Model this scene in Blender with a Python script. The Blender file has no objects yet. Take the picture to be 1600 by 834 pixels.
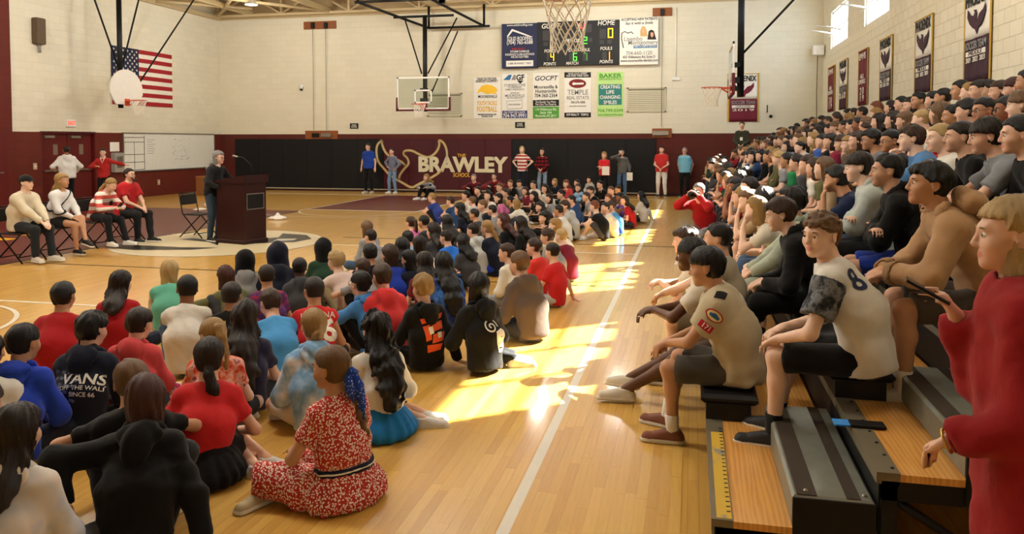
import bpy, bmesh, math, random
import numpy as np
from mathutils import Vector, Matrix
random.seed(7)
SC = bpy.context.scene; COL = SC.collection
EXPO, SKY, SUNE, LAMP_W = -0.02, 16.0, 64.0, 430.0
# ------------------------------------------------------------------ camera
F_PX, CX, CY, CAMH, YAW = 1220.0, 800.0, 270.0, 1.85, math.radians(12.9)
PIT = math.atan((CY - 220.0) / F_PX)
cam = bpy.data.cameras.new('camera'); cam.sensor_width = 36; cam.lens = F_PX / 1600 * 36
cam.shift_y = (CY - 417.0) / 1600; cam.clip_start = .05; cam.clip_end = 200
CAM = bpy.data.objects.new('camera', cam); COL.objects.link(CAM)
CAM.location = (0, 0, CAMH); CAM.rotation_euler = (math.pi / 2 - PIT, 0, YAW)
SC.camera = CAM
SC.view_settings.view_transform = 'Standard'; SC.view_settings.look = 'None'
SC.view_settings.exposure = EXPO; SC.view_settings.gamma = 1; SC.view_settings.use_curve_mapping = False
# ------------------------------------------------------------------ daylight
world = bpy.data.worlds.new('world'); SC.world = world; world.use_nodes = True
wb = world.node_tree.nodes['Background']; wb.inputs[0].default_value = (.62, .78, 1, 1); wb.inputs[1].default_value = SKY
sun = bpy.data.lights.new('sun', 'SUN'); sun.energy = SUNE; sun.angle = math.radians(.6); sun.color = (1, .93, .78)
SUN = bpy.data.objects.new('sun', sun); COL.objects.link(SUN)
SUN.rotation_euler = Vector((-1.04, -.82, -1.0)).to_track_quat('-Z', 'Y').to_euler()
# ------------------------------------------------------------------ pixel -> place
_fw = np.array([-math.sin(YAW) * math.cos(PIT), math.cos(YAW) * math.cos(PIT), -math.sin(PIT)])
_rt = np.array([math.cos(YAW), math.sin(YAW), 0.]); _up = np.cross(_rt, _fw); _C = np.array([0, 0, CAMH])
def ray(px, py): return _fw + _rt * (px - CX) / F_PX - _up * (py - CY) / F_PX
def at_z(px, py, z): r = ray(px, py); return _C + r * ((z - CAMH) / r[2])
def at_y(px, py, y): r = ray(px, py); return _C + r * (y / r[1])
def at_x(px, py, x): r = ray(px, py); return _C + r * (x / r[0])
# ------------------------------------------------------------------ materials
MATS = {}
def srgb(c):
    if isinstance(c, str): c = [int(c[i:i + 2], 16) / 255 for i in (0, 2, 4)]
    return tuple(((x + .055) / 1.055)**2.4 if x > .04045 else x / 12.92 for x in c)
def newmat(name):
    m = bpy.data.materials.new(name); m.use_nodes = True
    nt = m.node_tree; b = nt.nodes['Principled BSDF']; MATS[name] = m
    return m, nt, b
def node(nt, t, **kw):
    n = nt.nodes.new(t)
    for k, v in kw.items():
        if hasattr(n, k) and k not in ('inputs',): setattr(n, k, v)
        else: n.inputs[k.replace('_', ' ')].default_value = v
    return n
def coords(nt, which='Object', scale=None):
    tc = node(nt, 'ShaderNodeTexCoord'); o = tc.outputs[which]
    if scale is not None:
        mp = node(nt, 'ShaderNodeMapping'); mp.inputs['Scale'].default_value = scale
        nt.links.new(o, mp.inputs['Vector']); o = mp.outputs['Vector']
    return o
def mixc(nt, fac, a, b, blend='MIX'):
    n = node(nt, 'ShaderNodeMix', data_type='RGBA', blend_type=blend)
    for s, v in ((n.inputs[0], fac), (n.inputs[6], a), (n.inputs[7], b)):
        if hasattr(v, 'is_output') or isinstance(v, bpy.types.NodeSocket): nt.links.new(v, s)
        elif isinstance(v, (int, float)): s.default_value = v
        else: s.default_value = (*v[:3], 1)
    return n.outputs[2]
def ramp(nt, sock, stops):
    r = node(nt, 'ShaderNodeValToRGB'); e = r.color_ramp.elements
    while len(e) < len(stops): e.new(.5)
    for el, (p, c) in zip(e, stops): el.position = p; el.color = (c, c, c, 1) if isinstance(c, (int, float)) else (*c, 1)
    nt.links.new(sock, r.inputs[0]); return r.outputs[0]
def noise(nt, vec, scale, detail=3, rough=.5):
    n = node(nt, 'ShaderNodeTexNoise'); n.inputs['Scale'].default_value = scale; n.inputs['Detail'].default_value = detail; n.inputs['Roughness'].default_value = rough
    nt.links.new(vec, n.inputs['Vector']); return n.outputs['Fac']
def bump(nt, b, h, strength, dist=.01):
    n = node(nt, 'ShaderNodeBump'); n.inputs['Strength'].default_value = strength; n.inputs['Distance'].default_value = dist
    nt.links.new(h, n.inputs['Height']); nt.links.new(n.outputs[0], b.inputs['Normal'])
def plain(name, c, rough=.5, metal=0, spec=None, var=.06, nscale=8, emit=0, bmp=0):
    if name in MATS: return MATS[name]
    m, nt, b = newmat(name); c = srgb(c)
    b.inputs['Roughness'].default_value = rough; b.inputs['Metallic'].default_value = metal
    b.inputs['Specular IOR Level'].default_value = .3 if spec is None else spec
    n = noise(nt, coords(nt), nscale)
    col = mixc(nt, n, tuple(x * (1 - var) for x in c), tuple(min(1, x * (1 + var)) for x in c))
    nt.links.new(col, b.inputs['Base Color'])
    if bmp: bump(nt, b, n, bmp)
    if emit: b.inputs['Emission Color'].default_value = (*c, 1); b.inputs['Emission Strength'].default_value = emit
    return m
def cloth(c, rough=.85):
    """woven fabric of one colour"""
    name = 'cloth_' + c
    if name in MATS: return MATS[name]
    m, nt, b = newmat(name); cc = srgb(c); b.inputs['Roughness'].default_value = rough
    b.inputs['Specular IOR Level'].default_value = .2; b.inputs['Sheen Weight'].default_value = .08
    v = coords(nt); n = noise(nt, v, 9, 4); w = noise(nt, v, 420, 1)
    col = mixc(nt, n, tuple(x * .86 for x in cc), tuple(min(1, x * 1.12) for x in cc))
    nt.links.new(col, b.inputs['Base Color']); 
    a = node(nt, 'ShaderNodeMath', operation='MULTIPLY_ADD'); nt.links.new(w, a.inputs[0]); a.inputs[1].default_value = .06; nt.links.new(n, a.inputs[2])
    rg = noise(nt, v, 15, 2); ab = node(nt, 'ShaderNodeMath', operation='ABSOLUTE'); su = node(nt, 'ShaderNodeMath', operation='SUBTRACT'); nt.links.new(rg, su.inputs[0]); su.inputs[1].default_value = .5; nt.links.new(su.outputs[0], ab.inputs[0])
    ad = node(nt, 'ShaderNodeMath', operation='MULTIPLY_ADD'); nt.links.new(ab.outputs[0], ad.inputs[0]); ad.inputs[1].default_value = .7; nt.links.new(a.outputs[0], ad.inputs[2])
    bump(nt, b, ad.outputs[0], .28, .02)
    return m
def tiedye(name, cols, scale=7):
    if name in MATS: return MATS[name]
    m, nt, b = newmat(name); b.inputs['Roughness'].default_value = .85; b.inputs['Specular IOR Level'].default_value = .2
    n = noise(nt, coords(nt), scale, 3, .55)
    k = len(cols); nt.links.new(ramp(nt, n, [(.34 + .32 * i / (k - 1), srgb(c)) for i, c in enumerate(cols)]), b.inputs['Base Color'])
    return m
def spots(name, base, dot, scale, size=.35):
    m, nt, b = newmat(name); b.inputs['Roughness'].default_value = .85; b.inputs['Specular IOR Level'].default_value = .2
    vo = node(nt, 'ShaderNodeTexVoronoi'); vo.inputs['Scale'].default_value = scale; nt.links.new(coords(nt), vo.inputs['Vector'])
    f = ramp(nt, vo.outputs['Distance'], [(size - .04, 1.0), (size + .04, 0.0)])
    nt.links.new(mixc(nt, f, srgb(base), srgb(dot)), b.inputs['Base Color']); return m
def bands(name, cols, axis_, period, duty=.5, second=None):
    """horizontal stripes of even width (two colours), or a plaid with `second`"""
    m, nt, b = newmat(name); b.inputs['Roughness'].default_value = .85; b.inputs['Specular IOR Level'].default_value = .2
    sp = node(nt, 'ShaderNodeSeparateXYZ'); nt.links.new(coords(nt), sp.inputs[0])
    def st(ax, per, du):
        a = node(nt, 'ShaderNodeMath', operation='MULTIPLY'); nt.links.new(sp.outputs[ax], a.inputs[0]); a.inputs[1].default_value = 1 / per
        fr = node(nt, 'ShaderNodeMath', operation='FRACT'); nt.links.new(a.outputs[0], fr.inputs[0])
        g = node(nt, 'ShaderNodeMath', operation='LESS_THAN'); nt.links.new(fr.outputs[0], g.inputs[0]); g.inputs[1].default_value = du; return g.outputs[0]
    c = mixc(nt, st(axis_, period, duty), srgb(cols[0]), srgb(cols[1]))
    if second: c = mixc(nt, st(0, period, duty), c, srgb(second), 'MULTIPLY')
    nt.links.new(c, b.inputs['Base Color']); return m
def hairmat(c):
    name = 'hair_' + c
    if name in MATS: return MATS[name]
    m, nt, b = newmat(name); cc = srgb(c); b.inputs['Roughness'].default_value = .42; b.inputs['Specular IOR Level'].default_value = .35
    sp = node(nt, 'ShaderNodeSeparateXYZ'); nt.links.new(coords(nt), sp.inputs[0])
    def mth(op, a, b_=None):
        q = node(nt, 'ShaderNodeMath', operation=op)
        for k_, x_ in enumerate((a, b_)):
            if x_ is None: continue
            if isinstance(x_, (int, float)): q.inputs[k_].default_value = x_
            else: nt.links.new(x_, q.inputs[k_])
        return q.outputs[0]
    ph = mth('ARCTAN2', sp.outputs[0], mth('ADD', sp.outputs[1], .012)); cb = node(nt, 'ShaderNodeCombineXYZ')
    nt.links.new(mth('MULTIPLY', ph, 26), cb.inputs[0]); nt.links.new(mth('MULTIPLY', sp.outputs[2], 16), cb.inputs[1]); nt.links.new(mth('MULTIPLY', sp.outputs[1], 10), cb.inputs[2])
    n = noise(nt, cb.outputs[0], 1.4, 4, .65); n2 = noise(nt, coords(nt), 14, 2)
    col = mixc(nt, n, tuple(x * .38 for x in cc), tuple(min(1, x * 1.6) for x in cc))
    col = mixc(nt, n2, col, mixc(nt, .5, col, tuple(x * .7 for x in cc)))
    nt.links.new(col, b.inputs['Base Color']); bump(nt, b, n, .8, .008)
    return m
SKINS = {'light': 'dcb29a', 'fair': 'e6c3ae', 'tan': 'bc8e6e', 'brown': '8d5d3f', 'dark': '5c3b29', 'ruddy': 'd99f80'}
def skinmat(k):
    name = 'skin_' + k
    if name in MATS: return MATS[name]
    m, nt, b = newmat(name); c = srgb(SKINS[k]); b.inputs['Roughness'].default_value = .5; b.inputs['Specular IOR Level'].default_value = .35
    b.inputs['Subsurface Weight'].default_value = 0
    n = noise(nt, coords(nt), 16, 3)
    col = mixc(nt, n, (c[0] * .93, c[1] * .88, c[2] * .86), (min(1, c[0] * 1.05), c[1] * 1.06, c[2] * 1.06))
    at = node(nt, 'ShaderNodeAttribute', attribute_name='lip')
    col = mixc(nt, at.outputs['Fac'], col, (c[0] * .82, c[1] * .48, c[2] * .50))
    nt.links.new(col, b.inputs['Base Color']); return m
# ------------------------------------------------------------------ object helpers
def link(o, parent=None):
    COL.objects.link(o)
    if parent is not None: o.parent = parent
    return o
def tag(o, label=None, cat=None, group=None, kind=None):
    if label: o['label'] = label
    if cat: o['category'] = cat
    if group: o['group'] = group
    if kind: o['kind'] = kind
    return o
def empty(name, loc=(0, 0, 0), rz=0):
    o = bpy.data.objects.new(name, None); o.empty_display_size = .1; o.location = loc; o.rotation_euler.z = rz
    return link(o)
def ob(name, me, mat=None, parent=None):
    o = bpy.data.objects.new(name, me); link(o, parent)
    if mat is not None:
        if not me.materials: me.materials.append(mat); 
        if me.materials[0] is not mat: o.material_slots[0].link = 'OBJECT'; o.material_slots[0].material = mat
    return o
class MB:
    """collects boxes, tubes and lathes into ONE mesh"""
    def __init__(s): s.v = []; s.f = []; s.mi = []; s.sm = []
    def add(s, v, f, mi=0, sm=False):
        n = len(s.v); s.v += [tuple(p) for p in v]; s.f += [tuple(i + n for i in q) for q in f]; s.mi += [mi] * len(f); s.sm += [sm] * len(f); return s
    def box(s, x0, x1, y0, y1, z0, z1, mi=0, M=None, bev=0):
        if bev:
            v = []; b = bev
            for z, i in ((z0, b), (z0 + b, 0), (z1 - b, 0), (z1, b)):
                v += [(x0 + i, y0 + i, z), (x1 - i, y0 + i, z), (x1 - i, y1 - i, z), (x0 + i, y1 - i, z)]
            f = [(3, 2, 1, 0), (12, 13, 14, 15)] + [(k * 4 + j, k * 4 + (j + 1) % 4, k * 4 + 4 + (j + 1) % 4, k * 4 + 4 + j) for k in range(3) for j in range(4)]
        else:
            v = [(x, y, z) for z in (z0, z1) for x, y in ((x0, y0), (x1, y0), (x1, y1), (x0, y1))]
            f = [(3, 2, 1, 0), (4, 5, 6, 7), (0, 1, 5, 4), (1, 2, 6, 5), (2, 3, 7, 6), (3, 0, 4, 7)]
        if M is not None: v = [M @ Vector(p) for p in v]
        return s.add(v, f, mi)
    def tube(s, pts, r, n=8, mi=0, closed=False, caps=True):
        pts = [Vector(p) for p in pts]; N = len(pts); rs = r if isinstance(r, (list, tuple)) else [r] * N
        v = []; f = []
        d0 = (pts[1] - pts[0]).normalized(); a = d0.orthogonal().normalized()
        for i, p in enumerate(pts):
            if closed: d = (pts[(i + 1) % N] - pts[i - 1]).normalized()
            else: d = ((pts[min(i + 1, N - 1)] - pts[max(i - 1, 0)])).normalized()
            a = (a - d * a.dot(d)).normalized(); b = d.cross(a)
            for j in range(n): t = 2 * math.pi * j / n; v.append(p + (a * math.cos(t) + b * math.sin(t)) * rs[i])
        for i in range(N if closed else N - 1):
            for j in range(n): k = (i + 1) % N; f.append((i * n + j, i * n + (j + 1) % n, k * n + (j + 1) % n, k * n + j))
        if caps and not closed: f += [tuple(range(n - 1, -1, -1)), tuple((N - 1) * n + j for j in range(n))]
        return s.add(v, f, mi, True)
    def lathe(s, prof, n=20, c=(0, 0, 0), mi=0):
        v = []; f = []
        for r, z in prof:
            for j in range(n): t = 2 * math.pi * j / n; v.append((c[0] + r * math.cos(t), c[1] + r * math.sin(t), c[2] + z))
        for i in range(len(prof) - 1):
            for j in range(n): f.append((i * n + j, i * n + (j + 1) % n, (i + 1) * n + (j + 1) % n, (i + 1) * n + j))
        return s.add(v, f, mi, True)
    def poly(s, pts, mi=0): return s.add(pts, [tuple(range(len(pts)))], mi)
    def prism(s, pts, z0, z1, M=None, mi=0):
        """outline (x, y) pushed from z0 to z1"""
        n = len(pts); v = [Vector((x, y, z0)) for x, y in pts] + [Vector((x, y, z1)) for x, y in pts]
        if M is not None: v = [M @ p for p in v]
        return s.add(v, [tuple(range(n - 1, -1, -1)), tuple(range(n, 2 * n))] + [(j, (j + 1) % n, n + (j + 1) % n, n + j) for j in range(n)], mi)
    def mesh(s, name, mats=()):
        me = bpy.data.meshes.new(name); me.from_pydata([tuple(p) for p in s.v], [], s.f); 
        for m in mats: me.materials.append(m)
        me.polygons.foreach_set('material_index', s.mi); me.polygons.foreach_set('use_smooth', s.sm); me.update(); return me
    def build(s, name, mats, parent=None):
        if not isinstance(mats, (list, tuple)): mats = [mats]
        return link(bpy.data.objects.new(name, s.mesh(name, mats)), parent)
FONTC = {}
def text_mesh(txt, size=1.0, depth=.004, bold=0, align='CENTER', space=1.0, shear=0):
    cu = bpy.data.curves.new('lettering', 'FONT'); cu.body = txt; cu.size = size; cu.extrude = depth; cu.align_x = align; cu.align_y = 'CENTER'
    cu.offset = bold * size; cu.space_character = space; cu.shear = shear; cu.resolution_u = 3
    o = bpy.data.objects.new('lettering', cu); me = bpy.data.meshes.new_from_object(o)
    bpy.data.objects.remove(o); bpy.data.curves.remove(cu); return me
def lettering(txt, M, size, mat, parent, width=None, **kw):
    """raised letters; M maps text x,y,z(out) to the place; width squeezes the line to a given length"""
    me = text_mesh(txt, size, **kw)
    if width:
        xs = [v.co.x for v in me.vertices]; w = max(xs) - min(xs)
        for v in me.vertices: v.co.x *= width / w
    me.transform(M); me.materials.clear(); me.materials.append(mat)
    return link(bpy.data.objects.new('lettering', me), parent)
# ------------------------------------------------------------------ surface engine (smooth distance fields -> one continuous mesh)
f32 = np.float32
def V(*a): return np.array(a, dtype=float)
def unit(v):
    v = np.asarray(v, float); n = np.linalg.norm(v)
    return v / n if n > 1e-9 else V(0, 0, 1)
def smin(a, b, k):
    h = np.maximum(k - np.abs(a - b), 0) / k
    return np.minimum(a, b) - h * h * (k * 0.25)
def smax(a, b, k): return -smin(-a, -b, k)
def cap(P, a, b, ra, rb, side=None, k=1.0):
    """tapered capsule, widened by k along the axis `side`"""
    a = np.asarray(a, f32); ab = np.asarray(b, f32) - a
    v = P - a
    t = np.clip((v @ ab) / f32(max(float(ab @ ab), 1e-9)), 0, 1)
    v = v - t[:, None] * ab
    if side is not None:
        sd = np.asarray(side, f32)
        v = v - ((v @ sd) * f32(1 - 1 / k))[:, None] * sd
    return np.sqrt((v * v).sum(1)) - (f32(ra) + f32(rb - ra) * t)
def ell(P, c, r, R=None):
    v = P - np.asarray(c, f32)
    if R is not None: v = v @ np.asarray(R, f32)
    r = np.asarray(r, f32)
    a = v / r; k0 = np.sqrt((a * a).sum(1)); b = a / r; k1 = np.sqrt((b * b).sum(1)) + f32(1e-6)
    return k0 * (k0 - 1) / k1
def plane(P, p, n): return (P - np.asarray(p, f32)) @ np.asarray(unit(n), f32)
def folds(P, seed, fr=26.0):
    rs = np.random.RandomState(seed); o = np.zeros(len(P), f32)
    for i in range(2):
        a = rs.normal(size=3); b = rs.normal(size=3)
        a = a / np.linalg.norm(a) * fr * (1 + .45 * i); b = b / np.linalg.norm(b) * fr * .6
        o += np.sin(P @ a.astype(f32) + f32(2.2) * np.sin(P @ b.astype(f32) + f32(rs.rand() * 6))) / (1 + .5 * i)
    return o * f32(.62)
def creases(P, seed, fr=17.0):
    return np.abs(folds(P, seed, fr)) * f32(1.6) - f32(.5)
def axis(lo, hi, h, fine=None):
    if not fine: return np.linspace(lo, hi, max(3, int(math.ceil((hi - lo) / h)) + 1)).astype(f32)
    a, b, hf = fine; a = max(lo, a); b = min(hi, b)
    parts = []
    if a > lo: parts.append(np.linspace(lo, a, int(math.ceil((a - lo) / h)) + 1)[:-1])
    parts.append(np.linspace(a, b, int(math.ceil((b - a) / hf)) + 1))
    if b < hi: parts.append(np.linspace(b, hi, int(math.ceil((hi - b) / h)) + 1)[1:])
    return np.concatenate(parts).astype(f32)
def nets(f, lo, hi, h, fine=None):
    """sparse surface nets on a rectilinear grid"""
    ax = [axis(lo[i], hi[i], h, fine[i] if fine else None) for i in range(3)]
    B = 4
    for i in range(3):
        n = len(ax[i]); pad = (-(n - 1)) % B
        if pad: ax[i] = np.concatenate([ax[i], ax[i][-1] + np.arange(1, pad + 1, dtype=f32) * f32(h)])
    nx, ny, nz = [len(a) for a in ax]
    cs = [(a[:-1:B] + a[B::B]) * f32(.5) for a in ax]; hs = [(a[B::B] - a[:-1:B]) * f32(.5) for a in ax]
    CX_, CY_, CZ_ = np.meshgrid(*cs, indexing='ij'); HX, HY, HZ = np.meshgrid(*hs, indexing='ij')
    d = f(np.stack([CX_.ravel(), CY_.ravel(), CZ_.ravel()], 1)).reshape(CX_.shape)
    act = np.abs(d) < np.sqrt(HX**2 + HY**2 + HZ**2) * 1.08 + .008
    D = np.repeat(np.repeat(np.repeat(np.where(d < 0, f32(-1), f32(1)), B, 0), B, 1), B, 2)
    D = np.pad(D, ((0, 1),) * 3, mode='edge')
    m0 = np.repeat(np.repeat(np.repeat(act, B, 0), B, 1), B, 2)
    m = np.zeros((nx, ny, nz), bool)
    m[:-1, :-1, :-1] |= m0
    for i in range(3):
        sl = [slice(None)] * 3; s2 = [slice(None)] * 3
        sl[i] = slice(B, None, B); s2[i] = slice(B - 1, -1, B)
        m[tuple(sl)] |= m[tuple(s2)]
    I = np.nonzero(m)
    D[I] = f(np.stack([ax[0][I[0]], ax[1][I[1]], ax[2][I[2]]], 1))
    S = D < 0
    S[0] = S[-1] = False; S[:, 0] = S[:, -1] = False; S[:, :, 0] = S[:, :, -1] = False
    D = np.where(S, np.minimum(D, f32(-1e-6)), np.maximum(D, f32(1e-6)))
    cnt = np.zeros((nx - 1, ny - 1, nz - 1), np.int8)
    offs = [(i, j, k) for i in (0, 1) for j in (0, 1) for k in (0, 1)]
    for i, j, k in offs: cnt += S[i:nx - 1 + i, j:ny - 1 + j, k:nz - 1 + k]
    A = np.nonzero((cnt > 0) & (cnt < 8)); n = len(A[0])
    idx = np.full(cnt.shape, -1, np.int32); idx[A] = np.arange(n)
    val = {}; pos = {}
    for o in offs:
        val[o] = D[A[0] + o[0], A[1] + o[1], A[2] + o[2]]
        pos[o] = np.stack([ax[0][A[0] + o[0]], ax[1][A[1] + o[1]], ax[2][A[2] + o[2]]], 1)
    acc = np.zeros((n, 3), f32); w = np.zeros(n, f32)
    for o in offs:
        for i in range(3):
            if o[i] == 0:
                q = list(o); q[i] = 1; q = tuple(q)
                x = (val[o] < 0) != (val[q] < 0)
                t = np.where(x, val[o] / (val[o] - val[q] + f32(1e-12)), 0)[:, None]
                acc += np.where(x[:, None], pos[o] + t * (pos[q] - pos[o]), 0); w += x
    verts = acc / w[:, None]
    quads = []
    for i in range(3):
        a = [slice(None)] * 3; b = [slice(None)] * 3
        a[i] = slice(0, -1); b[i] = slice(1, None)
        Sa, Sb = S[tuple(a)], S[tuple(b)]
        E = np.nonzero(Sa != Sb)
        j, k = (i + 1) % 3, (i + 2) % 3
        e = np.stack(E, 1)
        def cell(dj, dk):
            q = e.copy(); q[:, j] -= dj; q[:, k] -= dk
            return idx[q[:, 0], q[:, 1], q[:, 2]]
        Q = np.stack([cell(0, 0), cell(1, 0), cell(1, 1), cell(0, 1)], 1)
        fl = Sb[E]
        Q[fl] = Q[fl][:, ::-1]
        quads.append(Q)
    return verts, np.concatenate(quads)
def np_mesh(name, v, q, smooth=True, me=None):
    me = me or bpy.data.meshes.new(name)
    me.vertices.add(len(v)); me.vertices.foreach_set('co', np.asarray(v, f32).ravel())
    nl = q.shape[1]
    me.loops.add(q.size); me.loops.foreach_set('vertex_index', q.ravel().astype(np.int32))
    me.polygons.add(len(q)); me.polygons.foreach_set('loop_start', np.arange(0, q.size, nl, dtype=np.int32))
    if smooth: me.polygons.foreach_set('use_smooth', np.ones(len(q), bool))
    me.update(calc_edges=True)
    return me
JOBS = []
def job(name, f, lo, hi, h, fine=None, post=None):
    me = bpy.data.meshes.new(name); JOBS.append((me, f, lo, hi, h, fine, post)); return me
def run_jobs():
    from concurrent.futures import ThreadPoolExecutor
    JOBS.sort(key=lambda j: j[4])
    with ThreadPoolExecutor(4) as ex:
        for (me, f, lo, hi, h, fine, post), (v, q) in zip(JOBS, ex.map(lambda j: nets(*j[1:6]), JOBS)):
            np_mesh('', v, q, True, me)
            if post: post(me, v, q)
    JOBS.clear()
# ------------------------------------------------------------------ skeleton
def rotz3(a): c, s = math.cos(a), math.sin(a); return np.array([[c, -s, 0], [s, c, 0], [0, 0, 1.]])
def rotx3(a): c, s = math.cos(a), math.sin(a); return np.array([[1., 0, 0], [0, c, -s], [0, s, c]])
def roty3(a): c, s = math.cos(a), math.sin(a); return np.array([[c, 0, s], [0, 1., 0], [-s, 0, c]])
RAD = math.radians
def ik(a, t, l1, l2, hint):
    a = np.asarray(a, float); t = np.asarray(t, float); d = t - a; L = np.linalg.norm(d)
    L2 = min(max(L, abs(l1 - l2) + .02), (l1 + l2) * .995); u = unit(d); t = a + u * L2
    x = (l1 * l1 - l2 * l2 + L2 * L2) / (2 * L2); hh = math.sqrt(max(l1 * l1 - x * x, 0))
    hv = np.asarray(hint, float); hv = hv - (hv @ u) * u
    return a + u * x + unit(hv) * hh, t
def skel(p, s, hs, build=1.0, sw=1.0):
    """p: pose dict in adult units; person faces +Y, right hand on +X"""
    J = {'s': s, 'b': build, 'sw': sw}
    hip = V(*p['hip']) * s; lean, bend = RAD(p.get('lean', 5)), RAD(p.get('bend', 10)); tw = RAD(p.get('twist', 0)); sd = RAD(p.get('side', 0))
    R1 = roty3(sd) @ rotx3(-lean); R2 = roty3(sd) @ rotz3(tw * .6) @ rotx3(-lean - bend); R3 = roty3(sd) @ rotz3(tw) @ rotx3(-lean - bend * 1.15)
    J['P'] = hip; J['M'] = hip + R1 @ V(0, 0, .22) * s; J['N'] = J['M'] + R2 @ V(0, 0, .285) * s
    J['u1'] = R1 @ V(0, 0, 1.); J['u2'] = R2 @ V(0, 0, 1.); J['r1'] = R1 @ V(1., 0, 0); J['r2'] = R3 @ V(1., 0, 0); J['f2'] = R3 @ V(0, 1., 0)
    J['C'] = J['M'] + J['u2'] * .15 * s
    hy, hp, hr = [RAD(x) for x in p.get('head', (0, 0, 0))]
    HR = rotz3(hy) @ rotx3(-hp) @ roty3(hr)
    nd = unit(.55 * J['u2'] + .45 * (HR @ V(0, 0, 1)) + V(0, .12, 0))
    J['HR'] = HR; J['hs'] = hs
    J['NB'] = J['N'] + nd * .055 * s
    J['H'] = J['N'] + nd * (.065 * s) + HR @ V(0, .015, .10) * hs
    for k, sg in (('l', -1), ('r', 1)):
        sh = J['N'] - J['u2'] * .078 * s + J['r2'] * sg * .152 * s * sw + V(0, 0, p.get('shrug', 0) * s) + J['f2'] * p.get(k + 'sf', .01) * s
        el, wr = ik(sh, V(*p[k + 'h']) * s, .28 * s, .245 * s, p.get(k + 'e', (sg * 1.0, -.6, -.6)))
        hj = hip + J['r1'] * sg * .09 * s - V(0, 0, .01) * s
        kn, an = ik(hj, V(*p[k + 'f']) * s, .43 * s, .42 * s, p.get(k + 'k', (sg * .1, 1, .3)))
        toe = unit(V(*p.get(k + 't', (sg * .2, 1, 0))))
        J.update({k + 'S': sh, k + 'E': el, k + 'W': wr, k + 'J': hj, k + 'K': kn, k + 'A': an, k + 'T': toe})
        fd = unit(wr - el)
        J[k + 'D'] = unit(V(*p[k + 'd'])) if (k + 'd') in p else unit(fd + V(0, 0, -.15))
        J[k + 'U'] = V(*p.get(k + 'u', (0, 0, 1)))
        J[k + 'c'] = p.get(k + 'c', .5)
    return J
def head_sdf(Q):
    """head in its own frame: +y face, height .23"""
    d = ell(Q, (0, -.012, .028), (.077, .096, .088))
    d = smin(d, ell(Q, (0, .030, -.042), (.058, .060, .068)), .035)
    d = smin(d, ell(Q, (0, .070, -.092), (.026, .022, .021)), .03)
    X = Q.copy(); X[:, 0] = np.abs(X[:, 0])
    d = smin(d, ell(X, (.036, .058, -.030), (.026, .026, .028)), .025)
    d = smin(d, cap(X, (0, .086, .022), (.036, .076, .022), .012, .010), .018)
    d = smax(d, -ell(X, (.033, .1035, .000), (.019, .017, .0115)), .012)
    d = smin(d, cap(Q, (0, .091, .008), (0, .1075, -.030), .0065, .0100), .012)
    d = smin(d, ell(X, (.009, .096, -.035), (.008, .010, .007)), .008)
    d = smin(d, cap(X, (0, .0925, -.058), (.019, .083, -.060), .0058, .003), .007)
    d = smin(d, cap(X, (0, .0900, -.069), (.016, .083, -.067), .0068, .003), .007)
    d = smax(d, -cap(X, (0, .0990, -.0632), (.020, .088, -.0630), .0022, .001), .004)
    e = ell(X, (.079, -.010, -.006), (.009, .021, .032), rotz3(RAD(-18)))
    e = smax(e, -ell(X, (.089, -.004, -.002), (.008, .011, .017)), .006)
    return smin(d, e, .008)
def hand_sdf(P, W, D, U, c, s, sg, fine):
    D = unit(D); L = unit(np.cross(D, unit(U))); Nn = np.cross(L, D)      # L lateral, Nn back of hand
    d = cap(P, W, W + D * .080 * s, .0165 * s, .0155 * s, L, 2.3)
    if not fine:
        t = W + D * .085 * s
        d = smin(d, cap(P, t, t + unit(D - Nn * c) * .055 * s, .016 * s, .012 * s, L, 2.2), .01)
        th = W + D * .02 * s - L * sg * .03 * s
        return smin(d, cap(P, th, th + unit(D * .8 - L * sg * .7 - Nn * .4 * c) * .05 * s, .012 * s, .010 * s), .01)
    for i, (o, ln) in enumerate(((-1.5, .9), (-.5, 1.03), (.5, .98), (1.5, .76))):
        o = o * -sg
        k0 = W + D * (.082 - .004 * abs(i - 1.2)) * s + L * o * .0185 * s
        a1 = c * .9 + .06 * i; a2 = a1 + c * 1.15
        d1 = unit(D * math.cos(a1) - Nn * math.sin(a1) + L * o * .05); d2 = unit(D * math.cos(a2) - Nn * math.sin(a2))
        k1 = k0 + d1 * .043 * ln * s; k2 = k1 + d2 * .040 * ln * s
        d = smin(d, np.minimum(cap(P, k0, k1, .0092 * s, .0084 * s), cap(P, k1, k2, .0084 * s, .0068 * s)), .006)
    th = W + D * .018 * s + L * sg * .026 * s
    t1 = th + unit(D * .75 + L * sg * .62 - Nn * .25) * .042 * s
    d = smin(d, np.minimum(cap(P, th, t1, .0125 * s, .0100 * s), cap(P, t1, t1 + unit(D + L * sg * .12 - Nn * .35 * c) * .034 * s, .0100 * s, .0078 * s)), .010)
    return d
def near(P, c, r, fn, far=.3):
    v = P - np.asarray(c, f32); m = (v * v).sum(1) < r * r
    o = np.full(len(P), f32(far)); o = np.maximum(np.sqrt((v * v).sum(1)) - f32(r * .62), f32(.02))
    if m.any(): o[m] = fn(P[m])
    return o
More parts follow.
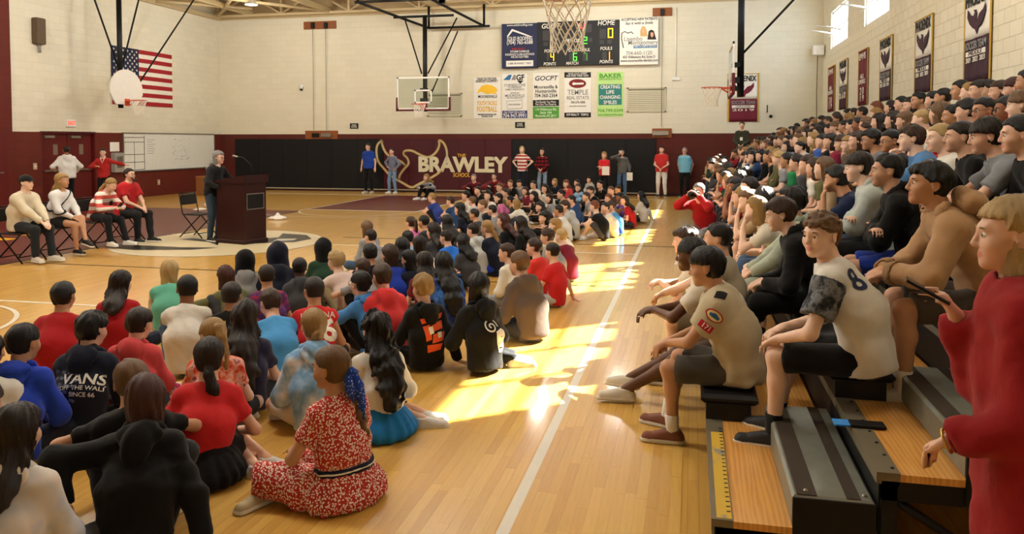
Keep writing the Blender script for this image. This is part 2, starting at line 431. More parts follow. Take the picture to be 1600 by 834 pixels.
def body_sdf(J, fine):
    s, b = J['s'], J['b']
    def f(P):
        d = cap(P, J['P'], J['M'], .105 * s * b, .098 * s * b, J['r1'], 1.32)
        d = smin(d, cap(P, J['M'], J['C'] + J['u2'] * .05 * s, .098 * s * b, .096 * s * b, J['r2'], 1.42), .05)
        d = smin(d, cap(P, J['lS'], J['rS'], .050 * s, .050 * s), .06)
        for k in 'lr': d = smin(d, cap(P, J['N'] - J['u2'] * .035 * s, J[k + 'S'] + J['u2'] * .012 * s, .046 * s, .040 * s), .04)
        d = smin(d, cap(P, J['N'] - J['u2'] * .04 * s, J['H'] - J['HR'] @ V(0, .015, .02) * J['hs'], .062 * s, .052 * J['hs']), .035)
        H = np.asarray(J['H'], f32); R = np.asarray(J['HR'], f32); hs = f32(J['hs'])
        d = smin(d, near(P, J['H'], .25 * hs, lambda p: head_sdf(((p - H) @ R) / hs) * hs), .022)
        for k, sg in (('l', -1), ('r', 1)):
            a = smin(cap(P, J[k + 'S'], J[k + 'E'], .047 * s * b, .037 * s), cap(P, J[k + 'E'], J[k + 'W'], .038 * s, .025 * s), .02)
            a = smin(a, near(P, J[k + 'W'] + J[k + 'D'] * .09 * s, .2 * s, lambda p: hand_sdf(p, J[k + 'W'], J[k + 'D'], J[k + 'U'], J[k + 'c'], s, sg, fine)), .016)
            d = smin(d, a, .022)
            cf = J[k + 'K'] * .68 + J[k + 'A'] * .32 - V(0, .012, 0) * s
            l = smin(cap(P, J[k + 'J'], J[k + 'K'], .080 * s * b, .052 * s), cap(P, J[k + 'K'], cf, .050 * s, .050 * s), .03)
            l = smin(l, cap(P, cf, J[k + 'A'], .048 * s, .033 * s), .03)
            l = smin(l, cap(P, J[k + 'A'] - J[k + 'T'] * .03 * s - V(0, 0, .035) * s, J[k + 'A'] + J[k + 'T'] * .13 * s - V(0, 0, .045) * s, .033 * s, .026 * s), .03)
            d = smin(d, l, .018)
        return d
    return f
def top_sdf(J, kind, seed, loose=1.0):
    s, b = J['s'], J['b']; th = .016 * s * loose
    slv = {'tee': .62, 'hoodie': 2, 'long': 2, 'tank': 0, 'crew': 2}[kind]
    if kind in ('hoodie', 'crew'): th *= 1.45
    hem = J.get('hem', .07)
    def f(P):
        d = cap(P, J['P'] - J['u1'] * hem * s, J['M'], .117 * s * b + th, .112 * s * b + th, J['r1'], 1.40)
        d = smax(d, -plane(P, J['P'] - J['u1'] * (hem + .015) * s, J['u1']), .02)
        d = smin(d, cap(P, J['M'], J['C'] + J['u2'] * .06 * s, .110 * s * b + th, .098 * s * b + th * .6, J['r2'], 1.36), .06)
        d = smin(d, cap(P, J['lS'], J['rS'], .050 * s + th * .75, .050 * s + th * .75), .06)
        for k in 'lr': d = smin(d, cap(P, J['N'] - J['u2'] * .038 * s, J[k + 'S'] + J['u2'] * .012 * s, .050 * s + th * .4, .042 * s + th * .6), .04)
        d = smin(d, cap(P, J['N'] - J['u2'] * .06 * s, J['N'] - J['u2'] * .005 * s, .085 * s, .060 * s), .035)
        for k in 'lr':
            if slv == 0: continue
            S, E, W = J[k + 'S'], J[k + 'E'], J[k + 'W']
            ra = .047 * s * b + th * .9
            if slv < 1:
                a = smax(cap(P, S, E, ra, .044 * s * b + th * 1.25), plane(P, S + (E - S) * slv, E - S), .008)
            else:
                u = unit(W - E)
                a = smin(cap(P, S, E, ra, .042 * s + th), smax(cap(P, E, W, .042 * s + th, .030 * s + th * .55), plane(P, W - u * .005, u), .008), .03)
                a = smin(a, smax(cap(P, W - u * .06 * s, W, .034 * s + th * .8, .031 * s + th * .6), plane(P, W, u), .004), .008)
            d = smin(d, a, .035)
        d = d - creases(P, seed) * f32(.0065 * s * loose) - (creases(P, seed + 5, 36) * f32(.0048 * s) if J.get('lod', 0) == 0 else 0)
        up, fw, rt = J['u2'], J['f2'], J['r2']; q = P - np.asarray(J['N'] - up * .022 * s + fw * .012 * s, f32); an = unit(up + fw * .55)
        hq = q @ np.asarray(an, f32); rq = np.sqrt(np.maximum((q * q).sum(1) - hq * hq, 0))
        if kind in ('tee', 'long', 'crew'): d = smin(d, np.sqrt((rq - f32(.070 * s))**2 + (hq - f32(.012 * s))**2) - f32(.0085 * s), .006)
        nk = cap(P, J['N'] - J['u2'] * .06 * s, J['H'], 0, 0) - f32((.082 if kind == 'tank' else .066) * s)
        d = smax(d, -np.maximum(nk, -plane(P, J['N'] - J['u2'] * .008 * s, J['u2'] + J['f2'] * (.75 if kind != 'tank' else 1.1))), .010)
        if kind == 'hoodie' and J.get('lod', 0) and not J.get('nohood'): d = smin(d, hood_sdf(J, seed)(P), .006)
        return d
    return f
def hood_sdf(J, seed):
    s = J['s']; up, fw, rt, N = J['u2'], J['f2'], J['r2'], J['N']; pts = []
    for i in range(11):
        a = math.pi * (-.06 + 1.12 * i / 10) + math.pi
        pts.append(N + rt * math.cos(a) * .092 * s + fw * (math.sin(a) * .082 + .016) * s + up * (.006 - .022 * math.sin(a) - (.03 if i in (0, 10) else 0)) * s)
    ff = unit(fw + up * .35); R = np.stack([rt, ff, unit(np.cross(rt, ff))], 1); hk = J.get('hoodk', 1.0)
    def f(P):
        d = cap(P, pts[0], pts[1], .014 * s, .022 * s)
        for i in range(1, 10):
            r0 = (.022 + .012 * math.sin(math.pi * i / 10)) * s; r1 = (.022 + .012 * math.sin(math.pi * (i + 1) / 10)) * s if i < 9 else .014 * s
            d = smin(d, cap(P, pts[i], pts[i + 1], r0, r1), .008)
        hd = smin(ell(P, N - fw * .106 * hk * s - up * .040 * s, (.118 * s, .044 * hk * s, .070 * s), R), ell(P, N - fw * .128 * hk * s - up * .118 * s, (.078 * s, .034 * hk * s, .088 * s), R), .045)
        d = smin(d, hd, .018)
        d = smax(d, -ell(P, N - fw * .040 * s + up * .060 * s, (.072 * s, .075 * s, .065 * s), R), .010)
        return d - creases(P, seed + 3, 26) * f32(.010 * s)
    return f
def bottom_sdf(J, kind, seed):
    s, b = J['s'], J['b']
    def f(P):
        d = cap(P, J['P'] - J['u1'] * .02 * s, J['P'] + J['u1'] * .07 * s, .112 * s * b, .104 * s * b, J['r1'], 1.26)
        for k in 'lr':
            H, K, A = J[k + 'J'], J[k + 'K'], J[k + 'A']
            if kind == 'skirt': continue
            if kind == 'shorts':
                l = smax(cap(P, H, K, .090 * s * b, .082 * s * b), plane(P, H + (K - H) * .90, K - H), .008)
            elif kind == 'brief':
                l = smax(cap(P, H, K, .098 * s * b, .085 * s * b), plane(P, H + (K - H) * .55, K - H), .008)
            else:
                u = unit(A - K)
                l = smin(cap(P, H, K, .088 * s * b, .070 * s), smax(cap(P, K, A, .068 * s, .050 * s), plane(P, A + u * .01, u), .008), .03)
            d = smin(d, l, .03)
        if kind == 'skirt':
            for k in 'lr':
                H, K, A = J[k + 'J'], J[k + 'K'], J[k + 'A']
                d = smin(d, smax(cap(P, H, K, .125 * s, .105 * s), plane(P, H + (K - H) * J.get('skl', .95), K - H), .02), .09)
            if J.get('spread', 1): d = smin(d, ell(P, J['P'] + V(0, .02, -.07) * s, (.27 * s, .24 * s, .09 * s)), .09)
            d = smax(d, -(P[:, 2] - .004), .01)
            ang = np.arctan2(P[:, 0] - f32(J['P'][0]), P[:, 1] - f32(J['P'][1])); rr = np.hypot(P[:, 0] - f32(J['P'][0]), P[:, 1] - f32(J['P'][1]))
            d = d + np.sin(ang * 17 + 2 * np.sin(ang * 3)) * f32(.010 * s) * np.clip(rr / .25, 0, 1)
        return d - creases(P, seed + 1) * f32(.0075 * s) 
    return f
def bounds(J, pad=.17):
    pts = np.array([J[k] for k in ('P', 'N', 'H', 'lE', 'rE', 'lW', 'rW', 'lK', 'rK', 'lA', 'rA')])
    pts = np.concatenate([pts, [J['lA'] + J['lT'] * .16, J['rA'] + J['rT'] * .16, J['lW'] + J['lD'] * .12, J['rW'] + J['rD'] * .12]])
    return pts.min(0) - pad, pts.max(0) + pad
# ------------------------------------------------------------------ hair (head frame)
def strands(Q, fr, seed, amp):
    phi = np.arctan2(Q[:, 0], -Q[:, 1] + f32(.02))
    w = np.sin(Q[:, 2] * 22 + seed) * .35 + np.sin(Q[:, 2] * 47 + phi * 3) * .12
    return (np.sin((phi + w * .25) * fr) + .6 * np.sin((phi - w * .2) * fr * 2.3 + 1.3)) * f32(amp)
def hair_sdf(kind, seed=0, back=None):
    def cap0(Q, t=.010, line=.062, nape=-.062, front=.062):
        d = ell(Q, (0, -.014, .030), (.080 + t, .098 + t, .090 + t))
        d = smin(d, ell(Q, (0, -.048, -.030), (.060 + t * .5, .040 + t * .5, .058)), .03)
        x = np.abs(Q[:, 0])
        cut = np.minimum(Q[:, 1] - (.010 + np.maximum(Q[:, 2] - .01, 0) * (front / .06)), -(Q[:, 2] - line))      # in front of the ears and under the hairline
        d = smax(d, cut, .012)
        d = smax(d, -(Q[:, 2] - nape) - np.maximum(Q[:, 1] + .02, 0) * 0, .012)
        ear = np.minimum(np.minimum(Q[:, 1] + .038, -(Q[:, 2] - .018)), x - .066)
        return smax(d, ear, .008)
    def f(Q):
        if kind == 'buzz': return cap0(Q, .004, .066, -.05) + folds(Q, seed, 300) * f32(.0012)
        if kind == 'short': return cap0(Q, .0075, .060, -.060) + np.clip(-Q[:, 2] / .06, 0, 1) * f32(.005) + strands(Q, 19, seed, .0016) + folds(Q, seed, 70) * f32(.0038)
        if kind == 'mop':
            d = cap0(Q, .012, .044, -.066, .085)
            d = smin(d, ell(Q, (.008, .066, .070), (.058, .032, .024)), .022)
            return d + np.clip((f32(-.015) - Q[:, 2]) / .05, 0, 1) * f32(.006) + strands(Q, 15, seed, .0030) + folds(Q, seed, 62) * f32(.0062)
        if kind == 'bowl':
            d = cap0(Q, .0125, .028, -.068, .10)
            return d + strands(Q, 19, seed, .0032) + folds(Q, seed, 44) * f32(.0035)
        if kind == 'curly':
            d = cap0(Q, .016, .044, -.060, .08)
            return d + folds(Q, seed, 140) * f32(.006) + np.abs(folds(Q, seed + 5, 75)) * f32(.010)
        if kind == 'bob':
            d = cap0(Q, .011, .054, -.12, .05)
            d = smin(d, cap(Q, (0, -.03, .0), (0, -.03, -.115), .070, .072, (1, 0, 0), 1.12), .03)
            d = smax(d, np.minimum(Q[:, 1] - .035, -(Q[:, 2] - .05)), .012)
            d = smax(d, -(Q[:, 2] + .145), .02)
            return d + strands(Q, 17, seed, .0035) + folds(Q, seed, 35) * f32(.004)
        if kind in ('long', 'longer', 'wavy'):
            L = {'long': -.27, 'longer': -.40, 'wavy': -.42}[kind]
            d = cap0(Q, .014, .058, -.12, .055)
            d = smin(d, cap(Q, (0, -.035, .0), (0, -.055, -.12), .072, .068, (1, 0, 0), 1.2), .03)
            pts = back or [(0, -.062, -.12), (0, -.105, L)]; n = len(pts) - 1
            for i in range(n): d = smin(d, cap(Q, pts[i], pts[i + 1], .050 - .016 * i / n, .050 - .016 * (i + 1) / n, (1, 0, 0), 2.1), .04)
            d = smax(d, np.minimum(Q[:, 1] - .025, -(Q[:, 2] - .05)), .012)
            a = .004 if kind != 'wavy' else .007
            d = d + strands(Q, 15, seed, a) + folds(Q, seed, 45 if kind == 'wavy' else 28) * f32(a * 1.5)
            return d
        if kind in ('pony', 'lowpony', 'bun', 'braid'):
            d = cap0(Q, .008, .062, -.068, .06) + strands(Q, 24, seed, .0016)
            if kind == 'pony':
                pts = [(0, -.105, .045, .020), (0, -.150, .035, .030), (0, -.165, -.04, .034), (.01, -.15, -.14, .030), (.015, -.13, -.24, .012)]
            elif kind == 'lowpony':
                pts = [(0, -.095, -.03, .020), (.01, -.125, -.07, .030), (.03, -.140, -.15, .036), (.05, -.135, -.24, .032), (.07, -.13, -.31, .012)]
            elif kind == 'bun':
                pts = [(0, -.10, -.02, .022), (.0, -.118, -.035, .030), (.018, -.115, -.05, .026), (-.016, -.112, -.055, .024)]
            else:
                pts = [(.03, -.09, -.04, .026)] + [(.05 + .012 * (1 if i % 2 else -1), -.115 - .006 * i, -.10 - .036 * i, .027 - .0008 * i) for i in range(9)] + [(.05, -.16, -.46, .012)]
            for a, b in zip(pts, pts[1:]): d = smin(d, cap(Q, a[:3], b[:3], a[3], b[3]) + strands(Q, 45, seed, .002), .012)
            return d + folds(Q, seed, 50) * f32(.002)
        if kind == 'hood':
            d = ell(Q, (0, -.02, .020), (.108, .128, .125))
            d = smin(d, cap(Q, (0, -.03, -.04), (0, -.05, -.16), .09, .10, (1, 0, 0), 1.15), .04)
            d = smax(d, -ell(Q, (0, .13, -.02), (.072, .11, .10)), .02)
            return smax(d, -(Q[:, 2] + .19), .02) + folds(Q, seed, 28) * f32(.006)
        if kind == 'cap':
            d = smax(ell(Q, (0, -.012, .035), (.090, .108, .095)), -(Q[:, 2] - .035 + Q[:, 1] * .12), .006)
            b = smax(np.abs(Q[:, 2] - .047 + Q[:, 1] * .10 + Q[:, 0]**2 * 3) - f32(.004), ell(Q, (0, .10, .04), (.078, .085, .1)), .004)
            return smin(d, b, .006)
        raise ValueError(kind)
    return f
# ------------------------------------------------------------------ people
POSES = {
 'cross': dict(hip=(0, 0, .12), lean=8, bend=22, lf=(.12, .30, .09), rf=(-.12, .36, .09), lk=(-1, .55, .12), rk=(1, .55, .12), lt=(1, .25, 0), rt=(-1, .25, 0), lh=(-.07, .32, .24), rh=(.07, .34, .24)),
 'knees': dict(hip=(0, 0, .12), lean=4, bend=30, lf=(-.11, .46, .08), rf=(.11, .48, .08), lk=(-.25, .5, 1), rk=(.25, .5, 1), lh=(.02, .50, .36), rh=(-.02, .53, .32), le=(-1, 0, -.3), re=(1, 0, -.3)),
 'knees2': dict(hip=(0, 0, .12), lean=10, bend=26, lf=(-.13, .42, .08), rf=(.10, .52, .08), lk=(-.35, .5, 1), rk=(.3, .5, 1), lh=(-.20, .40, .42), rh=(.15, .45, .40), le=(-1, -.2, -.2), re=(1, -.2, -.2)),
 'prop': dict(hip=(0, 0, .12), lean=-12, bend=18, lf=(-.02, .62, .08), rf=(.14, .50, .08), lk=(-.5, .5, 1), rk=(.5, .5, 1), lh=(-.26, -.24, .07), rh=(.12, .36, .32), le=(-1, -1, 0), lc=.1, ld=(-.5, -.5, -.3)),
 'propr': dict(hip=(0, 0, .12), lean=-4, bend=16, lf=(.12, .30, .09), rf=(-.12, .36, .09), lk=(-1, .55, .12), rk=(1, .55, .12), lt=(1, .25, 0), rt=(-1, .25, 0), rh=(.30, -.12, .05), lh=(-.10, .34, .26), re=(1, -1, 0), rc=.1, rd=(.6, -.3, -.2)),
 'side': dict(hip=(0, 0, .12), lean=6, bend=20, side=4, lf=(.34, -.02, .07), rf=(.40, .10, .07), lk=(-.6, 1, .1), rk=(.5, 1, .1), lt=(1, -.6, 0), rt=(1, -.5, 0), lh=(-.12, .34, .2), rh=(.16, .34, .2)),
 'sit': dict(hip=(0, 0, .105), lean=10, bend=26, lf=(-.12, .44, -.36), rf=(.11, .48, -.36), lk=(-.1, 1, .6), rk=(.1, 1, .6), lh=(-.06, .38, .20), rh=(.05, .40, .20)),
 'elbows': dict(hip=(0, 0, .105), lean=26, bend=26, head=(0, 0, 0), lf=(-.15, .42, -.36), rf=(.14, .46, -.36), lk=(-.2, 1, .6), rk=(.2, 1, .6), lh=(-.02, .56, .28), rh=(.02, .58, .27), le=(-1, -.2, -.6), re=(1, -.2, -.6)),
 'chin': dict(hip=(0, 0, .105), lean=24, bend=24, lf=(-.13, .42, -.36), rf=(.12, .46, -.36), lk=(-.2, 1, .6), rk=(.2, 1, .6), lh=(-.03, .47, .50), rh=(.08, .44, .22), le=(-.4, .1, -1), ld=(.1, -.25, 1), lu=(0, 1, 0), lc=.8),
 'lap': dict(hip=(0, 0, .105), lean=2, bend=16, lf=(-.10, .50, -.36), rf=(.10, .40, -.36), lk=(-.1, 1, .6), rk=(.1, 1, .6), lh=(-.12, .34, .17), rh=(.12, .36, .17)),
 'armsx': dict(hip=(0, 0, .105), lean=8, bend=22, lf=(-.10, .46, -.36), rf=(.10, .46, -.36), lk=(-.1, 1, .6), rk=(.1, 1, .6), lh=(.10, .26, .34), rh=(-.10, .28, .32), le=(-1, 0, -.4), re=(1, 0, -.4)),
 'stand': dict(hip=(0, 0, .93), lean=0, bend=6, lf=(-.11, 0, .08), rf=(.11, .03, .08), lk=(-.1, 1, 0), rk=(.1, 1, 0), lh=(-.27, .06, .86), rh=(.27, .06, .86), le=(-1, -1, 0), re=(1, -1, 0)),
 'hips': dict(hip=(0, 0, .93), lean=0, bend=6, lf=(-.13, 0, .08), rf=(.13, .05, .08), lk=(-.1, 1, 0), rk=(.1, 1, 0), lh=(-.20, .06, 1.02), rh=(.20, .06, 1.02), le=(-1, -.5, 0), re=(1, -.5, 0), ld=(.8, .2, -.4), rd=(-.8, .2, -.4)),
 'clasp': dict(hip=(0, 0, .93), lean=0, bend=7, lf=(-.12, 0, .08), rf=(.12, .03, .08), lk=(-.1, 1, 0), rk=(.1, 1, 0), lh=(-.06, .22, .98), rh=(.06, .23, .98), le=(-1, -.5, -.3), re=(1, -.5, -.3), ld=(.6, .3, -.6), rd=(-.6, .3, -.6)),
 'fold': dict(hip=(0, 0, .93), lean=0, bend=7, lf=(-.12, 0, .08), rf=(.12, .03, .08), lk=(-.1, 1, 0), rk=(.1, 1, 0), lh=(.10, .20, 1.18), rh=(-.10, .23, 1.16), le=(-1, -.1, -.6), re=(1, -.1, -.6), ld=(1, .1, .1), rd=(-1, .1, .1)),
}
LODS = [dict(h=.0175, hh=.0076, hair=.0088), dict(h=.0255, hh=.0132, hair=.0130), dict(h=.035, hh=.0185, hair=.0180)]
MC = {}
def hair_mesh(kind, lod, seed, J=None):
    back = None; k = ('hair', kind, lod, seed)
    if J is not None and kind in ('long', 'longer', 'wavy'):
        s = J['s']; fw = J['f2']
        pp = [J['N'] - fw * .085 * s + J['u2'] * .03 * s, J['C'] - fw * .135 * s + J['u2'] * .04 * s, J['C'] - fw * .15 * s - J['u2'] * .04 * s]
        if kind != 'long': pp += [J['M'] - unit(fw + V(0, .5, 0)) * .155 * s, J['M'] - J['u1'] * .08 * s - V(0, .165, 0) * s]
        back = [tuple(((p - J['H']) @ J['HR']) / J['hs']) for p in pp]
        k = k + (repr([tuple(np.round(b, 3)) for b in back]),)
    if k not in MC:
        lo = {'longer': -.5, 'wavy': -.52, 'braid': -.52, 'long': -.36, 'lowpony': -.36, 'pony': -.29}.get(kind, -.22)
        lo = min(lo, min(b[2] for b in back) - .08) if back else lo; ylo = min(-.24, min(b[1] for b in back) - .1) if back else -.24
        MC[k] = job(kind + '_hair', hair_sdf(kind, seed, back), (-.17, ylo, lo), (.17, .20, .17), LODS[lod]['hair'])
    return MC[k]
def eye_mesh():
    if 'eye' not in MC:
        b = MB(); R = .0112; rows = [(0, 0), (20, 0), (40, 1), (62, 2), (95, 2)]; n = 10; v = [(0, R, 0)]; f = []; mi = []
        for a, _ in rows[1:]:
            for j in range(n): t = 2 * math.pi * j / n; v.append((R * math.sin(RAD(a)) * math.cos(t), R * math.cos(RAD(a)), R * math.sin(RAD(a)) * math.sin(t)))
        for j in range(n): f.append((0, 1 + (j + 1) % n, 1 + j)); mi.append(0)
        for i in range(3):
            for j in range(n): f.append((1 + i * n + j, 1 + i * n + (j + 1) % n, 1 + (i + 1) * n + (j + 1) % n, 1 + (i + 1) * n + j)); mi.append(1 if i == 0 else 2)
        b.v = v; b.f = f; b.mi = mi; b.sm = [True] * len(f)
        MC['eye'] = b.mesh('eye', [plain('pupil', '0a0807', .15), plain('iris', '3a2417', .2), plain('eye_white', 'e8e2da', .25)])
        br = MB()
        pts = [(-.017, -.003, -.003), (-.006, .002, .002), (.006, .0015, .0035), (.018, -.006, 0)]
        br.tube(pts, [.0018, .0034, .0032, .0014], 5); MC['brow'] = br.mesh('eyebrow', [])
    return MC['eye'], MC['brow']
def shoe_mesh(kind):
    k = ('shoe', kind)
    if k not in MC:
        def f(P):
            x = np.abs(P[:, 0])
            foot = cap(P, (0, -.035, .03), (0, .165, .026), .038, .036, (1, 0, 0), 1.12)
            foot = smin(foot, cap(P, (0, -.02, .04), (0, -.01, .095 if kind != 'low' else .08), .037, .038, (0, 1, 0), 1.2), .03)
            foot = smin(foot, cap(P, (0, -.01, .075), (0, .10, .045), .030, .028, (1, 0, 0), 1.1), .02)
            foot = smax(foot, P[:, 2] - .088, .006)
            sole = smax(cap(P, (0, -.036, .012), (0, .168, .012), .046, .042, (1, 0, 0), 1.04), np.abs(P[:, 2] - .012) - f32(.013), .004)
            return smax(np.minimum(foot, sole), -P[:, 2], .003)
        v, q = nets(f, (-.07, -.11, -.02), (.07, .24, .12), .0075)
        me = np_mesh('shoe', v, q); zc = v[q].mean(1)[:, 2]; zmax = .026
        me.materials.append(None); me.materials.append(plain('sole_white', 'd9d5cb', .7))
        me.polygons.foreach_set('material_index', (zc < zmax).astype(np.int32)); MC[k] = me
    return MC[k]
def glasses_mesh():
    if 'glasses' not in MC:
        b = MB()
        for s in (-1, 1):
            b.tube([(s * .035 + .024 * math.cos(t), .103 - abs(.024 * math.cos(t) + .035) * .12, -.004 + .018 * math.sin(t)) for t in np.linspace(0, 2 * math.pi, 15)[:-1]], .0022, 5, closed=True)
            b.tube([(s * .059, .097, .002), (s * .080, .05, .004), (s * .083, -.01, .006), (s * .082, -.03, -.012)], .002, 5)
        b.tube([(-.011, .102, 0), (0, .107, .003), (.011, .102, 0)], .002, 5)
        MC['glasses'] = b.mesh('eyeglasses', [plain('glasses_black', '141210', .3)])
    return MC['glasses']
NPERS = [0]
def person(label, loc, face=0, pose='cross', s=.86, hs=None, top=('tee', 'a02020'), bottom=('pants', '20242c'), hair=('short', '3a261a'), skin='light', shoe='d8d8d8',
           lod=1, group=None, seed=None, eyes=True, glasses=False, cap_=None, share=False, build=None, sw=None, loose=1.0, socks=None, mod=None, scale=1.0, cat='person', extra=None, hem=None, name='person', jx=None, headpx=None, seat=None):
    NPERS[0] += 1
    seed = NPERS[0] if seed is None else seed
    pd = dict(POSES[pose]) if isinstance(pose, str) else dict(pose)
    if mod: pd.update(mod)
    build = build or (.92 if s < .97 else .98); sw = sw or (.95 if s < .97 else .98)
    hs = hs or (.785 + .2 * s)
    J = skel(pd, s, hs, build, sw)
    if hem is not None: J['hem'] = hem
    J['lod'] = lod
    if jx: J.update(jx)
    if headpx is not None:       # floor sitter whose crown is seen at headpx, or bench sitter on row `seat`
        R = rotz3(RAD(face)); hw = R @ (J['H'] + J['HR'] @ V(0, 0, .118) * hs) * scale
        if seat is None: w = at_z(*headpx, hw[2]); loc = (w[0] - hw[0], w[1] - hw[1], 0)
        else:
            x0, z0 = TX[seat - 1] + .14, TZ[seat - 1] + SEATH; v0 = V(x0 + hw[0], hw[1], z0 + hw[2] - CAMH); kk = (headpx[0] - CX) / F_PX; ey = V(0, 1, 0)
            loc = (x0, (kk * (v0 @ _fw) - v0 @ _rt) / (ey @ _rt - kk * (ey @ _fw)), z0)
    loc = tuple(float(c) for c in loc); J['loc'] = loc
    root = empty(name, loc, RAD(face)); root.scale = (scale,) * 3
    tag(root, label, cat, group)
    L = LODS[lod]; lo, hi = bounds(J)
    key = (eyes, repr(sorted(pd.items())), s, hs, build, sw, loose, lod, hem, repr(jx))
    def get(kind, fn, fine=None, h=None):
        k = (kind,) + key + (() if share else (seed,))
        if k not in MC:
            def post(me, v, q):
                x = (((v - J['H']) @ J['HR']) / hs).astype(f32); x[:, 0] = np.abs(x[:, 0])
                d = np.minimum(cap(x, (0, .094, -.0585), (.020, .086, -.061), .007, .003), cap(x, (0, .093, -.069), (.017, .085, -.067), .0075, .003))
                a = me.attributes.new('lip', 'FLOAT', 'POINT'); a.data.foreach_set('value', np.clip(1 - d / .004, 0, 1).astype(f32))
            MC[k] = job(kind, fn(), lo, hi, h or L['h'], fine, post if kind == 'body' and lod < 2 else None)
        return MC[k]
    H = J['H']; hh = L['hh'] if eyes else (.0118, .0170, .0235)[lod]; fr = [(H[i] - .125 * hs, H[i] + .13 * hs, hh) for i in range(3)]
    sk = skinmat(skin)
    ob('body', get('body', lambda: body_sdf(J, lod == 0), fr), sk, root)
    fs = 3 if share else seed
    tm = top[1] if not isinstance(top[1], str) else cloth(top[1])
    tk = top[0]
    J['nohood'] = (hair[0] == 'hood')
    o_top = ob({'tee': 'shirt', 'tank': 'shirt', 'long': 'shirt', 'crew': 'sweater', 'hoodie': 'hoodie'}[tk], get('top_' + tk, lambda: top_sdf(J, tk, fs, loose)), tm, root)
    if tk == 'hoodie' and lod == 0 and not J['nohood']:
        ob('hood', job('hood', hood_sdf(J, fs), J['N'] - .30, J['N'] + .22, .0125), tm, root)
    if bottom:
        bm_ = bottom[1] if not isinstance(bottom[1], str) else cloth(bottom[1])
        ob({'pants': 'trousers', 'shorts': 'shorts', 'brief': 'shorts', 'skirt': 'skirt'}[bottom[0]], get('bot_' + bottom[0], lambda: bottom_sdf(J, bottom[0], fs)), bm_, root)
    HM = Matrix(np.block([[J['HR'] * hs, np.array(J['H'])[:, None]], [np.zeros((1, 3)), np.ones((1, 1))]]).tolist())
    if hair:
        hm = cloth(hair[1]) if hair[0] == 'hood' else hairmat(hair[1])
        o = ob('hood' if hair[0] == 'hood' else 'hair', hair_mesh(hair[0], lod, seed % 3, J), hm, root); o.matrix_local = HM
    if cap_: o = ob('cap', hair_mesh('cap', lod, 0), cloth(cap_), root); o.matrix_local = HM
    if eyes:
        em, bm2 = eye_mesh()
        for sg in (-1, 1):
            o = ob('eye', em, None, root); o.matrix_local = HM @ Matrix.Translation((sg * .033, .0782, .000))
            if lod < 2:
                o = ob('eyebrow', bm2, hairmat(hair[1] if hair and hair[0] != 'hood' else '2a1c12'), root); o.matrix_local = HM @ Matrix.Translation((sg * .034, .0905, .0215)) @ Matrix.Diagonal((sg, 1, 1, 1))
    if glasses: o = ob('eyeglasses', glasses_mesh(), None, root); o.matrix_local = HM
    if shoe:
        sm = plain('shoe_' + shoe, shoe, .6)
        for k in 'lr':
            t = J[k + 'T']; y = unit(t); shin = unit(J[k + 'K'] - J[k + 'A'])
            x = unit(np.cross(y, V(0, 0, 1))); z = np.cross(x, y)
            M = np.eye(4); M[:3, 0], M[:3, 1], M[:3, 2] = x * s, y * s, z * s; M[:3, 3] = J[k + 'A'] - z * .078 * s
            o = ob('shoe', shoe_mesh('sneaker'), sm, root); o.matrix_local = Matrix(M.tolist())
            if socks:
                kn = ('sock', s, lod)
                if kn not in MC: MC[kn] = MB().lathe([(.030 * s, -.03 * s), (.040 * s, 0), (.043 * s, .05 * s), (.046 * s, .11 * s), (.038 * s, .115 * s)], 14).mesh('sock', [])
                o = ob('sock', MC[kn], cloth(socks), root)
                zz = shin; xx = unit(np.cross(V(0, 1, .01), zz)); yy = np.cross(zz, xx); M = np.eye(4); M[:3, 0], M[:3, 1], M[:3, 2], M[:3, 3] = xx, yy, zz, J[k + 'A']
                o.matrix_local = Matrix(M.tolist())
    J['tm'] = tm; J['HM'] = HM; J['root'] = root; J['topf'] = top_sdf(J, tk, fs, loose); J['top_o'] = o_top
    return J
def decal(J, me, origin, xdir, ydir, mat, name='lettering', off=.003, parent=None, f=None, sub=True):
    """press a flat print (x,y mesh) onto the garment: every vertex marches to the cloth along -normal"""
    f = f or J['topf']
    bm = bmesh.new(); bm.from_mesh(me)
    if sub:
        bmesh.ops.triangulate(bm, faces=bm.faces)
        for _ in range(4):
            es = [e for e in bm.edges if e.calc_length() > .022]
            if not es: break
            bmesh.ops.subdivide_edges(bm, edges=es, cuts=1)
            bmesh.ops.triangulate(bm, faces=bm.faces)
    co = np.array([v.co[:] for v in bm.verts]); x, y = unit(xdir), unit(ydir); n = np.cross(x, y)
    P = (np.asarray(origin) + co[:, :1] * x + co[:, 1:2] * y + n * .12).astype(f32)
    P0 = P; t = np.zeros(len(P), f32)
    for _ in range(40): t = np.clip(t + f((P0 - n * t[:, None]).astype(f32)) * f32(.7), 0, .26)
    bad = t > .2
    if bad.any() and not bad.all(): t[bad] = np.percentile(t[~bad], 90)
    elif bad.all(): t[:] = .1
    P = P0 - n * t[:, None] + n * off
    for v, p in zip(bm.verts, P): v.co = p
    m2 = bpy.data.meshes.new(name); bm.to_mesh(m2); bm.free(); m2.materials.clear(); m2.materials.append(mat)
    return link(bpy.data.objects.new(name, m2), parent or J['root'])

def band(J, f, p, n, w, mat, name, out=.004, h=.0075, pad=.26):
    """a strip of cloth wrapped round a garment: shell of the garment between two planes"""
    c = np.asarray(p)
    g = lambda P: smax(np.abs(f(P) - f32(out)) - f32(.006), np.abs(plane(P, p, n)) - f32(w), .002)
    return ob(name, job(name, g, c - pad, c + pad, h), mat, J['root'])
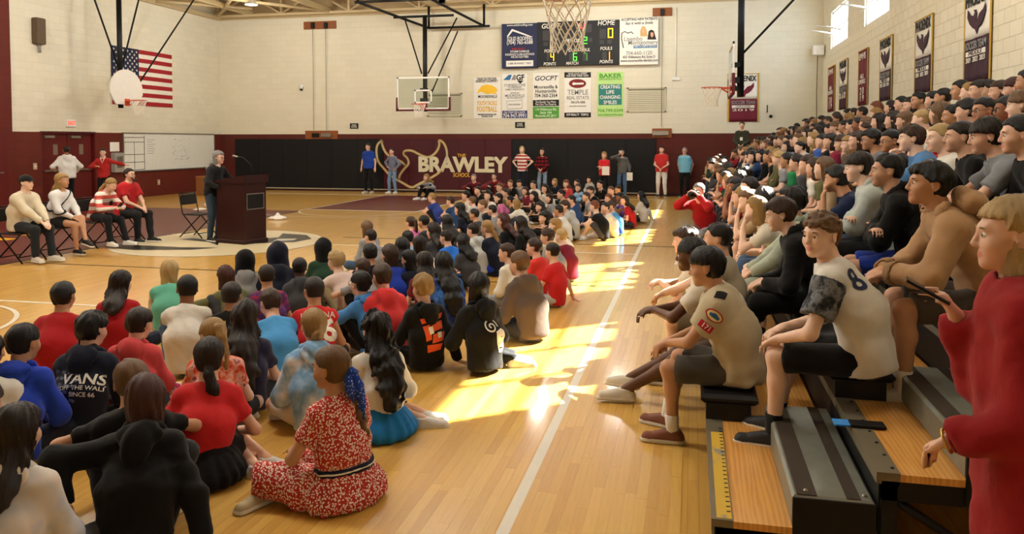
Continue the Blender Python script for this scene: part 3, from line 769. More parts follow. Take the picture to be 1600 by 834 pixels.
# ------------------------------------------------------------------ the hall
XL, XR, YB, YN, ZT, ZR = -17.6, 4.1, 26.75, -6.0, 6.42, 7.32
def brickmat(name, c, mortar, ax, var=.05, rough=.6, bw=.4, bh=.2):
    m, nt, b = newmat(name); sp = node(nt, 'ShaderNodeSeparateXYZ'); nt.links.new(coords(nt), sp.inputs[0])
    cb = node(nt, 'ShaderNodeCombineXYZ'); nt.links.new(sp.outputs[ax], cb.inputs[0]); nt.links.new(sp.outputs[2], cb.inputs[1])
    br = node(nt, 'ShaderNodeTexBrick'); nt.links.new(cb.outputs[0], br.inputs['Vector']); c = srgb(c)
    br.inputs['Scale'].default_value = 1; br.inputs['Brick Width'].default_value = bw; br.inputs['Row Height'].default_value = bh
    br.inputs['Mortar Size'].default_value = .005; br.inputs['Mortar Smooth'].default_value = .4
    br.inputs['Color1'].default_value = (*[x * (1 - var) for x in c], 1); br.inputs['Color2'].default_value = (*[min(1, x * (1 + var)) for x in c], 1); br.inputs['Mortar'].default_value = (*srgb(mortar), 1)
    n = noise(nt, coords(nt), .6, 4); col = mixc(nt, n, br.outputs['Color'], mixc(nt, .12, br.outputs['Color'], srgb('8a7d60')))
    nt.links.new(col, b.inputs['Base Color']); b.inputs['Roughness'].default_value = rough; b.inputs['Specular IOR Level'].default_value = .2
    inv = node(nt, 'ShaderNodeMath', operation='SUBTRACT'); inv.inputs[0].default_value = 1; nt.links.new(br.outputs['Fac'], inv.inputs[1])
    bump(nt, b, inv.outputs[0], .5, .006); return m
M_CREAM_X = brickmat('cream_block_back', 'e0dac4', 'dad4bd', 0, .02); M_CREAM_Y = brickmat('cream_block_side', 'e0dac4', 'd5cfb7', 1, .03)
M_RED_X = brickmat('maroon_block_back', '541412', '471010', 0, .06, .6); M_RED_Y = brickmat('maroon_block_side', '5e1512', '4d1010', 1, .06, .6)
def floormat():
    m, nt, b = newmat('maple_floor'); sp = node(nt, 'ShaderNodeSeparateXYZ'); nt.links.new(coords(nt), sp.inputs[0])
    cb = node(nt, 'ShaderNodeCombineXYZ'); nt.links.new(sp.outputs[1], cb.inputs[0]); nt.links.new(sp.outputs[0], cb.inputs[1])
    br = node(nt, 'ShaderNodeTexBrick'); nt.links.new(cb.outputs[0], br.inputs['Vector']); br.offset = .37; br.inputs['Scale'].default_value = 1
    br.inputs['Brick Width'].default_value = .93; br.inputs['Row Height'].default_value = .0572; br.inputs['Mortar Size'].default_value = .0009
    br.inputs['Color1'].default_value = (*srgb(FLOOR_A), 1); br.inputs['Color2'].default_value = (*srgb(FLOOR_B), 1); br.inputs['Mortar'].default_value = (*srgb('8a5c28'), 1)
    mp = node(nt, 'ShaderNodeMapping'); mp.inputs['Scale'].default_value = (40, 2, 1); nt.links.new(coords(nt), mp.inputs[0]); n = noise(nt, mp.outputs[0], 1, 4)
    col = mixc(nt, ramp(nt, n, [(.3, .0), (.8, .35)]), br.outputs['Color'], srgb('a06c2c')); nt.links.new(col, b.inputs['Base Color'])
    b.inputs['Roughness'].default_value = .34; b.inputs['Coat Weight'].default_value = .5; b.inputs['Coat Roughness'].default_value = .10
    return m
FLOOR_A, FLOOR_B = 'd9ad54', 'cc9d46'
M_FLOOR = floormat()
def plankmat(i, c):
    m, nt, b = newmat('maple_plank_%d' % i); c = srgb(c)
    mp = node(nt, 'ShaderNodeMapping'); mp.inputs['Scale'].default_value = (55, 2.2, 1); nt.links.new(coords(nt), mp.inputs[0])
    oi = node(nt, 'ShaderNodeObjectInfo'); mx = node(nt, 'ShaderNodeVectorMath', operation='ADD'); nt.links.new(mp.outputs[0], mx.inputs[0]); nt.links.new(oi.outputs['Location'], mx.inputs[1])
    n = noise(nt, mx.outputs[0], 1.2, 5, .6); col = mixc(nt, ramp(nt, n, [(.35, 0.0), (.8, .5)]), c, tuple(x * .66 for x in c)); nt.links.new(col, b.inputs['Base Color'])
    b.inputs['Roughness'].default_value = .34; b.inputs['Coat Weight'].default_value = .5; b.inputs['Coat Roughness'].default_value = .10; return m
def structure(name, mb, mats): o = mb.build(name, mats); return tag(o, kind='structure')
FLOOR = structure('floor', MB().box(XL - .2, XR + .2, YN, YB + .2, -.15, -.003), M_FLOOR)
PL = [plankmat(i, c) for i, c in enumerate(['d7aa50', 'd1a24a', 'd4a64d', 'cb9c45', 'dbaf57'])]
plank_me = MB().box(-.0281, .0281, -.5, .5, -.003, 0).mesh('plank', [PL[0]])
rp = random.Random(3); npl = 0
for c in range(44):
    x = -.06 - .0572 * c; y = 3.35 + rp.random() * .8
    y1 = y; y = 3.0
    while y < 9.6 and npl < 300:
        o = ob('plank', plank_me, PL[rp.randrange(5)], FLOOR); o.location = (x, (y + y1) / 2, 0); o.scale.y = (y1 - y) - .0012; npl += 1
        y = y1; y1 = y + .72 + rp.random() * .5
# painted lines and areas of the court
M_LW = plain('paint_white', 'd8d2c0', .35); M_LK = plain('paint_black', '17140f', .35); M_LM = plain('paint_maroon', '5c1f1b', .38, var=.1); M_LP = plain('paint_cream', 'cfc09a', .35); M_LY = plain('paint_yellow', 'd6a820', .4)
def paint(name, mb, m): mb.build(name, m, FLOOR)
def strip(x0, x1, y0, y1, m, z=.0012, name='painted_line'): paint(name, MB().box(x0, x1, y0, y1, -.003, z), m)
def ringpts(cx, cy, r, a0, a1, n): return [(cx + r * math.cos(RAD(a0 + (a1 - a0) * i / n)), cy + r * math.sin(RAD(a0 + (a1 - a0) * i / n))) for i in range(n + 1)]
def arc(cx, cy, r, w, a0, a1, m, z=.0014, name='painted_arc'):
    o = ringpts(cx, cy, r + w / 2, a0, a1, 40); i = ringpts(cx, cy, r - w / 2, a0, a1, 40); b = MB()
    for k in range(40): b.add([(*o[k], z), (*o[k + 1], z), (*i[k + 1], z), (*i[k], z)], [(0, 1, 2, 3)])
    paint(name, b, m)
strip(-.88, -.82, .5, 24.95, M_LW)
strip(-16.2, -.82, 24.9, 24.96, M_LW)
strip(-16.2, -10.05, 4.0, 18.85, M_LM, .0006, 'painted_area')
strip(-10.08, -10.02, 4.0, 18.85, M_LK)
strip(-10.1, -7.0, 19.35, 24.9, M_LM, .0006, 'painted_area')
strip(-10.16, -10.10, 19.35, 24.9, M_LW); strip(-7.0, -6.94, 19.35, 24.9, M_LW); strip(-10.16, -6.94, 19.30, 19.36, M_LW)
arc(-8.55, 19.33, 1.6, .055, 180, 360, M_LW)
strip(-9.9, -.83, 9.87, 9.90, M_LK); strip(-6.5, -.2, 13.84, 13.875, M_LK); strip(-6.5, -.83, 12.80, 12.845, M_LW); strip(-6.5, -.85, 17.4, 17.43, M_LK)
strip(-9.9, -5.5, 7.42, 7.47, M_LW); arc(-7.9, 5.9, 1.33, .05, 0, 180, M_LW)
arc(-8.6, 23.7, 6.3, .05, 180, 360, M_LW)
strip(-13.6, -12.4, 12.0, 12.28, M_LY, .001, 'painted_area'); strip(-13.7, -12.7, 12.72, 12.86, M_LY, .001, 'painted_area')
paint('painted_circle', MB().poly([(max(x, -10.01), y, .0016) for x, y in ringpts(-8.4, 12.7, 1.8, 0, 360, 48)[:-1]]), M_LP)
arc(-8.4, 12.7, 1.8, .06, -153, 153, M_LW, .002)
def blob(pts, m, z): paint('painted_emblem', MB().poly([(x + .55, y - .75, z) for x, y in pts]), m)
blob([(-10.5, 12.35), (-9.7, 12.15), (-8.8, 12.4), (-8.5, 12.75), (-9.2, 12.65), (-10.0, 12.7), (-10.55, 12.9)], M_LK, .0022)
blob([(-8.2, 13.4), (-7.6, 13.7), (-7.5, 14.2), (-7.9, 14.75), (-8.5, 14.9), (-8.25, 14.3), (-8.5, 13.9)], M_LK, .0022)
blob([(-8.05, 13.75), (-7.75, 13.95), (-7.8, 14.2), (-8.15, 14.1)], M_LW, .0025)
blob([(-9.9, 13.6), (-9.1, 13.35), (-8.7, 13.0), (-9.0, 13.5), (-9.8, 13.85)], M_LK, .0022)
# walls
M_TAN = plain('roof_tan', 'a08a66', .8, var=.08); M_TAN2 = plain('roof_steel', 'c0ac84', .7)
structure('wall_back', MB().box(XL - .2, XR + .2, YB, YB + .2, 2.1, ZT), M_CREAM_X)
structure('wall_back_lower', MB().box(XL - .2, XR + .2, YB - .012, YB + .2, -.1, 2.1), M_RED_X)
structure('trim_1', MB().box(XL, XR, YB - .03, YB + .1, ZT, ZT + .14), M_TAN2)
structure('wall_gable', MB().box(XL - .2, XR + .2, YB + .02, YB + .2, ZT, ZR), M_TAN)
structure('trim_2', MB().box(XL, XL + .1, YN, YB, ZT, ZT + .14), M_TAN2)
structure('wall_left', MB().box(XL - .2, XL, YN, YB, 2.1, ZR), M_CREAM_Y)
# left lower wall with a door opening Y 18.25..20.25
wl = MB(); wl.box(XL - .2, XL + .012, YN, 18.25, -.1, 2.1); wl.box(XL - .2, XL + .012, 20.25, YB, -.1, 2.1); structure('wall_left_lower', wl, M_RED_Y)
structure('wall_left_return', MB().box(XL - .1, XL + .06, 12.0, 17.25, -.05, ZT), M_RED_Y)
structure('baseboard_back', MB().box(XL, XR, YB - .03, YB, 0, .09), plain('base_maroon', '3a1414', .5))
structure('trim_3', MB().box(-16.9, -1.1, YB - .085, YB - .005, .06, .10), plain('base_pale', 'a89c86', .5))
structure('wall_near', MB().box(XL - .2, XR + .2, YN - .2, YN, -.1, ZR), M_CREAM_X)
# right wall with clerestory windows
WINS = [(22.75, 25.35), (18.2, 20.65), (13.65, 16.15), (9.3, 11.9)]
WZ0, WZ1 = 4.62, 5.72
w = MB(); w.box(XR, XR + .2, YN, YB, -.1, WZ0); w.box(XR, XR + .2, YN, YB, WZ1, ZR)
ys = sorted([YN] + [v for a in WINS for v in a] + [YB])
for a, b in zip(ys[::2], ys[1::2]): w.box(XR, XR + .2, a, b, WZ0, WZ1)
WR = structure('wall_right', w, M_CREAM_Y)
# the blocks of the right wall: nearest ones singly, the rest joined
M_BLK = [plain('block_paint_%d' % i, c, .6, var=.04) for i, c in enumerate(['e0dac4', 'ddd7c0', 'e3ddc8'])]
blk = MB().box(-.006, 0, .002, .396, .003, .196, bev=.002).mesh('block', [M_BLK[0]])
nb = 0; rest = MB(); rb = random.Random(5)
BY0 = 9.2
for r in range(12, 24):
    z = r * .2 + .02
    y = BY0 + (.2 if r % 2 else 0)
    while y < 26.2:
        clear = not (any(a - .02 < y + .4 and y < b_ + .02 for a, b_ in WINS) and z + .2 > WZ0)
        if clear and z + .2 < WZ0 + .01:
            if y < 18.6 - .45 and nb < 280: 
                o = ob('block', blk, M_BLK[rb.randrange(3)], WR); o.location = (XR, y, z); nb += 1
            else: rest.box(XR - .006, XR, y + .002, y + .396, z + .003, z + .196)
        y += .4
o = rest.build('blocks', M_BLK[0], WR); o['kind'] = 'stuff'
M_WHT = plain('white_metal', 'e6e4dc', .4); M_GLASS, nt, b = newmat('window_glass')
def thin_glass(nt, col, gl=.06):
    out = nt.nodes['Material Output']; tr = node(nt, 'ShaderNodeBsdfTransparent'); tr.inputs[0].default_value = (*col, 1); g = node(nt, 'ShaderNodeBsdfGlossy'); g.inputs['Roughness'].default_value = .02
    mx = node(nt, 'ShaderNodeMixShader'); mx.inputs[0].default_value = gl; nt.links.new(tr.outputs[0], mx.inputs[1]); nt.links.new(g.outputs[0], mx.inputs[2]); nt.links.new(mx.outputs[0], out.inputs['Surface'])
thin_glass(nt, (.97, .99, 1))
for i, (a, b_) in enumerate(WINS):
    f = MB(); x = XR + .08
    f.box(x - .03, x + .03, a, a + .06, WZ0, WZ1); f.box(x - .03, x + .03, b_ - .06, b_, WZ0, WZ1); f.box(x - .03, x + .03, a, b_, WZ0, WZ0 + .06); f.box(x - .03, x + .03, a, b_, WZ1 - .06, WZ1)
    n = 3
    for k in range(1, n): yy = a + (b_ - a) * k / n; f.box(x - .02, x + .02, yy - .025, yy + .025, WZ0, WZ1)
    f.box(x - .02, x + .02, a, b_, (WZ0 + WZ1) / 2 - .02, (WZ0 + WZ1) / 2 + .02)
    wf = structure('window_%d' % (i + 1), f, M_WHT)
    for k in range(n):
        ya, yb2 = a + (b_ - a) * k / n + .03, a + (b_ - a) * (k + 1) / n - .03
        for z0, z1 in ((WZ0 + .05, (WZ0 + WZ1) / 2 - .02), ((WZ0 + WZ1) / 2 + .02, WZ1 - .05)):
            MB().add([(x, ya, z0), (x, yb2, z0), (x, yb2, z1), (x, ya, z1)], [(0, 1, 2, 3)]).build('pane', M_GLASS, wf)
    if i < 2:      # tilted-out vent sash arms and rails reaching into the hall
        for (y0, z0, l) in ((a + .15, WZ0 + .25, .75), (a + 1.5, WZ0 + .30, .7)):
            MB().tube([(XR, y0, z0), (XR - l, y0 + .25, z0 + .18)], .022, 6).build('vent_arm', M_WHT, wf)
        MB().tube([(XR - .25, a - .4, WZ0 + .22), (XR - .12, b_ - .3, WZ0 + .34)], .012, 6).build('vent_rail', M_WHT, wf)
# ceiling
structure('ceiling', MB().box(XL - .2, XR + .2, YN, YB + .2, ZR, ZR + .15), M_TAN)
k = 0
for yy in (26.3, 21.6, 16.9, 12.2, 7.5, 2.8):
    t = MB(); 
    if yy == 26.3:
        xs = np.linspace(XL + .2, XR - .1, 9)
        for x in xs: t.box(x - .035, x + .035, yy - .035, yy + .035, ZT + .05, ZR)
        for a, b_ in zip(xs, xs[1:]):
            t.tube([(a, yy, ZT + .1), ((a + b_) / 2, yy, ZR - .05)], .04, 6); t.tube([(b_, yy, ZT + .1), ((a + b_) / 2, yy, ZR - .05)], .04, 6)
        t.box(XL, XR, yy - .05, yy + .05, ZT + .03, ZT + .12)
    else:
        t.box(XL, XR, yy - .05, yy + .05, ZR - .55, ZR - .45); t.box(XL, XR, yy - .05, yy + .05, ZR - .08, ZR)
        xs = np.linspace(XL + .1, XR - .1, 19)
        for j, (a, b_) in enumerate(zip(xs, xs[1:])): t.tube([(a, yy, ZR - (.05 if j % 2 else .5)), (b_, yy, ZR - (.5 if j % 2 else .05))], .03, 6)
    k += 1; structure('trim_%d' % (3 + k), t, M_TAN2)
for x in (-16.2, -13.0, -8.9, -4.8, -.7, 3.2):
    k += 1; structure('trim_%d' % (3 + k), MB().box(x - .06, x + .06, 1.0, YB, ZT + .12, ZT + .30), M_TAN2)
for a, b_ in (((XL + .1, 26.5, ZT + .1), (-14.2, 22.6, ZT + .2)), ((XL + .1, 23.0, ZT + .1), (-15.5, 25.6, ZT + .2)), ((-16, 22.5, ZT + .2), (-12.8, 26.3, ZT + .12))):
    k += 1; structure('trim_%d' % (3 + k), MB().tube([a, b_], .06, 6), M_TAN2)
# doors of the left wall
M_DOOR = plain('door_red', '5a1512', .5); M_STEEL = plain('steel', '9a958a', .35, .8); M_BLACKM = plain('black_metal', '121212', .45, .2); M_DK = plain('dark_gap', '1d0d0b', .8)
for i, (a, b_) in enumerate(((18.30, 19.24), (19.27, 20.2))):
    d = structure('door_%d' % (i + 1), MB().box(XL - .14, XL - .09, a, b_, 0, 2.06), M_DOOR)
    MB().box(XL - .09, XL - .03, a + .08, b_ - .08, .98, 1.03).build('panic_bar', M_STEEL, d)
    MB().box(XL - .09, XL - .085, (a + b_) / 2 - .02, (a + b_) / 2 + .14, 1.45, 1.75).build('door_plate', plain('plate_grey', '7c6a5c', .5), d)
    MB().box(XL - .09, XL - .02, a + .1, a + .45, 1.93, 2.0).build('door_closer', M_STEEL, d)
structure('trim_40', MB().box(XL - .16, XL - .0, 18.2, 18.27, 0, 2.1).box(XL - .16, XL - .0, 20.23, 20.3, 0, 2.1).box(XL - .16, XL, 18.2, 20.3, 2.06, 2.12), M_DOOR)
structure('wall_passage', MB().box(XL - .3, XL - .2, 18, 20.5, -.1, 2.3), M_DK)
d = structure('door_3', MB().box(XL + .06, XL + .085, 15.6, 17.05, 0, 2.1), M_DOOR)
MB().tube([(XL + .085, 16.85, 1.02), (XL + .16, 16.85, 1.02), (XL + .16, 16.68, 1.02)], .016, 8).build('door_handle', M_STEEL, d)
# ------------------------------------------------------------------ lamps
M_LAMP = plain('lamp_glow', 'fff2d0', .5, emit=8); M_SHADE = plain('lamp_shade', 'd8d2c2', .4, .3)
lamp_pts = [(-13.7, 22.6), (-8.8, 22.0), (-4.4, 22.6), (-2.1, 23.4), (-13.7, 16.6), (-13.7, 10.9), (-9, 10.9), (-3.6, 10.9), (-13.7, 5.2), (-9, 5.2), (-3.6, 5.2), (1.6, 10.9), (1.6, 4.2)]
LAMPN = ['leftmost lamp of the farthest row, above the flag wall corner', 'lamp beside the top frame of the glass backboard', 'lamp in the farthest row left of the scoreboard top', 'lamp above the right end of the scoreboard']
for i, (x, y) in enumerate(lamp_pts):
    t = empty('pendant_lamp', (x, y, ZT + .3)); lab = 'high-bay gym ceiling lamp, ' + (LAMPN[i] if i < 4 else 'row %s from the back wall, column %s from the left wall' % (['one', 'two', 'three', 'four'][min(3, int((22.6 - y + 3) // 5.7))], ['one', 'two', 'three', 'four'][0 if x < -12 else 1 if x < -8 else 2 if x < 0 else 3]))
    tag(t, lab, 'ceiling lamp', 'high-bay lamps')
    MB().tube([(0, 0, 0), (0, 0, -.28)], .012, 6).build('cord', M_BLACKM, t)
    MB().lathe([(.02, -.26), (.07, -.29), (.08, -.38), (.19, -.52), (.20, -.54), (.185, -.53), (.07, -.39), (.0, -.38)], 20).build('lamp_shade', M_SHADE, t)
    MB().lathe([(.0, -.40), (.07, -.42), (.10, -.49), (.08, -.55), (.0, -.58)], 14).build('bulb', M_LAMP, t)
    L = bpy.data.lights.new('lamp_light', 'POINT'); L.shadow_soft_size = .22; L.energy = LAMP_W * (.5 if i < 5 else .3 if x > 0 else 1); L.color = (1, .955, .86)
    o = bpy.data.objects.new('lamp_light', L); link(o, t); o.location = (0, 0, -.86)
# ------------------------------------------------------------------ bleachers
TX = [.10 + .65 * i for i in range(6)]; TZ = [.235 + .265 * i for i in range(6)]; SEATH = .15
BL = empty('bleachers', (2.1, 14, 0)); tag(BL, 'long plywood-decked telescopic bleachers with black seats along the right wall', 'bleachers')
def bpart(name, mb, m): o = mb.build(name, m); o.parent = BL; o.matrix_parent_inverse = BL.matrix_world.inverted(); o.location = (-2.1, -14, 0); return o
BY, BE, SY = 3.38, 26.3, 4.6
def plymat():
    m, nt, b = newmat('plywood'); mp = node(nt, 'ShaderNodeMapping'); mp.inputs['Scale'].default_value = (9, 1.0, 1); nt.links.new(coords(nt), mp.inputs[0])
    n = noise(nt, mp.outputs[0], 2.2, 3, .55); wv = node(nt, 'ShaderNodeTexWave', bands_direction='X'); wv.inputs['Scale'].default_value = 1.6; wv.inputs['Distortion'].default_value = 9; wv.inputs['Detail'].default_value = 3; wv.inputs['Detail Scale'].default_value = .8
    nt.links.new(mp.outputs[0], wv.inputs['Vector'])
    c = mixc(nt, wv.outputs['Fac'], srgb('d69a48'), srgb('a8692a')); c = mixc(nt, n, c, srgb('e2ac5c')); nt.links.new(c, b.inputs['Base Color'])
    b.inputs['Roughness'].default_value = .35; b.inputs['Coat Weight'].default_value = .25; return m
M_PLY = plymat(); M_GALV = plain('galvanised_steel', '8d9188', .42, .55, var=.18, nscale=14); M_SEAT = plain('seat_plastic', '131316', .5); M_GRIP = plain('grip_strip', '3a3128', .85, bmp=.4, nscale=200); M_NOSE = plain('nosing_steel', '77705f', .5, .4, var=.15)
M_UND = plain('understructure_black', '0d0d0e', .6)
wearm, nt, b = newmat('safety_yellow'); nn = noise(nt, coords(nt), 5, 5, .7); nt.links.new(mixc(nt, ramp(nt, nn, [(.55, 0.0), (.62, 1.0)]), srgb('c8a52a'), srgb('8a877c')), b.inputs['Base Color']); b.inputs['Roughness'].default_value = .6
for i in range(6):
    x0 = TX[i]; x1 = (TX[i + 1] if i < 5 else XR - .02); z = TZ[i]
    bpart('deck', MB().box(x0 + .09, x1 - .005, BY, BE, z - .03, z), M_PLY)
    bpart('nosing', MB().box(x0, x0 + .09, BY, BE, z - .045, z + .004), M_NOSE)
    bpart('riser', MB().box(x0 + .012, x0 + .03, BY + .02, BE, (TZ[i - 1] if i else 0), z - .045), M_UND)
    y = (SY, SY - .28, SY - .32, SY - .3, SY - .3, SY - .3)[i]; n = 0
    while y < BE - .2:
        y2 = min(y + 1.84, BE)
        bpart('seat', MB().box(x0 - .03, x0 + .29, y, y2 - .02, z + .095, z + SEATH, bev=.02).box(x0 + .0, x0 + .25, y + .01, y2 - .03, z, z + .1), M_SEAT)
        y = y2
    bpart('end_frame', MB().box(x0 + .02, x0 + .08, BY, BY + .06, 0, z - .045).box(x0 + .02, x1, BY, BY + .05, z - .11, z - .03).tube([(x0 + .05, BY + .03, z - .1), (x1 - .04, BY + .03, max(.05, z - .45))], .02, 6), M_UND)
for i in range(5):
    x0, x1 = TX[i] + .325, TX[i] + .68; z = TZ[i]; zt = z + .14
    st = bpart('aisle_step', MB().box(x0, min(x1, TX[i + 1] + .0), BY, SY - .06, z, zt, bev=.012), M_GALV)
    for a, w in ((.02, .08), (.215, .055)):
        o = MB().box(x0 + a, x0 + a + w, BY + .01, SY - .07, zt, zt + .003).build('grip_strip', M_GRIP); o.parent = st
    MB().box(x0 + .002, TX[i + 1] - .002, BY - .012, BY - .001, z - .10, zt - .006).build('end_plate', M_UND, st)
    sc = MB()
    for a in (.06, .29): sc.lathe([(.0, .008), (.009, .006), (.011, 0)], 8, (x0 + a, BY + .05, zt + .002))
    o = sc.build('screw', M_STEEL, st)
bpart('safety_strip', MB().box(TX[0] + .022, TX[0] + .085, BY + .01, SY - .2, TZ[0] + .004, TZ[0] + .007), wearm)
tk = MB()
for k in range(22): tk.box(TX[0] + .066, TX[0] + .083, BY + .07 + k * .048, BY + .078 + k * .048, TZ[0] + .007, TZ[0] + .0085)
bpart('measure_marks', tk, M_UND)
bpart('end_panel', MB().box(TX[0] + .012, TX[1], BY + .0, BY + .02, .0, TZ[0] - .03), M_UND)
bpart('hinge_plate', MB().box(TX[1] - .005, TX[1] + .15, 3.88, 3.95, TZ[1] + .004, TZ[1] + .022, bev=.004), M_UND)
bpart('blue_tape', MB().box(TX[1] - .075, TX[1] + .005, 3.89, 3.97, TZ[1] + .004, TZ[1] + .012), plain('tape_blue', '3f8fe0', .6))
sc = MB()
for k in range(9): sc.lathe([(.0, .006), (.006, .005), (.008, 0)], 8, (TX[1] + .07, BY + .05 + k * .14, TZ[1] + .004))
bpart('screws', sc, M_UND)
# ------------------------------------------------------------------ basketball hoops
M_ORANGE = plain('rim_orange', 'd0502a', .45, .2); M_NET = plain('net_cord', 'f4eee0', .8); M_PADM = plain('board_pad_maroon', '5a1418', .5); M_CLEAR, nt, b = newmat('clear_board')
thin_glass(nt, (.90, .94, .92), .08)
def net_build(r0, r1, h, tw, seed, n=12):
    rs = random.Random(seed); b = MB(); rows = 7
    def R(t): return r0 + (r1 - r0) * min(1, t * 1.35)**.8 + (.02 * max(0, t - .75))
    J_ = [[(rs.uniform(-1, 1) * .012 * k / rows, rs.uniform(-1, 1) * .012 * k / rows, rs.uniform(-1, 1) * .012 * k / rows) for _ in range(n)] for k in range(rows + 1)]
    def P(k, j):
        t = k / rows; a = 2 * math.pi * (j + .5 * (k % 2)) / n; q = J_[k][j % n]; return (R(t) * math.cos(a) + q[0], R(t) * math.sin(a) + q[1], -h * t + q[2])
    for k in range(rows):
        for j in range(n):
            q = (j, j + 1) if k % 2 else (j - 1, j)
            for m_ in q: b.tube([P(k, j), P(k + 1, m_ % n)], tw, 5, caps=False)
    return b
def hoop(label, M, kind, mast=3.2, glass=True, braces=(), top=()):
    """M: frame with origin at rim centre height 3.05, +Y away from the board"""
    t = empty('basketball_hoop'); t.matrix_world = M; tag(t, label, 'basketball hoop')
    r = MB(); r.tube([(.23 * math.cos(a), .23 * math.sin(a), 0) for a in np.linspace(0, 2 * math.pi, 25)[:-1]], .010, 8, closed=True)
    r.box(-.09, .09, -.40, -.225, -.035, .005); r.tube([(-.08, -.36, -.12), (-.12, -.19, -.01)], .009, 6); r.tube([(.08, -.36, -.12), (.12, -.19, -.01)], .009, 6); r.box(-.10, .10, -.40, -.385, -.16, .05)
    rim = r.build('rim', M_ORANGE, t)
    net_build(.225, .13, .50 if kind == 'near' else .42, .0052 if kind == 'near' else .006, 4).build('net', M_NET, t)
    if kind == 'fan':
        pts = [(-.69 * math.cos(a) * (1 if True else 1), .42 + .5 * math.sin(a)) for a in np.linspace(0, math.pi, 17)][::-1]
        pts = [(-.45, -.12)] + [(.45, -.12)] + [(.69, .2)] + [(.69 * math.cos(a), .30 + .62 * math.sin(a)) for a in np.linspace(0, math.pi, 17)] + [(-.69, .2)]
        MB().prism(pts, -.02, .02, Matrix(((1, 0, 0, 0), (0, 0, -1, -.42), (0, 1, 0, 0), (0, 0, 0, 1)))).build('backboard', plain('board_white', 'e8e4da', .35), t)
    else:
        bx0, bx1, z0, z1 = -.915, .915, -.15, .92
        MB().box(bx0 + .03, bx1 - .03, -.425, -.415, z0 + .03, z1 - .03).build('backboard', M_CLEAR, t)
        fr = MB(); fr.box(bx0, bx1, -.44, -.40, z1 - .05, z1).box(bx0, bx1, -.44, -.40, z0, z0 + .05).box(bx0, bx0 + .05, -.44, -.40, z0, z1).box(bx1 - .05, bx1, -.44, -.40, z0, z1)
        fr.build('board_frame', M_WHT, t)
        sq = MB(); sq.box(-.305, .305, -.414, -.41, .45, .50).box(-.305, -.255, -.414, -.41, .05, .5).box(.255, .305, -.414, -.41, .05, .5).box(-.305, .305, -.414, -.41, .05, .10); sq.build('target_square', M_WHT, t)
        pd = MB()
        if kind != 'near': pd.box(bx0 - .03, bx1 + .03, -.455, -.385, z0 - .06, z0 + .0, bev=.01).box(bx0 - .035, bx0 + .02, -.455, -.385, z0 - .06, z0 + .40, bev=.01).box(bx1 - .02, bx1 + .035, -.455, -.385, z0 - .06, z0 + .40, bev=.01); pd.build('edge_pad', M_PADM, t)
    m = MB(); m.tube([(0, -.62, -.22 if kind != 'near' else 0), (0, -.62, mast)], .075, 12); m.build('mast', M_BLACKM, t)
    MB().box(-.12, .12, -.60, -.44, .1, .22).box(-.12, .12, -.60, -.44, .45, .55).box(-.05, .05, -.60, -.40, -.08, .02).build('mount', M_BLACKM, t)
    for a, b_ in braces: MB().tube([a, b_], .026, 8).build('brace', M_BLACKM, t)
    if top:
        f = MB()
        for a, b_ in top: f.tube([a, b_], .045, 6)
        f.build('hanger_frame', M_BLACKM, t)
    return t
def frame(x, y, deg, z=3.05): return Matrix.Translation((x, y, z)) @ Matrix.Rotation(RAD(deg), 4, 'Z')
# far main goal, rim towards the camera (-Y): rotate 180
hoop('glass-backboard basketball hoop hanging before the maroon school wall', frame(-8.69, 24.3, 180), 'glass', 2.95,
     braces=[((.95, -1.3, 2.95), (.12, -.62, 1.05)), ((-.85, -1.5, 3.0), (-.1, -.62, 1.05)), ((-.75, -1.9, 2.6), (-.18, -.62, .3))],
     top=[((-1.9, -1.9, 2.75), (.3, -1.9, 2.75)), ((-1.0, -.62, 2.95), (1.1, -.62, 2.95)), ((-1.0, .5, 3.3), (2.0, .5, 3.3)), ((1.9, .5, 3.3), (.3, -1.9, 2.75)), ((-.6, .5, 3.3), (-1.7, -1.9, 2.75)), ((.3, -1.9, 2.75), (.3, -1.9, 3.5)), ((-1.7, -1.9, 2.75), (-1.7, -1.9, 3.5)), ((1.9, .5, 3.3), (1.9, .5, 3.6))])
hoop('white fan-shaped backboard hoop hanging in front of the flag', frame(-16.0, 20.2, -90), 'fan', 3.6,
     braces=[((-2.9, -.1, 3.5), (-.6, -.5, .5)), ((-1.0, -.62, 3.5), (-.08, -.62, 1.0)), ((1.3, -.62, 3.5), (.08, -.62, 1.0))])
hoop('black-masted side hoop above the bleachers in front of the phoenix banner', frame(.45, 18.28, 90), 'glass', 3.5, braces=[((0, -3.2, 3.5), (0, -.66, .75))])
hoop('nearest hoop whose white net hangs at the top of the view', frame(-.96, 6.14, 0), 'near', 3.5)
# ------------------------------------------------------------------ back-wall furniture
YW = YB - .002
def bw(px, py): p = at_y(px, py, YW); return p[0], p[2]
def BM(px, py, y=YW - .03): p = at_y(px, py, YW); return Matrix(((1, 0, 0, p[0]), (0, 0, -1, y), (0, 1, 0, p[2]), (0, 0, 0, 1)))
PXM = 1220 / 27.2          # pixels per metre on the back wall
def bpanel(name, x0, y0, x1, y1, m, label=None, cat=None, depth=.03, parent=None, y=YW, group=None, bev=.004):
    a, b_ = bw(x0, y1), bw(x1, y0)
    o = MB().box(a[0], b_[0], y - depth, y, a[1], b_[1], bev=bev).build(name, m, parent)
    if label: tag(o, label, cat, group)
    return o
M_W = plain('print_white', 'e9e6dc', .6, var=.02); M_K = plain('print_black', '141414', .6, var=.02); M_NAVY = plain('print_navy', '1b2146', .5, var=.04); M_MAR = plain('print_maroon', '4e1422', .6); M_GOLD = plain('print_gold', 'e0b03a', .5); M_CREAMT = plain('print_cream', 'ded6b4', .6)
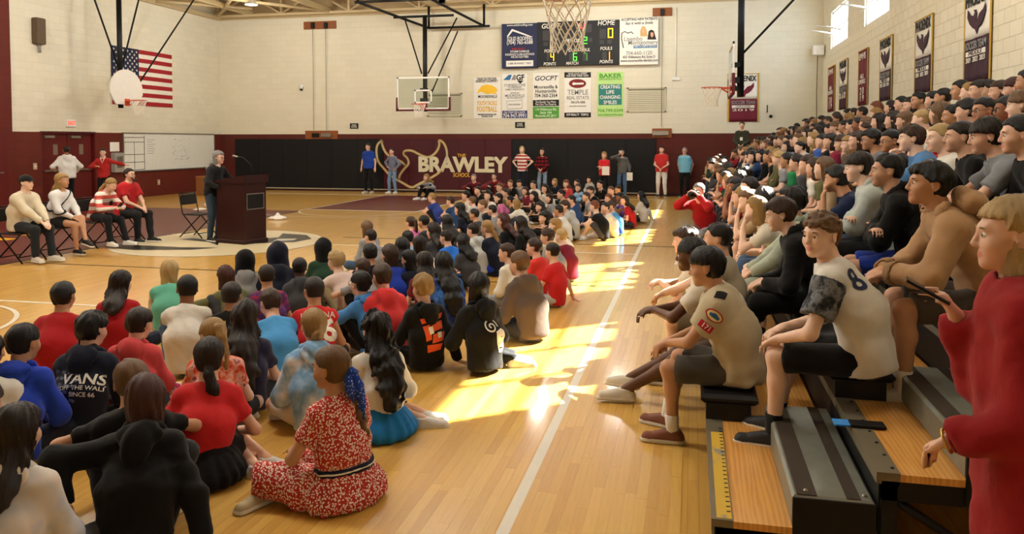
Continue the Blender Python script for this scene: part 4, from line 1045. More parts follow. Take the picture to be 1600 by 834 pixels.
M_GRN = plain('print_green', '4f9a34', .6); M_LGRN = plain('print_light_green', 'b9dd8a', .6); M_TEAL = plain('print_teal', '2f7d78', .6); M_REDP = plain('print_red', 'b01f1f', .6); M_BLUEP = plain('print_blue', '2c6ea8', .6); M_GREYP = plain('print_grey', '8c8c8c', .6); M_YEL = plain('print_yellow', 'f0c02c', .5)
def put(parent, txt, px, py, size_px, mat, y, w=None, bold=.01, **kw):
    return lettering(txt, BM(px, py, y), size_px / PXM * 1.35, mat, parent, width=w / PXM if w else None, bold=bold, **kw)
def shape(parent, pts, mat, y, th=.004, name='emblem'):
    q = [bw(*p) for p in pts]; area = sum(a[0] * b_[1] - b_[0] * a[1] for a, b_ in zip(q, q[1:] + q[:1]))
    if area < 0: q = q[::-1]
    return MB().prism(q, 0, th, Matrix(((1, 0, 0, 0), (0, 0, -1, y), (0, 1, 0, 0), (0, 0, 0, 1)))).build(name, mat, parent)
# scoreboard (three boards bolted together)
sb = empty('scoreboard', (bw(905, 70)[0], YW, bw(905, 105)[1])); tag(sb, 'black electronic scoreboard with lit digits between two sponsor panels', 'scoreboard')
def sbp(o): o.parent = sb; o.matrix_parent_inverse = Matrix.Translation(sb.location).inverted(); return o
SBD = .22; ys_ = YW - SBD
M_SB = plain('scoreboard_black', '17181a', .55)
sbp(bpanel('board', 841, 32, 968.5, 104, M_SB, depth=SBD))
sbp(bpanel('sponsor_panel', 786, 37, 841, 107.5, M_NAVY, depth=SBD - .02)); sbp(bpanel('sponsor_panel', 968.8, 27.5, 1029, 102.5, M_W, depth=SBD - .02))
yt = ys_ - .006
def spt(*a, **k): return sbp(put(None, *a, **k))
spt('GUEST', 862, 42.5, 7.5, M_W, yt, w=29, shear=.15); spt('HOME', 948, 37.5, 7.5, M_W, yt, w=26, shear=.15); spt('PERIOD', 897, 65, 6, M_W, yt, w=24, shear=.15)
spt('FOULS', 861, 81, 5, M_W, yt, w=18, shear=.15); spt('PLAYER-FOUL', 905, 79.5, 5, M_W, yt, w=36, shear=.15); spt('FOULS', 948, 77, 5, M_W, yt, w=18, shear=.15)
spt('POINTS', 860.5, 101, 5, M_W, yt, w=19, shear=.15); spt('MATCH', 895.5, 100, 5, M_W, yt, w=19, shear=.15); spt('POINTS', 948, 97.5, 5, M_W, yt, w=20, shear=.15)
M_OFF = plain('digit_off', '3a3a3a', .6)
for q in ((850, 49, 861, 65), (863, 49, 874, 65), (938, 47, 948, 62), (917, 39, 926, 52), (851, 67, 858, 73), (921, 60, 927, 67), (938, 64, 945, 70), (950, 63, 957, 70), (856, 84, 860, 96), (891, 84, 897, 96), (912, 83, 920, 96), (942, 82, 949, 94)):
    sbp(bpanel('digit_window', *q, M_OFF, depth=.012, y=ys_ - .001, bev=0))
def seg_digit(d, px, py, w, h, col, strength=3):
    m = plain('led_' + col, col, .5, emit=strength); t = w * .20
    S = {'a': (0, 0, w, t), 'd': (0, h - t, w, h), 'g': (0, h / 2 - t / 2, w, h / 2 + t / 2), 'f': (0, 0, t, h / 2), 'b': (w - t, 0, w, h / 2), 'e': (0, h / 2, t, h), 'c': (w - t, h / 2, w, h)}
    on = {'0': 'abcdef', '1': 'bc', '2': 'abged', '4': 'fgbc', '6': 'afgedc', '7': 'abc'}[d]
    b = MB()
    for k_ in on:
        x0, y0, x1, y1 = S[k_]; a, c = bw(px + x0, py + y1), bw(px + x1, py + y0); b.box(a[0], c[0], ys_ - .022, ys_ - .012, a[1], c[1])
    sbp(b.build('lit_digit', m))
seg_digit('4', 906, 38, 9, 14, 'ff3038'); seg_digit('2', 912, 59, 7, 11, '46e030'); seg_digit('0', 951, 45.5, 8, 15, 'f0b020'); seg_digit('4', 862, 84, 5.5, 12, 'f0b020'); seg_digit('6', 897, 84, 6, 12, '46c030'); seg_digit('7', 913, 84, 6, 11.5, '3a8030', 1); seg_digit('1', 949, 82, 5, 12, 'f0b020')
yp = YW - SBD + .02 - .006
spt('www.solidroofing.com', 814, 40.5, 3.3, M_W, yp, w=41); spt('SOLID ROOFING', 814, 61.5, 6, M_W, yp, w=40); spt('(704) 765-6588', 814, 67.5, 6, M_W, yp, w=41); spt('EMERGENCY', 812, 77.5, 3, M_REDP, yp, w=20); spt('STORM DAMAGE', 814, 81.5, 3.4, M_W, yp, w=30); spt('INSURANCE CLAIM ASSISTANCE', 814, 86, 3.4, M_W, yp, w=46); spt('WE DO GUTTERS', 814, 90, 3.4, M_W, yp, w=28)
sbp(shape(None, [(794, 58), (802, 46.5), (830, 57), (833, 60), (803, 50), (796, 59)], M_W, yp)); sbp(shape(None, [(793, 96), (835, 95), (835, 104), (793, 105)], M_W, yp)); spt('A BBB  M AWARD  T BEST', 814, 100, 3, M_NAVY, yp - .004, w=37)
spt('ACCEPTING NEW PATIENTS', 999.5, 31.5, 4, M_K, yp, w=54, bold=.02); spt('Say it with a Smile', 999, 37.5, 4.2, M_K, yp, w=41, shear=.2); spt('Lisembo', 990, 62, 7, M_GREYP, yp, w=27); spt('Montgomery', 1005, 67.5, 7, M_GREYP, yp, w=44)
sbp(shape(None, [(990.5, 72.5), (1027, 71.5), (1027, 75.5), (990.5, 76.5)], M_BLUEP, yp)); spt('FAMILY & COSMETIC DENTISTRY', 1009, 74, 2.6, M_W, yp - .004, w=33); spt('704-660-1120', 999, 84, 6, M_GREYP, yp, w=39); spt('435 Williamson Rd, Suite D', 999, 90, 4, M_K, yp, w=48); spt('www.mooresville-dentist.com', 999.5, 95.5, 4, M_K, yp, w=56)
sbp(shape(None, [(1001, 58), (1001, 49), (1004, 42.5), (1008, 42.5), (1011, 49), (1012, 58)], plain('portrait_blonde', 'c9a66a', .6), yp)); sbp(shape(None, [(1003.5, 51), (1004, 46), (1008, 46), (1008.5, 51), (1006, 54)], plain('portrait_skin', 'd8a888', .6), yp - .004))
sbp(shape(None, [(1012, 63), (1014, 50), (1018, 47.5), (1022, 49.5), (1026, 63)], plain('portrait_dark', '2c1a18', .6), yp)); sbp(shape(None, [(1017, 57), (1017, 52), (1021, 52), (1021.5, 57), (1019, 60)], MATS['portrait_skin'], yp - .004))
tooth = MB(); q = [bw(*p) for p in ((975, 76), (972, 62), (972.5, 53), (977, 50.5), (982, 53), (987, 51), (990, 54))]; tooth.tube([(x, yp - .003, z) for x, z in q], .014, 5); sbp(tooth.build('emblem', M_K))
# sponsor posters
def poster(q, m, label): return bpanel('poster', *q, m, label, 'poster', depth=.012, group='sponsor posters')
yq = YW - .012 - .004
p = poster((740.5, 120.5, 782.5, 185.5), M_W, 'white football-club poster with a gold lion head, leftmost of the poster row')
put(p, 'THANK YOU FOR YOUR', 760.5, 122.8 + .5, 4, M_K, yq, w=32); put(p, 'GENEROSITY & SUPPORT!', 760.5, 127, 4, M_K, yq, w=36); put(p, 'MOORESVILLE', 762, 151, 4.5, M_K, yq, w=31); put(p, 'YOUTH TACKLE', 761, 161.5, 7, M_GOLD, yq, w=33, bold=.02); put(p, 'FOOTBALL', 761, 171, 8.5, M_GOLD, yq, w=33, bold=.02); put(p, 'WWW.MVILLEYOUTHFOOTBALL.COM', 761, 179, 2.6, M_K, yq, w=30); put(p, '704-802-5160', 761, 182, 2.6, M_K, yq, w=18)
shape(p, [(745, 146), (748, 140), (753, 134), (760, 132), (768, 133), (775, 137), (778, 142), (774, 144), (777, 147), (768, 146), (760, 147), (752, 143)], M_YEL, yq)
p = poster((785, 114.5, 824, 186), M_W, 'white financial-firm poster with blue phone strip, second of the poster row')
shape(p, [(786.5, 125), (795, 117), (800, 117), (797, 125)], M_BLUEP, yq); shape(p, [(799, 125), (803, 117), (806, 117), (806, 125)], M_GREYP, yq); put(p, 'GF', 813, 121.5, 9, M_K, yq, w=13, bold=.03); shape(p, [(808, 126), (818, 126), (813, 131)], M_K, yq)
for t_, yy, s_, w_ in (('CORNERSTONE', 133, 4.2, 34), ('OF GREENSBORO', 136.5, 2.6, 22), ('FAMILY INSURANCE', 140, 3, 30), ('NOW IN', 145.5, 3, 14), ('MOORESVILLE', 149.5, 4, 31), ('704 WILLIAMSON RD', 153, 2.2, 26)): put(p, t_, 804.5, yy, s_, M_GREYP, yq, w=w_)
sq = [bw(*q_) for q_ in ((792, 158), (816, 156.5), (816, 169), (793, 170.5))]; MB().tube([(x, yq - .002, z) for x, z in sq], .008, 4, closed=True).build('emblem', M_GREYP, p); put(p, 'PROUD SUPPORTER', 804, 163.5, 2.6, M_GREYP, yq, w=19)
shape(p, [(785, 173), (824, 172.5), (824, 184.5), (785, 184.5)], plain('print_indigo', '2b356e', .5), yq); put(p, 'CALL TODAY FOR A QUOTE', 804, 175.5, 3, M_W, yq - .004, w=34); put(p, '704-947-9991', 804.5, 181, 6.5, M_W, yq - .004, w=37)
p = poster((832.7, 113, 873.7, 185), M_W, 'white poster with green bottom block and black script, third of the poster row')
put(p, 'GOCPT', 853, 122.5, 7.5, M_K, yq, w=36, shear=.2); put(p, 'Mooresville &', 853, 136, 5.5, M_K, yq, w=37); put(p, 'Huntersville', 853, 142.5, 5.5, M_K, yq, w=33); put(p, '704-360-2364', 853, 149.5, 6, M_K, yq, w=36)
shape(p, [(832.9, 156.5), (873.5, 155.5), (873.5, 165.5), (832.9, 166)], M_K, yq); put(p, 'The Results You Want.', 853, 159.3, 3.2, M_W, yq - .004, w=33); put(p, 'The Care You Deserve.', 853, 163, 3.2, M_W, yq - .004, w=34)
shape(p, [(832.9, 167), (873.5, 166.5), (873.5, 184), (832.9, 184.8)], M_GRN, yq)
for t_, yy in (('114 Williamson Rd,', 171), ('Suite 104', 176), ('Mooresville, NC 28117', 181)): put(p, t_, 853, yy, 3.8, M_W, yq - .004, w=33 if yy != 176 else 18)
p = poster((881.7, 112.8, 923.5, 183.5), M_W, 'white real-estate poster with a red oval and black bands, fourth of the poster row')
shape(p, [(882, 113), (923.3, 112.8), (923.3, 121), (882, 121.5)], M_K, yq); put(p, 'YOUR LOCAL EXPERT', 902.5, 115.3, 3, M_W, yq - .004, w=30); put(p, 'FOR OVER THREE YEARS', 902.5, 118.6, 3, M_W, yq - .004, w=34)
shape(p, [(902.5 + 13.5 * math.cos(a), 130.5 - 7 * math.sin(a)) for a in np.linspace(0, 2 * math.pi, 21)[:-1]], plain('print_dark_red', '7a1616', .5), yq); shape(p, [(894, 131.5), (896, 128.5), (900, 129.5), (912, 129), (912, 132), (900, 132.3), (896, 133)], M_W, yq - .004)
put(p, 'TEMPLE', 903, 144.5, 8, M_GREYP, yq, w=32); put(p, 'REAL ESTATE', 903, 153, 5.5, M_GREYP, yq, w=34); put(p, '704-270-3000', 903, 160, 3.6, M_K, yq, w=22); put(p, 'templerealestate', 903, 165.5, 3, M_GREYP, yq, w=26); shape(p, [(882, 176), (923.3, 175.5), (923.3, 183), (882, 183.3)], M_K, yq); put(p, 'EXP REALTY  TEMPLE', 902.5, 179.3, 3.6, M_W, yq - .004, w=34)
p = poster((933, 112, 974.5, 182.5), M_LGRN, 'pale green dental poster with a teal square, rightmost of the poster row')
put(p, 'BAKER', 953.5, 118.5, 6.5, M_GRN, yq, w=34, bold=.03); put(p, 'ORTHODONTICS', 953.5, 123.7, 3.4, M_GRN, yq, w=34); shape(p, [(935.5, 132), (971.5, 131.5), (971.5, 163.5), (935.5, 164)], M_TEAL, yq)
for i_, t_ in enumerate(('CREATING', 'LIFE', 'CHANGING', 'SMILES')): put(p, t_, 953.5, 136 + 8 * i_, 5.5, M_W, yq - .004, w=(30, 12, 31, 20)[i_], bold=.02)
put(p, '704.799.0399', 953.5, 173, 5, M_GRN, yq, w=39); put(p, 'www.bakerortho.com', 953.5, 179, 3.6, M_GRN, yq, w=37)
for i, q in enumerate(((547, 192.5, 560, 201), (805, 190.5, 820, 199.8))):
    p = bpanel('small_sign', *q, M_K, ('small black wall notice left of the glass hoop', 'small black wall notice under the second sponsor poster')[i], 'sign', depth=.012)
    cx = (q[0] + q[2]) / 2; put(p, 'PLEASE', cx, q[1] + 3, 2.6, M_W, yq, w=8); put(p, 'NO FOOD', cx, q[1] + 6, 2.6, M_W, yq, w=10)
# louvred vents
M_VENT = plain('vent_paint', 'c9c3a8', .6)
for i, q in enumerate(((979.5, 136, 1041, 175.5), (668, 145, 722, 182.5))):
    a, b_ = bw(q[0], q[3]), bw(q[2], q[1]); t = empty('wall_vent', ((a[0] + b_[0]) / 2, YW, a[1])); tag(t, ('louvred cream wall vent right of the green poster', 'louvred cream wall vent behind the glass backboard')[i], 'vent'); w2 = (b_[0] - a[0]) / 2; hh = b_[1] - a[1]
    MB().box(-w2, w2, -.03, 0, 0, .05).box(-w2, w2, -.03, 0, hh - .05, hh).box(-w2, -w2 + .05, -.03, 0, 0, hh).box(w2 - .05, w2, -.03, 0, 0, hh).build('frame', M_VENT, t)
    MB().box(-w2, w2, -.006, 0, 0, hh).build('backing', plain('vent_dark', '8f8a74', .7), t)
    sl = MB().add([(-w2 + .05, -.028, 0), (w2 - .05, -.028, 0), (w2 - .05, -.008, .05), (-w2 + .05, -.008, .05), (-w2 + .05, -.024, 0), (w2 - .05, -.024, 0), (w2 - .05, -.004, .05), (-w2 + .05, -.004, .05)], [(0, 1, 2, 3), (7, 6, 5, 4), (0, 4, 5, 1), (2, 6, 7, 3)]).mesh('slat', [M_VENT])
    for k_ in range(int((hh - .1) / .062)): o = ob('slat', sl, None, t); o.location.z = .055 + k_ * .062
# wooden winch boards with their cords
M_OAK = plain('board_oak', '8a4f26', .5, var=.15)
for i, (q, two, lab) in enumerate((((475.5, 32.5, 525.5, 46.5), 2, 'upper wooden pulley board on the left of the back wall'), ((478, 204, 528, 218), 0, 'lower wooden winch board above the left black wall pads'), ((1019.7, 11.8, 1050, 26), 1, 'upper wooden pulley board right of the scoreboard'), ((1019, 200.5, 1049.5, 215), 0, 'lower wooden winch board above the person in red and white'))):
    o = bpanel('pulley_board', *q, M_OAK, lab, 'board', depth=.05); cx = (q[0] + q[2]) / 2
    for k_ in range(max(two, 1)):
        px = q[0] + (q[2] - q[0]) * ((k_ + .75) / 2.5 if two == 2 else .5); c = bw(px, (q[1] + q[3]) / 2)
        if two:
            MB().box(c[0] - .06, c[0] + .06, YW - .14, YW - .05, c[1] - .13, c[1] + .09, bev=.01).build('pulley', M_BLACKM, o)
            e = bw(px, 203 if two == 2 else 199); MB().tube([(c[0], YW - .10, c[1] - .1), (c[0], YW - .10, e[1])], .009, 5).build('cord', plain('cord_grey', '6a6252', .8), o)
        else:
            for dx, ww in ((-.22, .13), (.22, .2)):
                if q[0] > 900: dx *= .2; ww = .26
                MB().box(c[0] + dx - ww, c[0] + dx + ww, YW - .13, YW - .05, c[1] - .08, c[1] + .07, bev=.012).build('winch', M_BLACKM if (dx < 0 and q[0] < 900) else M_STEEL, o)
                if q[0] > 900: break
# small wall devices
c = bw(472, 136); o = MB().lathe([(0, -.09), (.07, -.06), (.085, 0), (.085, .05), (0, .06)], 14).build('security_camera', M_WHT); o.location = (c[0], YW - .07, c[1]); o.rotation_euler.x = RAD(60); tag(o, 'small white dome camera on the back wall by the left pulley cords', 'camera')
MB().tube([(0, -.10, -.01), (0, -.05, -.09)], .045, 8).build('lens', M_BLACKM, o)
c = bw(1056, 123); o = MB().box(-.13, .13, -.06, 0, -.06, .06, bev=.02).build('wall_box', M_WHT); o.location = (c[0], YW, c[1]); tag(o, 'small white junction box with conduit right of the scoreboard', 'wall box')
e = bw(1056, 12); MB().tube([(0, -.03, .05), (0, -.03, e[1] - c[1])], .012, 6).build('conduit', M_WHT, o)
c = bw(1198, 175); o = MB().tube([(0, 0, 0), (0, -.16, 0), (0, -.18, .22)], .02, 6).tube([(.12, 0, -.14), (.12, -.1, -.14)], .05, 8).build('wall_hook', M_BLACKM); o.location = (c[0], YW, c[1]); tag(o, 'small dark wall hook right of the phoenix banner', 'hook')
# padded wall panels
M_PB = plain('pad_black', '0b0b0d', .6, var=.1, nscale=1.2); M_PM = plain('pad_maroon', '46101a', .55, var=.1, nscale=1.2)
def padset(px0, px1, m, label, z0=.10, z1=1.92, w=.95):
    x0, x1 = bw(px0, 250)[0], bw(px1, 250)[0]; t = empty('wall_pad', ((x0 + x1) / 2, YB - .012, 0)); tag(t, label, 'wall pad'); n = max(1, round((x1 - x0) / w)); ww = (x1 - x0) / n
    me = MB().box(-ww / 2 + .004, ww / 2 - .004, -.055, 0, z0, z1, bev=.014).mesh('panel', [m])
    for i in range(n): o = ob('panel', me, None, t); o.location = (x0 + ww * (i + .5) - (x0 + x1) / 2, 0, 0)
    return t
padset(369, 600, M_PB, 'black padded wall panels left of the school emblem'); PADM = padset(600.5, 800, M_PM, 'maroon padded wall panels carrying the school name and emblem'); padset(800.5, 1025, M_PB, 'black padded wall panels right of the school name')
ype = YB - .012 - .058
def padput(txt, px, py, s_, m, w, **k): o = put(None, txt, px, py, s_, m, ype, w=w, **k); o.parent = PADM; o.matrix_parent_inverse = Matrix.Translation(PADM.location).inverted(); return o
padput('BRAWLEY', 722, 258, 24, M_CREAMT, 149, bold=.045); padput('THE', 722, 243, 5.5, M_GOLD, 14, bold=.02); padput('SCHOOL', 722, 273.5, 6.5, M_GOLD, 28, bold=.02)
def outline(pts, closed=False, r=.045):
    q = [bw(*p_) for p_ in pts]
    # smooth the line
    for _ in range(2):
        n = []; L_ = len(q)
        for i in range(L_ - (0 if closed else 1)):
            a, b_ = q[i], q[(i + 1) % L_]; n += [(a[0] * .75 + b_[0] * .25, a[1] * .75 + b_[1] * .25), (a[0] * .25 + b_[0] * .75, a[1] * .25 + b_[1] * .75)]
        q = n if closed else [q[0]] + n + [q[-1]]
    for rr, m, yy in ((r, M_GOLD, ype), (r * .55, M_CREAMT, ype - .008)):
        b = MB()
        for i in range(len(q) - (0 if closed else 1)):
            a, c = Vector((q[i][0], 0, q[i][1])), Vector((q[(i + 1) % len(q)][0], 0, q[(i + 1) % len(q)][1])); d = (c - a).normalized(); nn = Vector((-d.z, 0, d.x)) * rr; a = a - d * .01; c = c + d * .01
            b.add([(v.x, yy, v.z) for v in (a - nn, c - nn, c + nn, a + nn)] + [(v.x, yy + .008, v.z) for v in (a - nn, c - nn, c + nn, a + nn)], [(0, 1, 2, 3), (0, 4, 5, 1), (3, 2, 6, 7)])
        o = b.build('emblem', m); o.parent = PADM; o.matrix_parent_inverse = Matrix.Translation(PADM.location).inverted()
outline([(598, 219), (590, 226), (589, 240), (592, 253), (600, 262), (612, 276), (628, 284), (644, 294), (654, 288), (672, 279), (690, 268), (698, 252), (700, 238), (695, 223), (686, 218), (688, 226), (683, 238), (672, 246), (662, 244), (654, 240), (645, 235), (633, 235), (631, 241), (638, 247), (640, 256), (632, 264), (625, 274), (625, 281)])
outline([(598, 219), (598, 226), (603, 238), (612, 246), (628, 252), (634, 258)])
# hanging banners
M_BANT = plain('banner_tassel', 'c09a3a', .6); M_BDK = plain('banner_plum', '3d2130', .7, var=.15); M_BMR = plain('banner_maroon', '6e2030', .7, var=.12); M_BGR = plain('banner_grey', '6a6670', .6)
def banner(label, M, w, h, style, lines=('MIDDLE', 'SOCCER TEAM', '2021  2022  2023')):
    """M: x along the banner, z up, -y out of the wall; origin at the top centre"""
    t = empty('banner'); t.matrix_world = M; tag(t, label, 'banner', 'team banners')
    def wavy(z0, z1, m, y0, name, inset=.0):
        b = MB(); n = 12
        vs = []; nz = 6
        for j in range(nz + 1):
            for i in range(n + 1): x = -w / 2 + inset + (w - 2 * inset) * i / n; z = z0 + (z1 - z0) * j / nz; vs.append((x, y0 - .012 * math.sin(i * 1.3) * min(1, -z / h * 1.5), z))
        fs = [(j * (n + 1) + i, j * (n + 1) + i + 1, (j + 1) * (n + 1) + i + 1, (j + 1) * (n + 1) + i) for j in range(nz) for i in range(n)]
        b.add(vs, fs, 0, True); o = b.build(name, m, t); so = o.modifiers.new('thickness', 'SOLIDIFY'); so.thickness = .004; return o
    R_ = lambda x, z, y=-.045: Matrix(((1, 0, 0, x), (0, 0, -1, y), (0, 1, 0, z), (0, 0, 0, 1)))
    MB().tube([(-w / 2 - .03, -.03, 0), (w / 2 + .03, -.03, 0)], .014, 8).build('rod', M_BANT, t)
    [MB().box(e - .025, e + .025, -.032, -.02, -h, 0).build('gold_edging', M_BANT, t) for e in (-w / 2 + .005, w / 2 - .005)]
    if style == 'plain':
        wavy(-h, 0, M_BMR, -.028, 'cloth'); 
        for txt, z, s_ in (('EMHS', -.12 * h, .22), ('ALL', -.48 * h, .16), ('CONFERENCE', -.58 * h, .16), ('2 0', -.75 * h, .26), ('1 9', -.88 * h, .22)): lettering(txt, R_(0, z), s_, M_W, t, width=w * (.7 if len(txt) > 3 else .4))
    else:
        wavy(-h * .52, 0, M_W, -.028, 'upper_cloth'); wavy(-h, -h * .52, M_BDK if style == 'dark' else M_BMR, -.028, 'lower_cloth')
        lettering('PHOENIX', R_(0, -.10 * h), .26, M_K, t, width=w * .86, bold=.02)
        ph = [(0, -.06), (.05, -.01), (.12, .10), (.25, .16), (.33, .28), (.34, .10), (.26, -.06), (.17, -.16), (.09, -.20), (.04, -.34), (-.03, -.22), (-.12, -.17), (-.24, -.06), (-.33, .10), (-.32, .28), (-.22, .14), (-.10, .09), (-.05, .16), (-.10, .22), (0, .21), (.03, .12)]
        MB().prism([(x * w / .95, z * h * .5 - .32 * h) for x, z in ph], 0, .004, R_(0, 0, -.043)).build('emblem', M_BDK if style == 'dark' else M_BMR, t)
        lettering(lines[1], R_(0, -.60 * h), .16, M_GREYP, t, width=w * .8, bold=.02)
        MB().box(-w * .38, w * .38, -.046, -.042, -.71 * h, -.655 * h).build('banner_strip', M_W, t); lettering(lines[0], R_(0, -.683 * h, -.047), .09, M_BDK, t, width=w * .5)
        lettering(lines[2], R_(0, -.755 * h), .11, M_W, t, width=w * .74)
    return t
p0, p1 = bw(1138.5, 116), bw(1184, 190)
banner('phoenix team banner on the back wall behind the black hoop mast', Matrix.Translation(((p0[0] + p1[0]) / 2, YW, p0[1])), p1[0] - p0[0], p0[1] - p1[1], 'maroon', ('CONFERENCE CHAMPIONS', 'SOCCER TEAM', '2019'))
BN = [(25.5, 24.4, 'plain', 'narrow maroon banner on the right wall nearest the far corner'), (23.62, 22.49, 'dark', 'white and plum phoenix banner, second from the far corner on the right wall'), (21.06, 20.01, 'plain', 'all-maroon banner between two phoenix banners on the right wall'), (18.78, 17.72, 'dark', 'white and plum phoenix banner below the second window'), (15.98, 14.93, 'dark', 'white and plum phoenix banner, second nearest on the right wall'), (13.27, 12.2, 'dark', 'largest and nearest phoenix banner on the right wall')]
for a, b_, st, lab in BN:
    banner(lab, Matrix.Translation((XR - .006, (a + b_) / 2, 4.06)) @ Matrix.Rotation(-math.pi / 2, 4, 'Z'), a - b_, 1.34, st)
# speaker box and pipe in the far right corner
o = empty('corner_speaker', (XR - .20, 26.40, 4.55)); tag(o, 'white loudspeaker box with cable at the far right wall corner', 'speaker')
MB().box(-.16, .16, -.14, .14, 0, .32, bev=.02).build('housing', M_WHT, o); MB().tube([(0, .1, 0), (.0, .18, -1.2), (.02, .18, -2.4)], .014, 6).build('cable', plain('cable_tan', '7a6a4c', .7), o)
# ------------------------------------------------------------------ left wall furniture
XW = XL + .002
LM = lambda y, z, x: Matrix(((0, 0, 1, x), (1, 0, 0, y), (0, 1, 0, z), (0, 0, 0, 1)))
fl = empty('flag', (XW, 22.45, 3.0)); tag(fl, 'large flag with red and white stripes and starred blue canton', 'flag')
FY0, FY1, FZ0, FZ1 = -1.47, 1.47, 0, 1.82; hs_ = (FZ1 - FZ0) / 13
M_FR = plain('flag_red', '9e1f24', .75); M_FW = plain('flag_white', 'e4e0d2', .75); M_FB = plain('flag_blue', '1d2440', .75)
for i in range(13):
    y0 = FY0 if i < 6 else FY0 + (FY1 - FY0) * .42
    b = MB(); n = 10; vs = []
    for j in (0, 1):
        for k_ in range(n + 1): yy = y0 + (FY1 - y0) * k_ / n; vs.append((.02 + .015 * math.sin(yy * 3), yy, FZ0 + hs_ * (i + j)))
    b.add(vs, [(k_, k_ + 1, n + 2 + k_, n + 1 + k_) for k_ in range(n)]); b.build('stripe', M_FR if i % 2 == 0 else M_FW, fl).modifiers.new('t', 'SOLIDIFY').thickness = .004
MB().box(.016, .03, FY0, FY0 + (FY1 - FY0) * .42, FZ0 + 6 * hs_, FZ1).build('canton', M_FB, fl)
star = [(math.sin(k_ * math.pi / 5) * (.045 if k_ % 2 == 0 else .018), math.cos(k_ * math.pi / 5) * (.045 if k_ % 2 == 0 else .018)) for k_ in range(10)][::-1]
star_me = MB().prism(star, 0, .004, LM(0, 0, .031)).mesh('star', [M_FW])
cw, ch = (FY1 - FY0) * .42, 7 * hs_
for r in range(9):
    for c_ in range(6 if r % 2 == 0 else 5):
        o = ob('star', star_me, None, fl); o.location = (0, FY0 + cw * ((c_ * 2 + (1 if r % 2 == 0 else 2)) / 12), FZ0 + 6 * hs_ + ch * (r + 1) / 10)
o = empty('wall_speaker', (XW, 18.17, 4.5)); tag(o, 'narrow brown speaker box high on the left wall', 'speaker'); MB().box(0, .18, -.16, .14, 0, .72, bev=.02).build('housing', plain('brown_box', '5a4a36', .6), o); MB().tube([(.08, 0, 0), (.08, .02, -.22)], .04, 8).build('bracket', plain('grey_bracket', '8a857c', .5), o)
o = empty('exit_sign', (XW, 19.3, 2.25)); tag(o, 'small white exit sign with red letters above the double doors', 'sign'); MB().box(0, .05, -.17, .17, 0, .22, bev=.01).build('housing', M_WHT, o); lettering('EXIT', LM(0, .11, .056), .17, plain('exit_red', 'e04030', .5, emit=1.2), o, width=.27)
o = empty('whiteboard', (XW, 23.85, .88)); tag(o, 'long whiteboard with a black table grid on the left wall', 'whiteboard')
MB().box(.01, .03, -2.42, 2.42, 0, 1.2).build('board', plain('dry_erase_white', 'dfe0d6', .25), o); MB().box(0, .05, -2.45, 2.45, 1.2, 1.24).box(0, .05, -2.45, 2.45, -.04, 0).box(0, .05, -2.45, -2.41, 0, 1.2).box(0, .05, 2.41, 2.45, 0, 1.2).build('frame', M_STEEL, o)
ln = MB()
for z in (.02, .27, .52, .92, 1.07): ln.box(.03, .034, -2.4, -1.45, z, z + .018)
ln.box(.03, .034, -1.46, -1.44, .02, 1.15); ln.box(.03, .034, -1.93, -1.915, .02, .92); ln.build('drawn_grid', M_K, o)
sc = MB(); r9 = random.Random(9)
for k_ in range(46): y, z = r9.uniform(-.1, .9), r9.uniform(.3, 1.05); ln_ = r9.uniform(.03, .09); sc.box(.03, .033, y, y + ln_, z, z + .012)
for k_ in range(7): sc.box(.03, .033, -1.3, -1.3 + r9.uniform(.2, .4), .55 + k_ * .075, .565 + k_ * .075)
sc.build('drawn_marks', M_GREYP, o)
o = empty('wall_dispenser', (XW, 21.1, .86)); tag(o, 'grey metal dispenser with a white notice above, between doors and whiteboard', 'dispenser'); MB().box(0, .16, -.2, .2, 0, .62, bev=.02).build('housing', plain('grey_enamel', 'a9a79e', .4, .3), o); MB().box(.16, .17, -.12, .12, .15, .5).build('door', M_STEEL, o); MB().box(.0, .02, -.24, .16, .66, .95).build('notice', M_W, o)
for y, z, lab in ((18.0, 1.15, 'beige light switch plate left of the double doors'), (23.1, .45, 'small socket plate low on the left wall under the whiteboard')):
    o = MB().box(0, .015, -.06, .06, -.09, .09, bev=.004).build('switch_plate', plain('plate_beige', 'b9a88c', .5)); o.location = (XL + .013, y, z); tag(o, lab, 'switch plate')
    MB().box(.014, .022, -.02, .02, -.03, .03).build('switch', M_WHT, o)
# ------------------------------------------------------------------ lectern, chairs, floor things
M_MAHOG = plain('lectern_mahogany', '2c0f0d', .35, var=.12); M_MAHOG2 = plain('lectern_edge', '2a100e', .4)
lc = empty('lectern', (-8.0, 12.78, 0), RAD(-14)); tag(lc, 'dark mahogany lectern with a microphone, standing on the court emblem', 'lectern')
MB().box(-.33, .33, -.27, .27, .06, 1.10, bev=.006).build('body', M_MAHOG, lc); MB().box(-.35, .35, -.29, .29, 0, .07, bev=.008).build('plinth', M_MAHOG2, lc)
tp = MB(); tp.add([(-.36, -.30, 1.09), (.37, -.30, 1.09), (.37, .30, 1.09), (-.36, .30, 1.09), (-.36, -.30, 1.13), (.37, -.30, 1.24), (.37, .30, 1.24), (-.36, .30, 1.13)], [(3, 2, 1, 0), (4, 5, 6, 7), (0, 1, 5, 4), (1, 2, 6, 5), (2, 3, 7, 6), (3, 0, 4, 7)]); tp.build('top', M_MAHOG, lc)
fp = MB(); fp.box(.331, .342, -.20, .20, .62, .90); fp.build('front_plate', M_BLACKM, lc); MB().box(.340, .346, -.21, .21, .89, .905).box(.340, .346, -.21, .21, .615, .63).box(.340, .346, -.21, -.197, .615, .905).box(.340, .346, .197, .21, .615, .905).build('plate_border', M_STEEL, lc)
